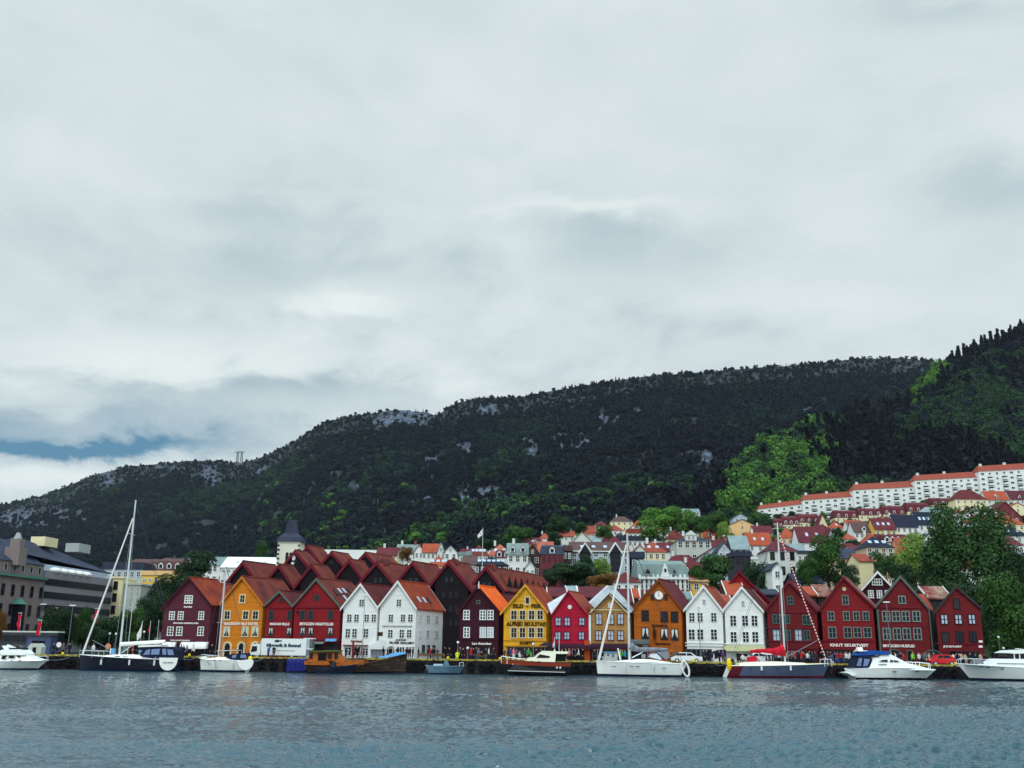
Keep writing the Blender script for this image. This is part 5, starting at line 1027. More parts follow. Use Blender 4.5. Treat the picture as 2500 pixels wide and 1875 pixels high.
# banded office
zt=zat(100,1392,0); r=street_block('office_building','long office building with dark ribbon windows and sloping slate roof',.3,25.2,zt,'p_conc',wd=16)
fl=(zat(100,1408,0)-zat(100,1440,0))
for k in range(5):
    z=zat(100,1412,0)-k*fl*1.0; c=(seg(.3)+seg(25.2))/2+NR*.06; MB().box((c.x,c.y,z-fl*.22),(24.7,.12,fl*.50),RZ).build('ribbon_window','glass_bay',r)
a,b=seg(.3),seg(25.2); m=MB(); z=zt+1.2; m.prism([(*(a-NR*1.5).xy,zt),(*(b-NR*1.5).xy,zt),(*(b-NR*14).xy,zt),(*(a-NR*14).xy,zt)],(0,0,1.3)); m.build('roof_terrace_wall','glass_pale',r)
m=MB(); q0,q1,q2,q3=(a-NR*1.3-DR*4),(b-NR*1.3+DR*2),(b-NR*15+DR*2),(a-NR*15-DR*4); z=zt+1.3; m.add([(*q0.xy,z+1.2),(*q1.xy,z),(*q2.xy,z),(*q3.xy,z+1.2),(*(a-NR*7).xy,z+5.0),(*(b-NR*7-DR*8).xy,z+3.4)],[(0,1,5,4),(1,2,5),(2,3,4,5),(3,0,4)]); m.build('roof','t_slate',r)
for f,mt in ((.35,'p_cream'),(.85,'p_grey')): q=a.lerp(b,f)-NR*6.5; MB().box((q.x,q.y,z+4.8),(4.5,3,1.8),RZ).build('roof_plant_room',mt,r)
for k in range(5):
    q=a.lerp(b,.16+.11*k)-NR*.7; m=MB(); m.ball((q.x,q.y,zt+.2),1.35,n=10,m=6,sz=.5); m.build('terrace_parasol','cloth_white',r)
# cream tower end, grey wing
Yb=214; 
def fb(label,x0,x1,yt,yb,Y,mat,nc,nr,name='building_block',roof=None,dep=10,frame='p_dark',ww=1.1,wh=1.6,yoff=0):
    a,b=P(x0,yt,Y),P(x1,yt,Y); zb=QZ; r=thing(name,((a.x+b.x)/2,Y,zb),label,'building'); MB().box(((a.x+b.x)/2,Y+dep/2,(a.z+zb)/2),(b.x-a.x,dep,a.z-zb)).build('wall',mat,r)
    MB().box(((a.x+b.x)/2,Y+dep/2,a.z+.18),(b.x-a.x+.5,dep+.5,.34)).build('roof',roof or mat,r); H_=a.z-P(x0,yb,Y).z
    for j in range(nr):
        for i in range(nc): twin(r,(a.x+(b.x-a.x)*(i+.5)/nc,Y-.02,a.z-H_*(j+.6)/nr),ww,wh,0,frame=frame)
    return r
fb('cream painted building end with dark windows beside the office block',268,301,1412,1560,216,'p_cream',1,5,ww=.9,wh=1.8,dep=8)
fb('tall grey-green concrete slab building with pale vertical strips',301,345,1428,1560,217,'p_green',3,5,ww=.5,wh=2.2,frame='p_pale',dep=8)
fb('low grey-green wing with a row of windows behind the dark yacht rigging',343,400,1430,1560,222,'p_grey',6,4,ww=.8,wh=1.4,dep=8)
th(382,72,1404,1393,18,'f','p_yellow','p_peach','pale yellow building behind the dark yacht rigging',Y=260,nc=5,name='building_block',cat='building',zb=QZ,rows=2,wh=.7)
th(300,96,1390,1372,18,'f','p_blueg','t_slate','pale blue glazed penthouse right of the office roof',Y=270,nc=6,name='building_block',cat='building',zb=QZ,rows=2)
th(350,80,1396,1365,18,'m','p_brown','t_brown','brown mansard building with dark dormer slots behind the yacht mast',Y=285,nc=6,dorm=3,zb=QZ,name='building_block',cat='building')
th(412,62,1392,1363,18,'m','p_salmon','t_brown','brown mansard building with salmon wall left of the leafy tree',Y=283,nc=4,dorm=3,zb=QZ,name='building_block',cat='building')
th(455,32,1375,1357,18,'g','p_white','t_verd','white stepped gable end behind the leafy tree',Y=300,nc=2,zb=QZ)
th(510,80,1378,1359,18,'s','p_white','t_verd','pale green roofed building between tree and white roof',Y=305,nc=5,zb=QZ,name='building_block',cat='building')
# ---------------------------------------------------------------- trees one can tell apart
TREES=[ # px,top,bottom,width,Y,mat,var,label
(488,1352,1450,105,215,'fol_dark',1,'leafy dark tree behind the plum house, taller of the two there'),(425,1405,1500,110,208,'fol_dark',2,'lower wide dark tree left of the plum house roof'),(385,1455,1560,80,200,'fol_dark',3,'dark tree filling the gap beside the plum house wall'),
(128,1488,1590,56,176,'fol_dark',1,'dark street tree left of the tall thin lamp mast'),(168,1492,1590,60,180,'fol_dark',2,'dark street tree just left of the yacht forestay, by the office'),(212,1488,1585,52,186,'fol_mid',3,'mid green street tree below the office building'),(275,1500,1592,80,182,'fol_dark',4,'dark street tree behind the big yacht mast foot'),(330,1490,1592,76,184,'fol_mid',0,'green tree right of the yacht mast behind the small flags'),(362,1470,1580,60,190,'fol_dark',1,'dark tree behind the small flags beside the plum house'),(235,1530,1596,70,178,'fol_dark',2,'low dark bushy tree behind the yacht bow'),(95,1540,1596,60,182,'fol_dark',0,'low dark tree behind the red flag'),
(6,1492,1572,34,172,'fol_brown',3,'brownish green tree cut by the left edge'),
(992,1337,1372,38,300,'fol_brown',1,'olive brown round tree among the white houses behind the hotel roofs'),(640,1325,1372,34,420,'fol_mid',2,'small mid green tree left of the church tower'),
(1270,1290,1345,84,380,'fol_mid',1,'bright round green tree above the white green-roofed house'),(1232,1300,1345,60,395,'fol_dark',2,'dark green tree left of the bright round one at the wood edge'),(1188,1312,1345,54,400,'fol_dark',4,'dark green tree behind the salmon roof'),(1362,1256,1305,64,430,'fol_dark',3,'dark green tree rising above the orange roofs'),(1354,1300,1335,42,330,'fol_dark',0,'small dark tree between orange roofs and brown gable'),(1418,1277,1298,30,420,'fol_mid',1,'tiny green tree beside the dark red cabin'),
(1473,1282,1325,46,345,'fol_mid',2,'round green tree in front of the white orange-roofed houses'),(1618,1242,1318,120,400,'fol_bright',1,'large bright green tree in the middle of the hillside town'),(1672,1246,1300,60,410,'fol_bright',3,'bright green tree right of the largest bright tree'),(1700,1262,1312,70,400,'fol_mid',2,'green tree above the pedimented mansion'),(1748,1252,1305,64,405,'fol_mid',0,'mid green tree left of the peach pediment house'),(1766,1272,1318,34,380,'fol_pale',4,'yellowish pale tree touching the peach pediment house'),
(1850,1250,1282,56,520,'fol_mid',3,'small green tree right of the pale green gable'),(1868,1268,1296,44,500,'fol_dark',1,'dark green tree before the maroon terrace'),
(1395,1378,1432,110,232,'fol_dark',1,'wide dark tree below the dusky pink-red house'),(1432,1362,1430,60,236,'fol_dark',3,'upright dark tree before the balcony house'),(1470,1366,1420,56,238,'fol_pale',2,'pale yellow-green tree before the balcony house'),(1475,1398,1445,84,218,'fol_brown',4,'orange-brown shrubby tree behind the ochre house'),(1345,1392,1430,54,226,'fol_dark',0,'low dark tree above the dormered hotel roof'),(1500,1405,1445,44,222,'fol_mid',1,'small green tree left of the white red-roofed house'),
(1745,1360,1455,120,232,'fol_oak',1,'large dark green tree behind the right white pair'),(1705,1385,1460,62,228,'fol_mid',3,'green tree left half behind the left of the right white pair'),(1843,1374,1460,76,226,'fol_dark',2,'dark round tree behind the steep red gable'),(1872,1400,1462,40,222,'fol_mid',0,'small pale leaved tree beside the corner building'),
(2016,1312,1430,96,222,'fol_mid',1,'tall round green tree behind the bright red gable'),(1968,1362,1430,60,218,'fol_mid',2,'green tree left of the tall round one'),(2060,1372,1440,66,220,'fol_dark',3,'dark green tree right of the tall round one'),
(2080,1318,1340,36,330,'fol_dark',4,'small dark tree between the small orange and brown roofs'),(2042,1290,1330,34,320,'fol_dark',0,'small dark tree right of the pale blue-white gable'),
(2160,1352,1428,74,236,'fol_oak',2,'dark tree above the maroon white-windowed house'),(2222,1306,1425,86,232,'fol_pale',3,'pale yellow-green airy tree left of the big dark pair'),(2198,1380,1450,70,222,'fol_dark',1,'dark bushy tree behind the grey-edged crimson gable'),
(2310,1252,1500,128,214,'fol_oak',1,'big tall dark tree, left of the pair above the rightmost houses'),(2405,1250,1500,134,212,'fol_oak',2,'big tall dark tree, right of the pair above the rightmost houses'),(2268,1330,1460,70,218,'fol_oak',3,'dark tree leaning left of the big pair'),(2470,1330,1510,100,208,'fol_dark',4,'dark tall tree near the right edge behind the big pair'),
(2440,1418,1600,130,172,'fol_mid',1,'bright leafy green tree right of the rightmost red house'),(2490,1440,1605,90,176,'fol_dark',3,'dark tree cut by the right edge at quay level'),(2412,1500,1606,80,182,'fol_dark',2,'dark shrubby tree right behind the rightmost house'),(2330,1425,1520,120,200,'fol_dark',0,'dark tree directly behind the rightmost red gable'),(2235,1420,1500,80,204,'fol_dark',4,'dark tree behind the gap between the two rightmost gables')]
for px,pt,pb,w,Y,mat,var,lb in TREES: tree(px,pt,pb,w,Y,mat,lb,var)
# garden greenery between the houses of the slope
HS=[o for o in COL.objects if o.name.startswith(('town_house','apartment','building_block')) and o.parent is None and 'label' in o]
def near_label(x,y,pool,n=8):
    b=min(pool,key=lambda o:(o.location.x-x)**2+(o.location.y-y)**2); w=b['label'].replace(',','').split()[:n]
    while w[-1] in('the','of','with','and','a','two','three','by','behind','on','beside','in','right','left','small','white','from','its','to','above','below','four'): w.pop()
    return ' '.join(w)
def clear(px0,px1,py0,py1,Y,tol=.12):
    A=(px1-px0)*(py1-py0); 
    for q in BB:
        if q[4]<=Y-1: continue
        y1=min(q[3],q[2]+34); w=min(px1,q[1])-max(px0,q[0]); h=min(py1,y1)-max(py0,q[2])
        if w>0 and h>0 and w*h>tol*A: return False
    return True
def hits(x,y,r):
    return any((o.location.x-x)**2+(o.location.y-y)**2<r*r for o in HS)
RF=random.Random(11); nf=0
for i in range(9000):
    if nf>=70: break
    px=RF.uniform(1120,2510); Y=RF.uniform(225,560); s,_=se(px,1400); x=s*Y
    if hits(x,Y,11): continue
    z=float(T(x,Y)); h_=RF.uniform(5,7.5); wm=RF.uniform(8,13); wp=wm*HX/Y; e_=(z+h_-CAMZ)/Y; pe=float(topx(np.array([x]),np.array([Y]),np.array([z+h_]))[1][0]); rr=RF.uniform(2.6,4.2)*VX/Y; pb=pe+h_*VX/Y
    if pe-rr>1440 or not clear(px-wp/2,px+wp/2,pe-rr,pb,Y): continue
    # keep it out of view where it would stand above the known skyline of roofs
    if pe-rr<np.interp(px,[1120,1300,1450,1560,1700,1840,1960,2200,2500],[1345,1305,1280,1272,1275,1262,1245,1215,1190]): continue
    wl,wn2=RF.choice([('p_white','white'),('p_white','white'),('p_cream','cream'),('p_pale','pale'),('p_yellow','yellow'),('p_blueg','blue-grey')]); ro,rn=RF.choice([('t_orange','orange'),('t_bright','orange'),('t_maroon','maroon'),('t_red','red-brown'),('t_slate','slate'),('t_grey','grey'),('t_plum','plum')])
    ty,tn=RF.choice([('s','pitched'),('g','gabled'),('h','hipped')])
    lb=f'{wn2} house with {rn} {tn} roof near the '+near_label(x,Y,HS,5)
    th(px,wp,pe,pe-rr,h_,ty,wl,ro,lb,Y=Y,nc=3,rows=2,chim=RF.choice([0,1,1]),sky=RF.choice([0,0,2]) if ty=='s' else 0,dep=8,dorm=RF.choice([0,0,2]) if ty=='s' else 0,group='small houses filling the town slope'); HS.append([o for o in COL.objects if o.get('label')==lb][-1]); nf+=1
def gtree(x,Y,h_,i):
    z=float(T(x,Y)); r_=thing('garden_tree',(x,Y,z-.3),'garden tree near the '+near_label(x,Y,HS),'tree','garden trees on the town slope')
    inst('crown',crown(i%3,('fol_dark','fol_mid','fol_dark','fol_dark','fol_bright')[i%5]),r_,(0,0,-.1*h_),random.random()*6,(h_*.95,h_*.95,h_)); inst('trunk',trunk_mesh(i%3),r_,(0,0,0),0,(h_,h_,h_*.7))
for i in range(420):
    px=random.uniform(1130,2520); Y=random.uniform(380,600) if i<280 else random.uniform(230,400); s,_=se(px,1400); 
    hh=random.uniform(5,9) if Y>380 else random.uniform(3.5,6); z=float(T(s*Y,Y)); yy=float(topx(np.array([s*Y]),np.array([Y]),np.array([z+hh]))[1][0]); wq=hh*HX/Y/2
    if (s>.17 or Y<480 or i%2) and clear(px-wq,px+wq,yy,yy+wq*2,Y,.2): gtree(s*Y,Y,hh,i)
# ---------------------------------------------------------------- boats
class Boat:
    def __init__(s,name,label,pxc,Y,yaw=0,cat='boat'):
        s.Y=Y; s.pxc=pxc; s.yaw=yaw; c=P(pxc,1620,Y); s.x0=c.x; s.root=thing(name,(c.x,Y,0),label,cat,None,yaw); s.cy=math.cos(yaw)
    def X(s,px): return (P(px,1620,s.Y).x-s.x0)/s.cy
    def Z(s,px,py): return P(px,py,s.Y).z
    def mk(s,m,name,mat,parent=None,smooth=False):
        o=bpy.data.objects.new(name,m.mesh(name,mat,(0,0,0),smooth)); COL.objects.link(o); o.parent=parent or s.root; return o
    def hull(s,sd,bd,swl,bwl,beam,mat,deck='gel',boot='boot_blue',sag=.25,full=2.2,name='hull',stripe=None,bands=None):
        xs,zs=s.X(sd[0]),s.Z(*sd); xb,zb=s.X(bd[0]),s.Z(*bd); xsw,xbw=s.X(swl),s.X(bwl); n=26; lv=[-.5,0.,.14,.3,.5,.7,.86,1.]
        V=[];m=MB(); f=[];mi=[]
        for i in range(n+1):
            t=i/n; sh=zs+(zb-zs)*t**1.6-sag*math.sin(math.pi*t)*.6; hb=beam/2*(1-max(0,(t-.42)/.58)**full)*(.82+.18*min(1,t/.4)); hb=max(hb,.03)
            for l in lv:
                z=-.5 if l<0 else sh*l; v=max(0,l); x=(xsw+(xbw-xsw)*t)*(1-v)+(xs+(xb-xs)*t)*v; w=hb*(.62 if l<0 else .80+.20*v**.7)*(1-(1-v)*.45*t**2)
                V.append((x,w,z))
        N_=len(lv); M_=len(V); V2=[(x,-y,z) for x,y,z in V]
        for i in range(n):
            for j in range(N_-1):
                a=i*N_+j; q=(a,a+N_,a+N_+1,a+1); k=1 if j<(2) else 0
                if stripe and stripe[0]<=j<stripe[1]: k=2
                if bands:
                    for (t0,t1) in bands:
                        if t0<=i/n<t1 and j>=2: k=2
                f.append(q); mi.append(k); f.append(tuple(x+M_ for x in q[::-1])); mi.append(k)
        m.add(V+V2,f); m.m=mi
        mats=[mat,boot]+([stripe[2] if stripe else bands[0][2] if 0 else 'hull_red'] if (stripe or bands) else [])
        o=s.mk(m,name,mats,smooth=True)
        d=MB(); vs=[];fs=[]
        for i in range(n+1): a=V[i*N_+N_-1]; vs+=[(a[0],a[1],a[2]-.03),(a[0],-a[1],a[2]-.03)]
        d.add(vs,[(2*i,2*i+2,2*i+3,2*i+1) for i in range(n)]); s.mk(d,'deck',deck)
        rr=MB(); 
        for i in range(n):
            for sg in (1,-1): a,b=V[i*N_+N_-1],V[(i+1)*N_+N_-1]; rr.tube((a[0],a[1]*sg,a[2]),(b[0],b[1]*sg,b[2]),.05,n=4)
        s.mk(rr,'rail_edge',deck,o)
        t=MB(); st=[V[j] for j in range(N_)]; t.add([(x-.01 if xs<xb else x+.01,y,z) for x,y,z in st]+[(x-.01 if xs<xb else x+.01,-y,z) for x,y,z in st],[(j,j+1,N_+j+1,N_+j) for j in range(N_-1)]); s.mk(t,'transom',mat if mat in('old_wood','hull_navy') else 'gel')
        s.edge=lambda px: None
        return o
    def prof(s,name,pts,w0,w1,mat,parent=None,yo=0,smooth=False):
        P3=[(s.X(x),s.Z(x,y)) for x,y in pts]; z0=min(p[1] for p in P3); z1=max(p[1] for p in P3); m=MB(); n=len(P3)
        W_=[w0/2+(w1-w0)/2*((z-z0)/max(.01,z1-z0)) for x,z in P3]
        a=[(x,-w+yo,z) for (x,z),w in zip(P3,W_)]; b=[(x,w+yo,z) for (x,z),w in zip(P3,W_)]
        m.add(a+b,[tuple(range(n)),tuple(range(n,2*n))[::-1]]+[(i,n+i,n+(i+1)%n,(i+1)%n) for i in range(n)]); return s.mk(m,name,mat,parent,smooth)
    def plate(s,name,pts,w,mat,parent=None,th=.03):  # panel lying on both side walls of a cabin at half width w
        m=MB()
        for sg in (-1,1): m.prism([(s.X(x),sg*w,s.Z(x,y)) for x,y in pts],(0,sg*th,0))
        return s.mk(m,name,mat,parent)
    def tube(s,name,a,b,r,mat,parent=None,r1=None,ya=0,yb=0,n=6,vert=False):
        x0=s.X(a[0]); x1=x0 if vert else s.X(b[0]); m=MB().tube((x0,ya,s.Z(*a)),(x1,yb,s.Z(*b)),r,r1,n); return s.mk(m,name,mat,parent)
    def fenders(s,pts,w):
        for px,py in pts:
            x,z=s.X(px),s.Z(px,py); m=MB(); m.tube((x,-w-.12,z-.32),(x,-w-.12,z+.32),.13,.13,8); m.tube((x,-w-.12,z+.32),(x,-w+.15,z+.8),.02,n=4); s.mk(m,'fender','fender')
    def moor(s,a,pxq):
        x,z=s.X(a[0]),s.Z(*a); xq=s.X(pxq); m=MB(); p0=Vector((x,.4,z)); p1=Vector((xq,146.7-s.Y,QZ+.3)); q=[p0.lerp(p1,i/6)-Vector((0,0,.35*math.sin(math.pi*i/6))) for i in range(7)]
        for u,v in zip(q[:-1],q[1:]): m.tube(u,v,.028,n=4)
        s.mk(m,'mooring_rope','cloth_grey')
    def rail(s,pts,hw0,hw1,mat='alu',r=.03,drop=.7,name='guard_rail'):
        m=MB(); n=len(pts)
        for sg in (-1,1):
            q=[(s.X(x),sg*(hw0+(hw1-hw0)*i/(n-1)),s.Z(x,y)) for i,(x,y) in enumerate(pts)]
            for a,b in zip(q[:-1],q[1:]): m.tube(a,b,r,n=4)
            for a in q: m.tube(a,(a[0],a[1],a[2]-drop),r,n=4)
        return s.mk(m,name,mat)
# 1 white motor cruiser, left edge
b=Boat('motor_cruiser','white flybridge motor cruiser cut by the left edge, bow to the right',40,142)
b.hull((-45,1613),(116,1611),-42,92,4.0,'gel',sag=.1); c=b.prof('cabin',[(-30,1616),(-6,1601),(12,1598),(70,1599),(86,1606),(108,1613)],3.2,2.2,'gel'); b.prof('flybridge',[(2,1592),(12,1586),(55,1585),(64,1590),(71,1597),(70,1599),(14,1599)],2.9,2.6,'gel'); b.prof('radar_arch',[(8,1577),(13,1576),(24,1586),(18,1588)],2.4,2.2,'gel'); b.prof('flybridge_screen',[(24,1582),(55,1581),(58,1585),(28,1586)],2,1.9,'cloth_navy')
b.plate('window',[(14,1609),(18,1600),(29,1600),(25,1609)],1.62,'glass',c); b.plate('window',[(31,1607),(35,1600),(44,1600),(48,1606)],1.55,'glass',c); b.plate('window',[(49,1600),(58,1600),(61,1604),(55,1605)],1.45,'glass',c)
for x in (43,61): b.plate('porthole',[(x-4,1611.5),(x+4,1611.5),(x+4,1613),(x-4,1613)],1.75,'glass',c)
b.rail([(70,1602),(90,1602),(114,1602)],1.2,.2); b.prof('antenna_bracket',[(12,1573),(34,1581),(30,1584),(14,1578)],.4,.3,'gel')
b.moor((112,1611),148)
# 2 big navy sloop
def rig(b,mb,mt,fore=None,back=None,r=.14,spread=(),furl=.11,furlmat='cloth_white',bow=None):
    x=b.X(mb[0]); zt=b.Z(*mt); zb=b.Z(*mb); r*=.82; m=MB().tube((x,0,zb-.5),(x,0,zt),r,r*.65,8); ma=b.mk(m,'mast','alu')
    for f in spread:
        z=zb+(zt-zb)*f; m=MB().tube((x,-1.15,z),(x,1.15,z),.04,n=5); m.tube((x-.3,-1.1,z),(x,0,z),.03); b.mk(m,'spreader','alu',ma)
    if fore: x1=b.X(fore[0]); z1=b.Z(*fore); z2=zb+(zt-zb)*fore[2] if 0 else zt
    m=MB()
    for sg in (-1,1):
        m.tube((x,sg*1.8,zb-.2),(x,sg*1.1,zb+(zt-zb)*.5),.016,n=4); m.tube((x,sg*1.1,zb+(zt-zb)*.5),(x,0,zt-.3),.016,n=4)
    b.mk(m,'shroud','wire',ma)
    if back: 
        m=MB(); 
        for sg in (-1,1): m.tube((x,0,zt),(b.X(back[0]),sg*.9,b.Z(*back)),.022,n=4)
        b.mk(m,'backstay','dark_wire',ma)
    return x,zb,zt,ma
b=Boat('sailing_yacht','large navy blue sailing yacht with tall white mast and white rounded transom',320,142,0)
b.hull((440,1610),(191,1598),436,198,4.4,'hull_navy',sag=.0,full=2.0); x,zb,zt,ma=rig(b,(289,1594),(331,1221),back=(432,1603),r=.19,spread=(.30,.77))
m=MB().tube((b.X(199),0,b.Z(199,1596)),(x-.15,0,b.Z(319,1265)),.13,.09,6); b.mk(m,'furled_sail','cloth_white')
zg=b.Z(350,1568); m=MB().tube((x,0,b.Z(295,1573)),(b.X(398),0,b.Z(398,1566)),.27,.22,8); b.mk(m,'boom','gel'); b.tube('vang',(294,1594),(319,1575),.06,'alu')
b.prof('coachroof',[(262,1600),(282,1598),(330,1598),(372,1606),(400,1608),(400,1611),(262,1605)],2.8,2.2,'gel'); b.plate('window',[(287,1601),(300,1601),(300,1603),(287,1603)],1.32,'glass'); b.plate('window',[(306,1602),(319,1602.5),(319,1604),(306,1603.5)],1.32,'glass')
c=b.prof('cockpit_tent',[(340,1581),(346,1579),(428,1579),(436,1588),(440,1611),(402,1611),(352,1602)],3.2,2.8,'cloth_navy'); b.prof('bimini',[(341,1577),(352,1575),(397,1574),(398,1578),(343,1580)],3.0,2.9,'cloth_white')
for p in ([(344,1586),(355,1588),(348,1597)],[(357,1599),(364,1587),(374,1585),(373,1598)],[(377,1585),(397,1584),(396,1598),(376,1598)],[(402,1584),(411,1584),(414,1599),(404,1598)],[(414,1585),(428,1586),(432,1599),(418,1599)]): b.plate('tent_window',p,1.6,'vinyl',c)
m=MB(); cx_=b.X(424); zc=b.Z(424,1612); 
pts=[(cx_+1.2*math.cos(a)*1.0,-2.35,zc-.0+1.3*math.sin(a)) for a in np.linspace(math.pi,2*math.pi,13)]; pts=[(cx_-1.25,-2.35,zc+.35)]+pts+[(cx_+1.25,-2.35,zc+.35)]
m.prism(pts,(0,.12,0)); b.mk(m,'transom_panel','gel'); text(b.root,'BLUE  MOON',0,0,0,0,'let_grey',0,at=b.root.location+Vector((cx_,-2.4,zc-.25)),hard=(1.3,.14),rz=0)
b.rail([(196,1588),(230,1589),(262,1590)],.6,1.6,drop=.9); m=MB().tube((b.X(219),0,b.Z(219,1563)),(b.X(262),0,b.Z(262,1584)),.04); b.mk(m,'pennant_line','cloth_grey')
b.prof('sail_bag',[(270,1583),(277,1583),(278,1597),(269,1597)],.7,.6,'tarp_sky')
b.fenders(((262,1616),(330,1617),(390,1618)),2.1); b.moor((194,1598),172); b.moor((438,1608),460)
# 3 white sloop
b=Boat('sailing_yacht','smaller white sailing yacht with navy sprayhood moored before the orange house',553,142.5)
b.hull((612,1613),(488,1609),604,492,3.3,'gel',sag=.0); x,zb,zt,ma=rig(b,(532,1600),(543,1381),back=(606,1608),r=.15,spread=(.36,))
m=MB().tube((b.X(494),0,b.Z(494,1606)),(x-.1,0,b.Z(541,1395)),.025,.025); b.mk(m,'forestay','dark_wire')
b.prof('coachroof',[(506,1611),(512,1607),(540,1604),(556,1605),(575,1612)],2.2,1.8,'gel')
for x_ in (531,545,559): b.plate('porthole',[(x_-2,1611),(x_+3,1611),(x_+3,1612.6),(x_-2,1612.6)],1.62,'glass')
c=b.prof('sprayhood',[(555,1604),(563,1598),(572,1596),(604,1594),(609,1609),(609,1613),(575,1612)],2.4,2.2,'cloth_navy'); b.plate('tent_window',[(570,1605),(573,1599),(582,1598),(580,1606)],1.2,'vinyl',c); b.plate('tent_window',[(591,1606),(592,1598),(604,1598),(607,1607)],1.2,'vinyl',c)
b.prof('bimini',[(532,1588),(582,1586),(583,1589),(535,1591)],2.4,2.3,'cloth_navy'); b.prof('bimini_edge',[(533,1588.6),(582,1586.8),(583,1588),(533,1590)],2.5,2.4,'cloth_white'); b.tube('post',(589,1614),(588,1590),.05,'alu'); b.tube('post',(541,1603),(534,1591),.05,'alu')
m=MB(); cx_=b.X(606); zc=b.Z(606,1615); pts=[(cx_-1.1,-1.75,zc+.1)]+[(cx_+.1+1.0*math.cos(a),-1.75,zc-.1+1.0*math.sin(a)) for a in np.linspace(math.pi*1.15,2.05*math.pi,11)]+[(cx_+.8,-1.75,zc+.35)]; m.prism(pts,(0,.2,0)); b.mk(m,'transom_panel','gel')
b.prof('anchor_roller',[(486,1607),(492,1603),(500,1602),(505,1606),(498,1610)],.8,.6,'gel'); m=MB().ball((b.X(518.5),-1.62,b.Z(518,1620.5)),.1); b.mk(m,'porthole','glass')
b.rail([(492,1598),(512,1600),(530,1601)],.5,1.4,drop=.8); m=MB().tube((b.X(609),0,b.Z(609,1614)),(b.X(612),-.6,b.Z(612,1607)),.05); m.ball((b.X(614),-.9,b.Z(614,1608)),.32,sz=1.1); b.mk(m,'horseshoe_buoy','bright_yellow')
b.fenders(((530,1622),(575,1623)),1.55); b.moor((490,1609),478); b.moor((610,1612),630)
# 4 blue tarpaulin barge
b=Boat('raft','low work raft covered by a deep blue tarpaulin against the quay',728,144); b.prof('pontoon',[(706,1634),(750,1634),(750,1641),(706,1641)],2.4,2.4,'old_wood'); 
m=MB(); x0,x1=b.X(705),b.X(751); z1,z0=b.Z(728,1610),b.Z(728,1638); n=16; vs=[]
for j in range(5):
    for i in range(n+1): vs.append((x0+(x1-x0)*i/n,-1.25-.12*math.sin(i*1.9+j)-.05*j,z1+(z0-z1)*j/4+(.1*math.sin(i*2.3) if j==4 else 0)))
vs+= [(x0+(x1-x0)*i/n,1.2,z1+.1) for i in range(n+1)]; m.add(vs,[(j*(n+1)+i,j*(n+1)+i+1,(j+1)*(n+1)+i+1,(j+1)*(n+1)+i) for j in range(4) for i in range(n)]+[(i,5*(n+1)+i,5*(n+1)+i+1,i+1) for i in range(n)]); b.mk(m,'tarpaulin','tarp_blue',smooth=True)
# 5 old wooden boat with amber wheelhouse
b=Boat('fishing_boat','old dark wooden boat with amber wheelhouse and high bow to the right',870,143)
b.hull((752,1621),(993,1594),756,990,4.6,'old_wood',deck='deck_teak',boot='hull_black',sag=.9,full=2.6)
b.prof('bulwark_panel',[(751,1613),(806,1613),(812,1621),(808,1624),(751,1622)],4.7,4.7,'amber_wood'); b.prof('bulwark_panel',[(825,1612),(893,1611),(894,1622),(860,1625),(828,1626)],4.5,4.5,'amber_wood')
c=b.prof('wheelhouse',[(757,1614),(757,1592),(770,1591),(828,1590),(832,1600),(842,1611),(842,1614)],3.2,2.9,'amber_wood'); b.prof('roof',[(757,1588.5),(830,1587),(832,1590.5),(757,1592)],3.6,3.5,'fol_pale')
b.plate('door',[(781,1616),(780,1594),(800,1594),(801,1616)],1.62,'void',c)
for x0,x1 in ((760,768),(804,814),(820,828)): b.plate('window',[(x0,1608),(x0,1594),(x1,1594),(x1,1608)],1.6,'glass',c)
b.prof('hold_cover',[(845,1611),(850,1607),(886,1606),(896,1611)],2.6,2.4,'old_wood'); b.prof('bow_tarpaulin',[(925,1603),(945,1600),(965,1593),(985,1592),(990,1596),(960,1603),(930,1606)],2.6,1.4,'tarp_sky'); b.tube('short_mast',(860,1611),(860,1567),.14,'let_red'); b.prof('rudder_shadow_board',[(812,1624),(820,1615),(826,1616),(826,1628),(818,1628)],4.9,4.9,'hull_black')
b2=Boat('dinghy','low dark blue-grey dinghy alongside the old amber wheelhouse boat',816,140); b2.hull((772,1630),(870,1622),776,858,1.7,'hull_navy',deck='cloth_navy',sag=.2)
b.moor((990,1597),1012)
# 6 small grey-blue open boat
b=Boat('open_boat','small grey-blue open motorboat with an outboard engine at the left end',1090,142.5); b.hull((1046,1626),(1135,1625),1048,1122,2.1,'hull_blue',deck='hull_blue',sag=.15)
b.prof('console',[(1083,1625),(1086,1613),(1092,1611),(1096,1622),(1098,1625)],.9,.7,'hull_blue'); b.prof('seat_box',[(1058,1625),(1060,1621),(1080,1621),(1082,1625)],1.2,1.1,'p_blueg'); b.prof('outboard_engine',[(1037,1624),(1044,1623),(1047,1626),(1042,1636),(1040,1636),(1043,1628)],.5,.4,'cloth_grey'); b.rail([(1122,1618),(1131,1617)],.5,.3,drop=.6)
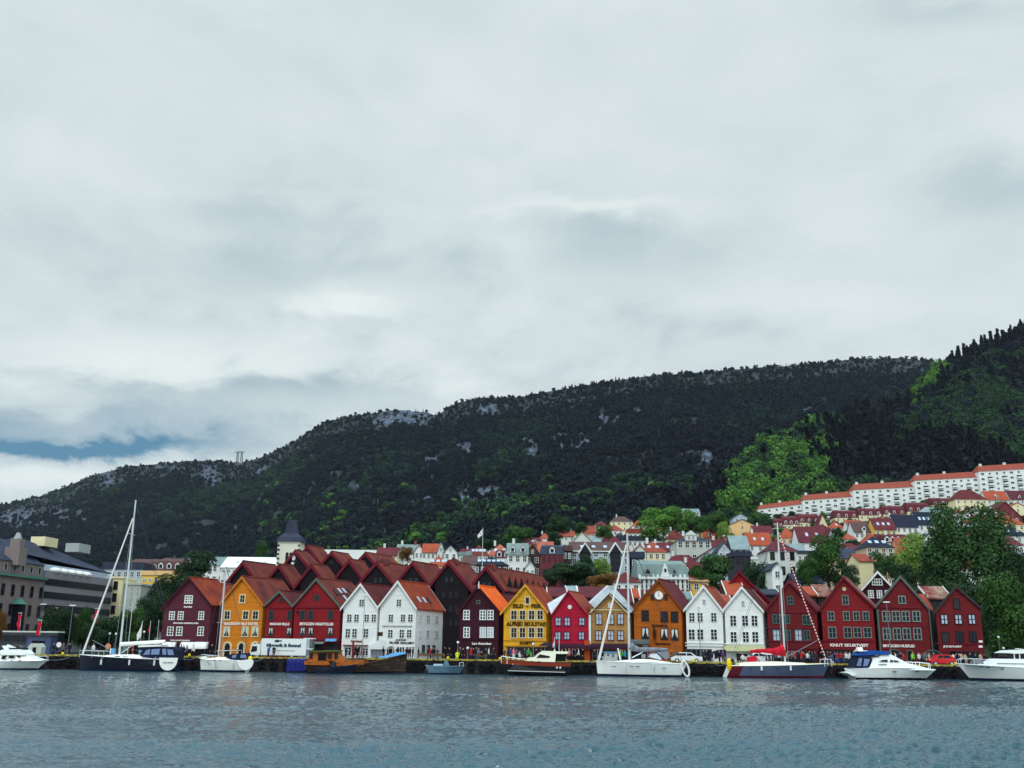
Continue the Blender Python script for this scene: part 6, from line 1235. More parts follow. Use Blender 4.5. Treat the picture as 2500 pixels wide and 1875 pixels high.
# 7 black and mahogany yacht
b=Boat('motor_yacht','black hulled motor yacht with mahogany stripe and cream cabin',1310,142); b.hull((1392,1617),(1222,1609),1384,1234,4.2,'hull_black',deck='deck_teak',boot='hull_black',sag=.1,stripe=(5,7,'mahogany')); 
c=b.prof('cabin',[(1283,1617),(1288,1606),(1305,1604),(1313,1596),(1325,1589),(1388,1591),(1384,1596),(1356,1596),(1354,1617)],3.2,2.6,'gel_cream'); b.plate('window',[(1308,1606),(1317,1597),(1342,1602),(1340,1606)],1.5,'glass',c); b.plate('window',[(1296,1613),(1300,1613),(1300,1614.6),(1296,1614.6)],1.62,'glass',c); b.plate('window',[(1312,1613.5),(1317,1613.5),(1317,1615),(1312,1615)],1.62,'glass',c)
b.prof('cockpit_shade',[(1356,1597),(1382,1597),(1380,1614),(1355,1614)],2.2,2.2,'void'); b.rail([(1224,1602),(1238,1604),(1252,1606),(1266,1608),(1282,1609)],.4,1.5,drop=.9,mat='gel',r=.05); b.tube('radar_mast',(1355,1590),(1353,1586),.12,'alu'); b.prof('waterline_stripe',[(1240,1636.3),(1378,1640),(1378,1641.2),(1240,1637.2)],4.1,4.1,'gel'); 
for x_ in (1358,1366): m=MB().ball((b.X(x_),-2.15,b.Z(x_,1629.5)),.14); b.mk(m,'fender','fender')
# 8 large white sloop
b=Boat('sailing_yacht','big white sailing yacht with grey sail cover, moored before the clock house',1565,142); b.hull((1672,1621),(1456,1613),1655,1459,4.0,'gel',sag=.0,boot='boot_blue'); x,zb,zt,ma=rig(b,(1537,1608),(1538,1301),back=(1665,1618),r=.20,spread=(.31,.62))
m=MB().tube((b.X(1462),0,b.Z(1462,1611)),(x-.15,0,b.Z(1535,1330)),.17,.10,7); b.mk(m,'furled_sail','cloth_white')
m=MB(); pz=[(1539,1577,.55),(1548,1582,.42),(1562,1586,.3),(1585,1586,.3),(1610,1586,.27),(1631,1587,.25)]
for (a,y,r0),(c_,y2,r1_) in zip(pz[:-1],pz[1:]): m.tube((b.X(a),0,b.Z(a,y)),(b.X(c_),0,b.Z(c_,y2)),r0,r1_,8)
b.mk(m,'sail_cover','cloth_grey',smooth=True); b.tube('vang',(1543,1606),(1570,1592),.07,'alu'); b.prof('sprayhood',[(1585,1604),(1590,1596),(1602,1596),(1612,1606),(1612,1612)],2.4,2.0,'plastic_sheet'); b.prof('sprayhood',[(1600,1592),(1630,1590),(1631,1606),(1624,1610)],2.0,1.8,'cloth_grey')
b.prof('coachroof',[(1497,1616),(1510,1613),(1560,1609),(1590,1610),(1615,1614),(1640,1618)],2.6,2.0,'gel'); b.plate('window',[(1546,1616),(1570,1616.5),(1605,1617),(1590,1618.5),(1546,1617.8)],1.28,'glass')
for x_ in (1495,1538,1552,1616): b.plate('hull_window',[(x_-5,1626 if x_<1600 else 1630),(x_+5,1626 if x_<1600 else 1630),(x_+5,1627.5 if x_<1600 else 1631.5),(x_-5,1627.5 if x_<1600 else 1631.5)],1.93,'glass')
m=MB(); cx_=b.X(1667); zc=b.Z(1667,1632)
for i in range(14):
    a0,a1=i*math.pi/7,(i+1)*math.pi/7; m.tube((cx_+.45*math.cos(a0)-.25*math.sin(a0),-1.95,zc+1.0*math.sin(a0)),(cx_+.45*math.cos(a1)-.25*math.sin(a1),-1.95,zc+1.0*math.sin(a1)),.13,n=5)
b.mk(m,'transom_ring','gel'); b.tube('deck_crane',(1636,1604),(1656,1593),.14,'deck_teak',r1=.25); b.rail([(1460,1604),(1472,1604),(1476,1605)],.4,.9,drop=.8)
b.tube('whisker_pole',(1515,1611),(1509,1583),.12,'cloth_white')
b.fenders(((1520,1624),(1590,1625)),1.95); b.moor((1458,1612),1440); b.moor((1668,1622),1694)
# 9 grey racing yacht with red sail cover
b=Boat('sailing_yacht','grey and red racing yacht with red sail cover and red striped forestay',1895,143.5); b.hull((1781,1625),(2024,1620),1768,2006,4.0,'hull_grey',deck='gel_cream',boot='boot_red',sag=.0,bands=[(.0,.09)]); x,zb,zt,ma=rig(b,(1917,1612),(1899,1276),back=(1786,1618),r=.17,spread=(.32,.7))
m=MB(); p0=Vector((b.X(2018),0,b.Z(2018,1612))); p1=Vector((x+.1,0,b.Z(1900,1300)))
for i in range(84):
    q0,q1=i/84,(i+1)/84; m.tube(p0.lerp(p1,q0),p0.lerp(p1,q1),.08,n=6,mi=i%2)
b.mk(m,'furled_sail',['cloth_red','cloth_white'])
m=MB(); pz=[(1915,1588,.85),(1905,1590,.62),(1890,1591,.45),(1870,1590,.33),(1850,1589.5,.28),(1832,1591,.16)]
for (a,y,r0),(c_,y2,r1_) in zip(pz[:-1],pz[1:]): m.tube((b.X(a),0,b.Z(a,y)),(b.X(c_),0,b.Z(c_,y2)),r0,r1_,8)
sc_=b.mk(m,'sail_cover','cloth_red',smooth=True); b.prof('cover_stripe',[(1858,1593),(1884,1596.5),(1884,1599),(1858,1596)],.9,.9,'let_white'); m=MB().tube((b.X(1925),0,b.Z(1925,1602)),(b.X(1997),-.3,b.Z(1997,1564)),.06,.05); b.mk(m,'spinnaker_pole','cloth_grey')
b.prof('coachroof',[(1800,1620),(1826,1616),(1850,1615),(1900,1615),(1958,1618),(1968,1623),(1800,1625)],2.8,2.2,'gel_cream'); c=b.prof('sprayhood',[(1826,1618),(1828,1604),(1842,1602),(1850,1610),(1854,1618)],2.2,1.8,'cloth_red'); b.plate('tent_window',[(1843,1614),(1845,1606),(1850,1612),(1851,1616)],1.1,'vinyl',c)
for x_ in (1824,1889,1950): b.plate('hull_window',[(x_-3,1631.5),(x_+3,1631.5),(x_+3,1633.2),(x_-3,1633.2)],2.0,'glass')
b.rail([(2008,1611),(2018,1609),(2030,1610)],1.0,.2,r=.05,drop=.9); b.prof('stern_instrument',[(1786,1617),(1786,1609),(1790,1608),(1793,1617)],.4,.4,'cloth_navy'); m=MB(); m.ball((b.X(1774),-1.6,b.Z(1774,1622)),.35,sz=2.4); b.mk(m,'life_sling','bright_yellow')
b.fenders(((1850,1630),(1920,1630)),1.95); b.moor((1774,1622),1745); b.moor((2020,1618),2052)
# 10 white motor cruiser with blue canopy
b=Boat('motor_cruiser','white motor cruiser with royal blue cockpit canopy, bow to the right',2165,142); b.hull((2070,1633),(2283,1635),2078,2255,4.2,'gel',sag=-.35,full=2.4,boot='hull_black'); b.prof('swim_platform',[(2056,1642),(2072,1640),(2080,1648),(2070,1650)],3.4,3.4,'gel')
c=b.prof('cabin',[(2098,1634),(2112,1629),(2122,1606),(2115,1604),(2138,1602),(2148,1598),(2168,1597),(2186,1607),(2205,1618),(2250,1630),(2270,1636)],3.6,2.3,'gel'); b.prof('cockpit_canopy',[(2076,1630),(2088,1604),(2098,1592),(2140,1602),(2114,1605),(2122,1608),(2112,1629),(2098,1632)],3.4,2.8,'cloth_navy')
b.prof('bimini',[(2086,1600),(2100,1590),(2130,1588),(2160,1590),(2166,1593),(2164,1598),(2140,1598),(2100,1600)],3.0,2.6,'cloth_blue'); b.prof('radar_arch',[(2092,1590),(2096,1588),(2112,1588),(2138,1600),(2134,1601),(2110,1591)],2.6,2.4,'gel'); b.prof('radar',[(2096,1580),(2106,1580),(2107,1588),(2093,1588)],.9,.7,'gel')
b.plate('tent_window',[(2080,1627),(2088,1607),(2096,1607),(2091,1627)],1.62,'vinyl'); b.plate('tent_window',[(2097,1626),(2101,1608),(2115,1609),(2107,1625)],1.66,'vinyl')
b.plate('window',[(2135,1615),(2144,1611),(2157,1610),(2157,1615.5)],1.62,'glass',c); b.plate('window',[(2163,1611),(2170,1611),(2170,1616),(2163,1616)],1.6,'glass',c); b.plate('window',[(2172,1611),(2180,1612.5),(2187,1616),(2172,1616)],1.58,'glass',c); b.plate('vent',[(2132,1621.5),(2154,1621.3),(2154,1623),(2137,1623.5)],1.72,'glass',c)
for x_ in (2169,2226): b.plate('hull_window',[(x_-5,1638),(x_+5,1638),(x_+4,1640.5),(x_-4,1640.5)],2.03 if x_<2200 else 1.75,'glass')
b.rail([(2196,1616),(2220,1616.5),(2240,1617),(2268,1620)],1.5,.3,r=.05,drop=.8,mat='gel')
b.moor((2278,1634),2312)
# 11 large white yacht at right edge
b=Boat('motor_yacht','large white motor yacht cut by the right edge, bow to the left',2440,141); b.hull((2600,1634),(2337,1620),2600,2367,5.0,'gel',sag=.0,boot='boot_blue',full=2.6); c=b.prof('superstructure',[(2400,1624),(2430,1608),(2600,1610),(2600,1636),(2420,1630)],4.0,3.4,'gel'); w=b.prof('wheelhouse',[(2440,1610),(2452,1595),(2600,1592),(2600,1611)],3.2,3.0,'glass'); b.prof('hardtop',[(2444,1594),(2460,1588),(2500,1586),(2600,1585),(2600,1592),(2465,1596)],3.6,3.5,'gel')
for x_ in (2464,2477,2495): b.plate('window_post',[(x_-1.3,1610),(x_-1.3,1595),(x_+1.3,1595),(x_+1.3,1610)],1.62,'gel',w)
for x_,y_ in ((2381,1627.5),(2397,1629.5),(2428,1632.5),(2453,1635),(2473,1636.5),(2494,1638)): b.plate('hull_window',[(x_-4,y_-1.2),(x_+4,y_-.8),(x_+4,y_+1.2),(x_-4,y_+.8)],1.75 if x_<2410 else 2.1,'glass')
b.prof('anchor_windlass',[(2372,1620),(2376,1612),(2386,1607),(2394,1611),(2398,1621)],1.2,.8,'steel'); b.rail([(2338,1611),(2352,1607),(2370,1608),(2400,1610)],.3,1.5,drop=.9); b.prof('rubbing_strake',[(2350,1622.5),(2600,1636),(2600,1637),(2350,1623.8)],4.6,4.6,'cloth_grey'); b.prof('aerial_bar',[(2486,1583),(2500,1585),(2500,1586),(2487,1584.5)],1,1,'gel'); b.prof('cabin_stripe',[(2420,1618),(2600,1622),(2600,1623),(2418,1619)],3.9,3.9,'cloth_grey')
# ---------------------------------------------------------------- vehicles
def wheel(root,x,y,z,r):
    w=bpy.data.objects.new('wheel',MB().tube((0,-.1,0),(0,.1,0),r,n=16).mesh('wheel','rubber')); COL.objects.link(w); w.parent=root; w.location=(x,y,z)
    m=MB().tube((0,-.115,0),(0,.115,0),r*.6,n=12); o=bpy.data.objects.new('rim',m.mesh('rim','alu')); COL.objects.link(o); o.parent=w
def car(px,Y,L,label,mat,flip=1,H=1.48,yaw=0,suv=False):
    x=P(px,1610,Y).x; r=thing('parked_car',(x,Y,QZ+.01),label,'car',None,yaw)
    pr=[(-.5,.22),(-.5,.50),(-.47,.60),(-.30,.66),(-.16,.97),(.02,1.0),(.30,.98),(.44,.72),(.495,.62),(.5,.22)]
    def loft(name,pts,w0,w1,mt,par,z0=None):
        P3=[(flip*u*L,v*H) for u,v in pts]; n=len(P3); m=MB(); zt=max(p[1] for p in P3); W_=[w0/2 if z<.66*H else w0/2+(w1-w0)/2*(z-.66*H)/(.34*H) for _,z in P3]
        m.add([(a,-w,z) for (a,z),w in zip(P3,W_)]+[(a,w,z) for (a,z),w in zip(P3,W_)],[tuple(range(n)),tuple(range(n,2*n))[::-1]]+[(i,n+i,n+(i+1)%n,(i+1)%n) for i in range(n)])
        o=bpy.data.objects.new(name,m.mesh(name,mt)); COL.objects.link(o); o.parent=par; return o
    b=loft('body',pr,1.76,1.36,mat,r)
    for g in ([(-.24,.69),(-.14,.93),(-.01,.94),(-.01,.69)],[(.01,.69),(.01,.94),(.24,.93),(.33,.70)]): loft('window',g,1.80,1.42,'glass',b)
    loft('windscreen',[(-.285,.69),(-.17,.945),(-.165,.93),(-.27,.68)],1.5,1.3,'glass',b); loft('rear_window',[(.31,.94),(.41,.74),(.40,.72),(.30,.92)],1.5,1.3,'glass',b)
    for u in (-.31,.31):
        for y in (-.80,.80): wheel(r,flip*u*L,y,.31,.32)
    for y in (-.62,.62):
        for u,mt,nm in ((-.497,'lamp_glass','headlight'),(.497,'let_red','tail_light')):
            o=bpy.data.objects.new(nm,MB().box((0,0,0),(.06,.34,.16)).mesh(nm,mt)); COL.objects.link(o); o.parent=r; o.location=(flip*u*L,y,.54*H)
    o=bpy.data.objects.new('bumper',MB().box((-flip*.49*L,0,.30*H),(.14,1.7,.2)).mesh('bumper','car_dark')); COL.objects.link(o); o.parent=b
    return r
car(2297,147.8,3.7,'red hatchback parked on the quay before the arched red house','car_red',1,1.55)
car(1674,149,4.5,'white hatchback parked on the quay before the left of the right white pair','car_white',-1,1.45)
car(1850,152,3.9,'white car half hidden behind the red racing yacht','car_white',1,1.5)
car(2052,151.5,4.2,'dark blue car half hidden beside the bright red clapboard house','car_blue',-1,1.5)
car(30,163,4.4,'dark car parked below the stone townhouse at the left','car_dark',1,1.45)
# bus and kiosk at the left
x=P(78,1580,170).x; r=thing('bus',(x,170,QZ+.01),'dark parked coach with white roof edge behind the left cruiser','bus'); MB().box((x,170,QZ+2.0),(9,2.5,2.9)).build('body','car_dark',r); MB().box((x,170,QZ+3.55),(9.1,2.55,.22)).build('roof','p_pale',r)
for k in range(6): MB().box((x-3.7+k*1.5,168.72,QZ+2.5),(1.3,.06,1.0)).build('window','glass',r)
for dx in (-2.8,2.8): wheel(r,dx,-1.2,.45,.45)
x=P(92,1590,156).x; r=thing('kiosk',(x,156,QZ+.01),'slate blue market kiosk behind the left cruiser','kiosk'); MB().box((x,157,QZ+1.35),(3.6,2.2,2.7)).build('body','car_blue',r); MB().box((x,155.87,QZ+1.6),(1.9,.05,1.0)).build('hatch','void',r); MB().box((x,156.9,QZ+2.78),(3.9,2.7,.14)).build('roof','p_dark',r)
x=P(82,1600,150).x; r=thing('shed',(x,150,QZ+.01),'small pale grey pointed shed on the quay, left','shed'); m=MB(); m.prism([(x-1,150,QZ),(x+1,150,QZ),(x+1,150,QZ+1.2),(x+.6,150,QZ+1.7),(x-.6,150,QZ+1.7),(x-1,150,QZ+1.2)],(0,1.4,0)); m.build('body','p_green',r); MB().box((x,149.97,QZ+.6),(.5,.05,1.1)).build('door','void',r)
# box truck
Y=148.6; xa=P(636,1600,Y).x; xb=P(746,1600,Y).x; z0=P(690,1600,Y).z; z1=P(690,1559,Y).z; xc=P(609,1600,Y).x; zc=P(620,1572,Y).z
r=thing('box_truck',((xa+xb)/2,Y,QZ+.01),'white box lorry with teal lettering parked before the orange and red houses','truck')
MB().box(((xa+xb)/2,Y+1.2,(z0+z1)/2),(xb-xa,2.4,z1-z0)).build('cargo_box','car_white',r); MB().box(((xa+xb)/2+.3,Y+1.2,QZ+.75),(xb-xa-.8,1.9,.35)).build('chassis','car_dark',r); MB().box(((xa+xb)/2+.5,Y+.12,QZ+.62),(xb-xa-2.6,.06,.12)).build('side_guard','alu',r)
m=MB(); m.prism([(xc,Y+.05,QZ+.45),(xa-.1,Y+.05,QZ+.45),(xa-.1,Y+.05,zc),(xc+.25,Y+.05,zc),(xc,Y+.05,zc-1.1)],(0,2.3,0)); cb=m.build('cab','car_white',r); MB().prism([(xc+.12,Y+.02,zc-1.15),(xc+1.0,Y+.02,zc-1.0),(xc+1.0,Y+.02,zc-.3),(xc+.3,Y+.02,zc-.3)],(0,.05,0)).build('window','glass',cb); MB().prism([(xc-.02,Y+.2,zc-1.15),(xc+.2,Y+.2,zc-.15),(xc+.17,Y+.2,zc-.14),(xc-.05,Y+.2,zc-1.15)],(0,2,0)).build('windscreen','glass',cb)
m=MB(); m.prism([(xa-.2,Y+.1,zc),(xa-.1,Y+.1,zc+.55),(xa-.1,Y+.1,zc),(xa-1.1,Y+.1,zc+.02)],(0,2.1,0)); m.build('wind_deflector','car_white',cb)
for x in (xc+1.0,xb-2.0): wheel(r,x-r.location.x,.25,.5,.52); wheel(r,x-r.location.x,2.1,.5,.52)
text(r,'Mjørevik & Bonnel',0,0,0,0,'let_teal',0,at=((xa+xb)/2,Y-.02,z1-1.0),hard=(4.9,.62),rz=0,bold=.05); text(r,'ferskt fra havet til byen',0,0,0,0,'let_grey',0,at=((xa+xb)/2+.3,Y-.02,z1-1.65),hard=(2.6,.16),rz=0,bold=.01)
m=MB(); m.prism([((xa+xb)/2-1+.35*math.cos(a)*(1.2 if math.cos(a)>0 else 1),Y-.02,z1-.35+.2*math.sin(a)) for a in np.linspace(0,6.28,13)[:-1]],(0,.02,0)); m.prism([((xa+xb)/2-.7,Y-.025,z1-.35),((xa+xb)/2-.35,Y-.025,z1-.15),((xa+xb)/2-.35,Y-.025,z1-.5)],(0,.02,0)); m.build('fish_emblem','let_teal',r)
# white van end, market stalls, containers
def boxthing(name,label,cat,x0,x1,y0,y1,Y,mat,dep=1.6,roof=None,parts=()):
    a,b=P(x0,y0,Y),P(x1,y1,Y); z1,z0=a.z,max(QZ+.01,b.z); r=thing(name,((a.x+b.x)/2,Y,z0),label,cat); w=b.x-a.x
    MB().box(((a.x+b.x)/2,Y+dep/2,(z0+z1)/2),(w,dep,z1-z0)).build('body',mat,r)
    if roof: MB().box(((a.x+b.x)/2,Y+dep/2,z1+.06),(w+.3,dep+.3,.14)).build('roof',roof,r)
    for (u0,u1,v0,v1,mt,nm) in parts: MB().box((a.x+w*(u0+u1)/2,Y-.02,z0+(z1-z0)*(v0+v1)/2),(w*(u1-u0),.05,(z1-z0)*(v1-v0))).build(nm,mt,r)
    return r
boxthing('market_kiosk','pale blue-grey kiosk behind the lorry tail','kiosk',727,757,1585,1606,149,'p_blueg',parts=((.1,.45,.3,.9,'glass_pale','panel'),(.55,.9,.3,.9,'vinyl','panel')),roof='p_white')
boxthing('market_stall','grey awninged kiosk with white roof between lorry and awnings','stall',744,762,1560,1586,152,'olive',roof='p_white')
boxthing('covered_crates','pale crates under a sky blue cover beside the big white yacht bow','crates',1476,1508,1593,1613,147.5,'p_green',parts=((.2,.35,.6,.8,'cloth_blue','strap'),(.6,.7,.4,.8,'cloth_blue','strap')),roof='tarp_sky')
r=thing('market_tent',(P(1755,1600,150).x,150,QZ+.01),'black curved market tent between the two right white houses','tent'); a,b=P(1738,1600,150),P(1773,1600,150); zt=P(1770,1586,150).z
pr=[(a.x+(b.x-a.x)*(1-math.cos(t_)),QZ+.9+(zt-QZ-.9)*math.sin(t_)) for t_ in np.linspace(0,math.pi/2,8)]; m=MB(); m.prism([(x,150,z) for x,z in pr]+[(b.x,150,QZ+1.0),(a.x,150,QZ+.5)],(0,2.6,0)); m.build('cover','cloth_navy',r); m=MB()
for x in (a.x+.1,b.x-.1): m.box((x,150.1,QZ+.5),(.08,.08,1.0))
m.build('leg','steel',r)
for (x0,x1,lb) in ((1545,1580,'dark shop stall under the stone doorway'),(2005,2040,'dark clothes stall left under the red fascia'),(2336,2362,'small striped stall before the rightmost red house')):
    boxthing('market_stall',lb,'stall',x0,x1,1592,1614,151.5,'void',roof='canopy_plum',parts=((.1,.5,.2,.8,'curtain' if x0>2300 else 'cloth_navy','goods'),(.6,.9,.3,.8,'cloth_red' if x0>2000 else 'p_grey','goods')))
# parasols
def parasol(px,Y,col,label,hh=2.6,w=1.5):
    x=P(px,1600,Y).x; r=thing('parasol',(x,Y,QZ+.01),label,'parasol'); MB().tube((x,Y,QZ),(x,Y,QZ+hh),.03).build('pole','alu',r); m=MB(); n=8
    for i in range(n): a0,a1=i*6.283/n,(i+1)*6.283/n; m.add([(x,Y,QZ+hh+.1),(x+w*math.cos(a0),Y+w*math.sin(a0),QZ+hh-.45),(x+w*math.cos(a1),Y+w*math.sin(a1),QZ+hh-.45)],[(0,1,2)])
    m.build('canopy',col,r)
parasol(1888,149.5,'cloth_white','white parasol behind the red sail cover',2.0,1.1)
for px in (1330,): parasol(px,153,'cloth_navy','navy parasol between the yellow and crimson houses',2.6,1.0)
# benches
def bench(px,Y,label):
    x=P(px,1600,Y).x; r=thing('bench',(x,Y,QZ+.01),label,'bench'); MB().box((x,Y,QZ+.46),(1.7,.42,.06)).build('seat','deck_teak',r); MB().box((x,Y+.22,QZ+.75),(1.7,.05,.35)).build('backrest','deck_teak',r)
    for s in (-.7,.7): MB().box((x+s,Y,QZ+.22),(.06,.4,.42)).build('leg','steel',r)
bench(1034,148.2,'wooden bench on the quay before the white side wall'); bench(1072,148.2,'wooden bench on the quay before the dark alley'); bench(1175,148.4,'wooden bench on the quay before the maroon house')
# bollards and life rings
for i,(px,lb) in enumerate(((147,'yellow mooring bollard on the quay left of the navy yacht'),(460,'yellow mooring bollard right of the navy yacht stern'),(1094,'yellow mooring bollard above the grey-blue open boat'),(1221,'yellow mooring bollard at the black yacht bow'),(2318,'big yellow mooring bollard beside the red hatchback'),(1690,'yellow mooring bollard right of the big white yacht'))):
    x=P(px,1610,147).x; y=qy(x)-.15; m=MB().tube((x,y,QZ+.2),(x,y,QZ+.42),.2,.15,10); m.ball((x,y,QZ+.45),.2,sz=.5); o=m.build('mooring_bollard','bright_yellow',None,org=(x,y,QZ+.26)); tag(o,lb,'bollard','yellow mooring bollards')
# lamps, poles, signs
def lamp(px,pt,Y,label,arm=0,head='lamp_glass',r=.06,globe=False,name='street_lamp'):
    p=P(px,pt,Y); x=P(px,1600,Y).x+(p.x-P(px,1600,Y).x); rt=thing(name,(x,Y,QZ+.01),label,'street lamp'); MB().tube((x,Y,QZ),(x,Y,p.z),r,r*.7,8).build('pole','steel',rt); m=MB()
    if globe: m.ball((x,Y,p.z+.15),.2)
    else:
        m.box((x+arm*.5,Y,p.z),(.9,.35,.14))
    m.build('lamp_head',head,rt)
    if arm: MB().tube((x,Y,p.z-.1),(x+arm*.5,Y,p.z),.03).build('arm','steel',rt)
    return rt
lamp(107,1475,168,'tall dark lamp post with white twin head left of the street trees')
r=lamp(178,1478,158,'tall thin grey lamp mast behind the navy yacht bow'); 
lamp(891,1452,149,'tall white pole with crossbar before the left white house',r=.05); lamp(1706,1480,148.5,'tall thin grey lamp mast before the left of the right white pair',r=.06)
lamp(2164,1470,148.5,'tall thin pale mast before the grey-edged crimson gable',r=.06); lamp(1302,1575,149.5,'pale lamp post before the yellow shopfront',globe=True,r=.09)
lamp(283,1550,170,'white globe lamp behind the yacht mast foot',globe=True); lamp(352,1545,172,'white globe lamp left of the small flags',globe=True); lamp(268,1549,176,'white globe lamp nearest the dark yacht forestay',globe=True); lamp(2438,1558,168,'white globe lamp under the right leafy tree',globe=True); lamp(2450,1585,160,'white globe lamp behind the right edge yacht',globe=True); lamp(1118,1571,151,'white globe lamp before the dark alley, left',globe=True); lamp(1142,1585,151,'white globe lamp at the maroon house corner',globe=True)
def roundsign(px,py,Y,label,mat='let_white',rr=.38,word=None):
    p=P(px,py,Y); r=thing('road_sign',(p.x,Y,QZ+.01),label,'sign'); MB().tube((p.x,Y,QZ),(p.x,Y,p.z),.035).build('pole','steel',r); m=MB().tube((p.x,Y-.06,p.z),(p.x,Y-.03,p.z),rr,n=16); m.build('sign_face',mat,r)
roundsign(144,1574,156,'round white road sign behind the quay, left'); roundsign(264,1578,152,'round pinkish road sign behind the navy yacht','p_salmon',.42); 
r=boxthing('poster_board','sky blue and white poster board beside the navy yacht mast','board',269,279,1583,1597,150,'tarp_sky',dep=.2,parts=((.0,.45,.0,1,'let_white','panel'),))
# red banner flags on poles
def banner(px,y0,y1,w,Y,label,mat='cloth_red',pt=None,lean=.0,word=True):
    s=Y/HX; p=P(px,y0,Y); q=P(px,y1,Y); xb=P(px,1590,Y).x; r=thing('banner_flag',(p.x+w*s*.5,Y,QZ+.01),label,'flag'); zt=p.z+.3
    MB().tube((p.x+w*s*.5,Y,QZ),(p.x+w*s*.5,Y,zt),.05,.03).build('pole','alu',r); MB().box((p.x,Y,zt),(w*s*1.3,.06,.1)).build('top_arm','alu',r); n=10; vs=[]
    for i in range(n+1):
        f=i/n; ww=w*s*(.5+.1*math.sin(i*1.3)); xx=p.x+.15*math.sin(i*.9)*f; z=p.z+(q.z-p.z)*f; vs+=[(xx-ww,Y-.05+.12*math.sin(i*1.1),z),(xx,Y-.2+.12*math.cos(i*1.4),z),(xx+ww,Y-.05,z)]
    m=MB().add(vs,[(3*i+j,3*i+j+1,3*i+j+4,3*i+j+3) for i in range(n) for j in (0,1)]); m.build('flag',mat,r,smooth=True)
banner(49,1501,1543,7,172,'red hanging banner before the stone townhouse'); banner(97,1519,1566,8,160,'red hanging banner with white foot, right of the coach'); banner(135,1488,1507,10,182,'short red banner among the street trees'); banner(237,1490,1520,9,184,'red banner before the office right end by the forestay'); banner(324,1576,1595,3.5,148,'small narrow red banner behind the navy yacht boom')
def sflag(px,yt,yb,w,Y,mat,label,pole_b=1590):
    p=P(px,yt,Y); r=thing('flag',(p.x,Y,QZ+.01),label,'flag'); MB().tube((p.x,Y,QZ),(p.x,Y,p.z+.15),.04).build('pole','alu',r); s=Y/HX; q=P(px,yb,Y); 
    m=MB().add([(p.x,Y,p.z),(p.x-w*.3*s,Y-.1,(p.z*2+q.z)/3),(p.x-w*s,Y-.15,(p.z+2*q.z)/3),(p.x-w*.8*s,Y-.1,q.z),(p.x-.02,Y,(p.z+3*q.z)/4)],[(0,1,2,3,4)]); m.build('cloth',mat,r)
sflag(348,1517,1566,10,158,'cloth_white','white drooping flag left of the plum house'); sflag(368,1518,1546,4,158,'cloth_red','red drooping flag left of the plum house'); sflag(388,1516,1550,-5,158,'fol_mid','dark green drooping flag nearest the plum house')
pole(318,1530,1470,165,'bare thin pole behind the navy yacht boom',cat='pole',zb=QZ); pole(1365,1575,1545,152,'short flagpole at the crimson house left corner',cat='flagpole',zb=QZ)
p=P(1353,1560,152.4); o=MB(); 
sflag(1354,1558,1582,5,152.6,'cloth_white','small white and blue flag at the crimson house corner')
# masts and pylons on the mountain
def skypt(px,t=.97,which=1):
    s,_=se(px,1100); 
    for _ in range(3):
        x,y,z=hill_pt(np.array([s]),np.array([t]),which); q=topx(x,y,z); s+=(px-q[0][0])/HX
    return Vector((float(x[0]),float(y[0]),float(z[0])))
for i,(px,lb) in enumerate(((578,'steel lattice pylon on the left mountain saddle, left of two'),(588,'steel lattice pylon on the left mountain saddle, right of two'))):
    p=skypt(px)+Vector((0,0,5)); H=30; r=thing('pylon',p-Vector((0,0,3)),lb,'pylon'); m=MB(); p=p+Vector((0,0,-2))
    for sx_ in (-1,1):
        for sy in (-1,1): m.tube(p+Vector((sx_*2.6,sy*2.6,0)),p+Vector((sx_*1,sy*1,H)),.55,n=4)
        for k in range(5): m.tube(p+Vector((sx_*(2.6-.32*k),-2,H*k/5)),p+Vector((-sx_*(2.3-.32*k),-2,H*(k+1)/5)),.35,n=4)
    m.tube(p+Vector((-7,0,H)),p+Vector((7,0,H)),.8,n=4); m.tube(p+Vector((-4,0,H-3)),p+Vector((4,0,H-3)),.3,n=4); m.build('lattice','steel',r)
for px,H,lb in ((968,14,'thin mast on the rocky mountain top'),(2011,9,'pale thin mast on the mountain crest'),(1405,13,'pale slim marker mast on the wooded mountain face')):
    p=skypt(px,.99 if H<28 else .8); r=thing('mast',p-Vector((0,0,2)),lb,'mast'); MB().tube(p-Vector((0,0,2)),p+Vector((0,0,H)),.7,.4).build('pole','p_pale',r)
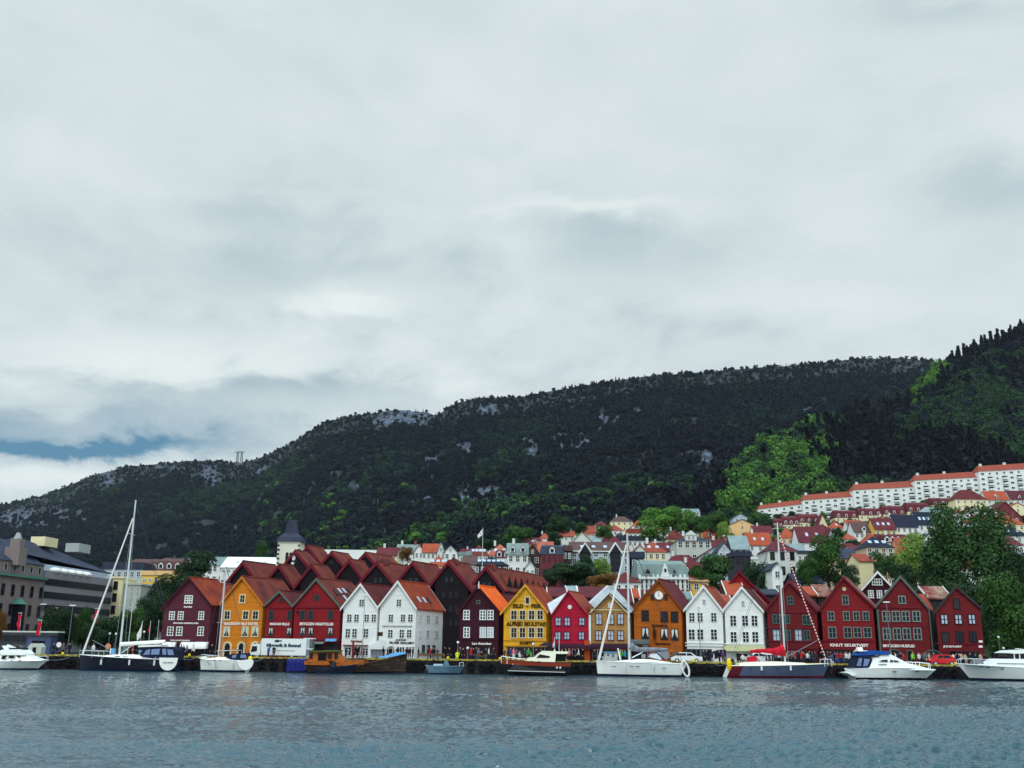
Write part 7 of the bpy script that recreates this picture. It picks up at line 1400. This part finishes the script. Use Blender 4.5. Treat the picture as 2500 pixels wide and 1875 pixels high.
# ---------------------------------------------------------------- people
def skinfig(name,J,E,Rd,root=0):
    me=bpy.data.meshes.new(name); me.from_pydata(J,E,[]); o=bpy.data.objects.new(name,me); COL.objects.link(o)
    md=o.modifiers.new('s','SKIN'); md.branch_smoothing=.3; sb=o.modifiers.new('d','SUBSURF'); sb.levels=1; sb.render_levels=1
    sv=me.skin_vertices[0].data
    for i,r in enumerate(Rd): sv[i].radius=(r if isinstance(r,tuple) else (r,r)); sv[i].use_root=(i==root)
    dg=bpy.context.evaluated_depsgraph_get(); dg.update(); m2=bpy.data.meshes.new_from_object(o.evaluated_get(dg)); bpy.data.objects.remove(o); return m2
def person_mesh(pose):
    sp={'stand':(0,0),'walk':(.28,-.26),'lean':(.05,-.05),'phone':(0,.03),'sit':(0,0)}[pose]; hz=.93; dz=0
    if pose=='sit': hz=.5
    J=[(0,0,hz),(0,0,hz+.22),(0,.02,hz+.44),(0,.0,hz+.56),(0,-.02,hz+.66),(0,-.03,hz+.78),(0,-.02,hz+.84)]; E=[(0,1),(1,2),(2,3),(3,4),(4,5),(5,6)]; Rd=[(.15,.11),(.13,.1),(.17,.11),(.06,.06),(.09,.1),(.1,.115),(.06,.07)]
    hands=[]
    for sg,st in ((-1,sp[0]),(1,sp[1])):
        b=len(J)
        if pose=='sit': J+= [(sg*.1,-.05,hz-.02),(sg*.12,-.45,hz),(sg*.12,-.48,.1),(sg*.12,-.62,.05)]
        else: J+= [(sg*.1,0,hz-.08),(sg*.1,-st*.5-.03,.5),(sg*.1,-st+.04*(st!=0),.1),(sg*.1,-st-.13,.05)]
        E+=[(0,b),(b,b+1),(b+1,b+2),(b+2,b+3)]; Rd+=[.1,.07,.045,(.05,.035)]
        b=len(J); sz=hz+.48
        if pose=='phone' and sg>0: arm=[(sg*.2,0,sz),(sg*.27,-.06,sz-.27),(sg*.14,-.28,sz-.08)]
        elif pose=='lean' or pose=='sit': arm=[(sg*.2,0,sz),(sg*.27,-.04,sz-.28),(sg*.17,-.28,sz-.32)]
        else: arm=[(sg*.2,0,sz),(sg*.25,sp[0 if sg>0 else 1]*-.35,sz-.28),(sg*.25,(sp[0 if sg>0 else 1])*-.8-.05,sz-.53)]
        J+=arm; E+=[(2,b),(b,b+1),(b+1,b+2)]; Rd+=[.07,.05,.038]; hands.append((Vector(arm[2]),(Vector(arm[2])-Vector(arm[1])).normalized(),sg))
    me=skinfig('person',J,E,Rd)
    m=MB(); m.v=[tuple(v.co) for v in me.vertices]; m.f=[tuple(p.vertices) for p in me.polygons]; m.m=[0]*len(m.f); nb=len(m.f)
    for h,d,sg in hands:
        side=d.cross(Vector((0,0,1))); side=side.normalized() if side.length>.2 else Vector((0,1,0)); m.tube(h,h+d*.09,.035,.042,6)
        for k,l in enumerate((.065,.078,.082,.062)): q=h+d*.085+side*(.033-.022*k); m.tube(q,q+d*l*.6,.011,.01,5); m.tube(q+d*l*.6,q+d*l+Vector((-sg*.012,-.012,0)),.01,.007,5)
        m.tube(h+d*.02+side*.035,h+d*.06+side*.075,.013,.009,5)
    # face: nose, ears
    hd=hz+.76; m.tube((0,-.12,hd+.0),(0,-.155,hd-.03),.014,.02,5)
    for sg in (-1,1): m.ball((sg*.1,-.02,hd-.01),.025,n=5,m=3)
    nm=len(m.f)
    for sg in (-1,1): m.ball((sg*.036,-.118,hd+.01),.012,n=5,m=3,mi=4)
    m.box((0,-.118,hd-.06),(.05,.02,.012),mi=5)
    mi=list(m.m); V=m.v
    for i,f in enumerate(m.f):
        if i>=nm: continue
        c=[sum(V[j][a] for j in f)/len(f) for a in range(3)]; z=c[2]
        if i>=nb: mi[i]=0; continue
        if z>hz+.62: mi[i]=3 if (z>hz+.80 or (c[1]>.0 and z>hz+.66)) else 0
        elif z>hz-.03 and not (pose=='sit' and c[1]<-.3 and z<hz+.05): mi[i]=1
        elif z<.075: mi[i]=4
        else:
            arm_=abs(c[0])>.19 and z>hz-.2; mi[i]=1 if arm_ else 2
    m.m=mi
    return m.mesh('person',['skin','skin','skin','skin','skin','skin'])
Mt('skin',(196,150,128),rough=.6,var=.05); 
CL={'black':(24,24,30),'navy':(30,36,62),'red':(190,34,44),'white':(222,222,220),'grey':(110,114,124),'blue':(40,80,160),'sky blue':(50,160,200),'green':(50,160,70),'hi-vis yellow':(220,240,60),'lime green':(120,210,60),'beige':(190,174,146),'purple':(90,60,110),'pink':(220,120,140),'brown':(90,66,52),'dark grey':(56,58,66)}
for k_,c_ in CL.items(): Mt('cl_'+k_,c_,rough=.85,var=.1,scale=3)
Mt('hair_dark',(40,30,26),rough=.8); Mt('hair_fair',(150,120,80),rough=.8)
POSE={k_:person_mesh(k_) for k_ in ('stand','walk','lean','phone','sit')}
PM={}
def person(px,Y,top,leg,pose,where,rz=0,hair='hair_dark',z=None):
    x=P(px,1600,Y).x; k=(pose,top,leg,hair)
    if k not in PM:
        me=POSE[pose].copy()
        for ii,mm in enumerate(('skin','cl_'+top,'cl_'+leg,hair,'cl_black','let_red')): me.materials[ii]=MATS[mm]
        PM[k]=me
    o=bpy.data.objects.new('person',PM[k]); COL.objects.link(o); o.location=(x,Y,QZ+.01 if z is None else z); o.rotation_euler[2]=rz; o.scale=[random.uniform(.95,1.05)]*3
    verb={'stand':'standing','walk':'walking','lean':'arms bent','phone':'arm raised','sit':'sitting'}[pose]
    tag(o,f'{verb} person in {top}, {leg} trousers, {where}','person')
PL=[(1004,'black','black','stand'),(1010,'dark grey','black','walk'),(1017,'navy','black','stand'),(998,'black','dark grey','lean'),(1024,'black','navy','sit')]
W1='before the side-walled white house'; W0='before the portico white house'; 
for px,a,c_,po in ((992,'black','black','stand'),(1000,'black','navy','walk'),(1008,'black','dark grey','stand'),(1021,'black','black','lean')): person(px,149+px%3,a,c_,po,W1,random.uniform(-2,2))
for px,a,c_,po in ((1045,'dark grey','black','stand'),(1051,'red','black','stand'),(1058,'black','navy','stand'),(1068,'brown','black','phone'),(1087,'black','black','stand')): person(px,149.5+px%2,a,c_,po,'before the white side wall',random.uniform(-2,2))
for px,a,c_,po in ((843,'black','navy','stand'),(862,'navy','black','lean'),(872,'black','black','stand'),(882,'red','dark grey','walk'),(935,'black','black','stand'),(946,'dark grey','black','walk'),(953,'black','navy','stand'),(961,'navy','black','stand'),(970,'black','black','phone')): person(px,150+px%3,a,c_,po,W0,random.uniform(-2,2))
for px,a,c_,po in ((1117,'hi-vis yellow','hi-vis yellow','sit'),(1130,'black','black','stand'),(1097,'black','dark grey','stand'),(1123,'dark grey','black','lean')): person(px,148.2+px%2,a,c_,po,'before the dark alley',random.uniform(-1,1))
for px,a,c_,po in ((1150,'red','navy','stand'),(1163,'navy','black','walk'),(1168,'grey','blue','lean'),(1176,'black','black','sit'),(1193,'white','navy','stand'),(1187,'black','dark grey','stand'),(1156,'black','black','stand'),(1204,'dark grey','black','walk')): person(px,148.6+px%3,a,c_,po,'before the maroon house',random.uniform(-2,2))
for px,a,c_,po in ((1238,'purple','navy','stand'),(1246,'blue','black','stand'),(1254,'pink','white','stand'),(1262,'grey','black','lean'),(1268,'white','navy','sit'),(1281,'dark grey','black','walk'),(1290,'green','black','stand'),(1297,'lime green','navy','sit'),(1232,'brown','black','stand'),(1309,'black','black','stand'),(1322,'black','navy','stand')): person(px,148.8+px%3,a,c_,po,'before the yellow house',random.uniform(-2,2))
for px,a,c_,po in ((1352,'black','black','stand'),(1372,'white','black','lean'),(1382,'beige','beige','lean'),(1390,'pink','black','stand'),(1397,'grey','black','stand'),(1405,'dark grey','black','stand'),(1413,'white','black','walk'),(1422,'black','navy','stand')): person(px,149.5+px%3,a,c_,po,'before the crimson house',random.uniform(-2,2))
for px,a,c_,po in ((1452,'navy','navy','stand'),(1459,'grey','blue','stand'),(1520,'green','black','stand'),(1526,'sky blue','black','stand'),(1515,'beige','grey','stand')): person(px,147.6,a,c_,po,'beside the big white yacht bow',random.uniform(-2,2))
for px,a,c_,po in ((1596,'grey','black','stand'),(1606,'brown','beige','stand'),(1613,'black','black','lean'),(1630,'navy','black','sit'),(1640,'dark grey','black','walk')): person(px,148.5+px%2,a,c_,po,'before the clock house',random.uniform(-2,2))
for px,a,c_,po in ((1718,'dark grey','black','stand'),(1726,'navy','black','walk'),(1743,'white','black','sit'),(1756,'black','black','stand'),(1765,'purple','black','stand'),(1801,'black','black','stand'),(1813,'white','black','sit'),(1834,'grey','navy','stand')): person(px,148.4+px%3,a,c_,po,'before the right white pair',random.uniform(-2,2))
for i,px in enumerate(range(1872,1998,7)): person(px+random.uniform(-2,2),148.6+i%4,random.choice(['black','navy','white','dark grey','grey','red','beige','brown','blue']),random.choice(['black','navy','dark grey']),random.choice(['stand','walk','lean','phone']),'before the teal-windowed red house',random.uniform(-3,3))
for i,px in enumerate(range(2004,2130,8)): person(px+random.uniform(-2,2),148.2+i%4,random.choice(['black','navy','white','dark grey','pink','red','beige','blue','green']),random.choice(['black','navy','blue']),random.choice(['stand','walk','lean']),'before the red clapboard house',random.uniform(-3,3))
for i,px in enumerate((2150,2158,2176,2186,2192,2199,2206,2231,2243,2249,2256,2262)): person(px,148.6+i%3,random.choice(['white','black','grey','navy','dark grey','beige']) if i!=6 else 'red',random.choice(['black','navy']),random.choice(['stand','walk','lean']),'before the arched red shop',random.uniform(-3,3))
person(2228,148.2,'lime green','black','stand','before the arched red shop',.4)
for i,px in enumerate((2268,2280,2327,2334,2341,2348,2356,2368,2381,2393,2404)): person(px,149+i%3,random.choice(['white','black','beige','navy','dark grey','brown']),random.choice(['black','navy','grey']),random.choice(['stand','walk','phone']),'before the rightmost red house',random.uniform(-3,3))
for px,a,c_,po in ((128,'black','black','stand'),(145,'dark grey','black','sit'),(168,'black','navy','walk'),(152,'grey','black','stand'),(226,'white','navy','stand')): person(px,150.5+px%2,a,c_,po,'left of the navy yacht',random.uniform(-2,2))
for px,a,c_,po in ((441,'blue','black','lean'),(447,'navy','black','stand'),(455,'grey','navy','stand'),(471,'white','black','stand'),(516,'black','black','stand')): person(px,148.8,a,c_,po,'before the plum house',random.uniform(-2,2))
for px,a,c_ in ((655,'blue','navy'),(668,'black','dark grey')): person(px,147.7,a,c_,'stand','before the white lorry',random.uniform(-1,1))
# ---------------------------------------------------------------- distinct labels for look-alikes
ORD=['leftmost','second from left','third from left','fourth from left','fifth from left','sixth from left','seventh from left','eighth from left','ninth from left','tenth from left']
def ordn(i): return ORD[i] if i<len(ORD) else f'number {i+1} from left'
BO=[o for o in COL.objects if o.parent is None and o.get('category')=='boat']
for o in COL.objects:
    if o.name.startswith('tyre_fender'): o['label']='black tyre on the quay wall near the '+near_label(o.location.x,142,BO,4)
    if o.name.startswith('quay_edge'): o['label']='weathered yellow edge beam length near the '+near_label(o.location.x,142,BO,4)
groups={}
for o in COL.objects:
    if o.parent is None and o.get('label'): groups.setdefault(o['label'],[]).append(o)
for lb,os_ in groups.items():
    if len(os_)>1 and os_[0].get('kind')!='stuff':
        os_.sort(key=lambda o:(o.location.x/max(1,o.location.y)))
        for i,o in enumerate(os_):
            o['label']=lb+', '+(ordn(i) if len(os_)<=10 else ordn(i).replace(' from left',''))
for o in COL.objects:
    if o.name.startswith('person') and o.parent is None and not o.get('group'): o['group']='people on the quay'
    if o.parent is not None and 'category' in o: del o['category']
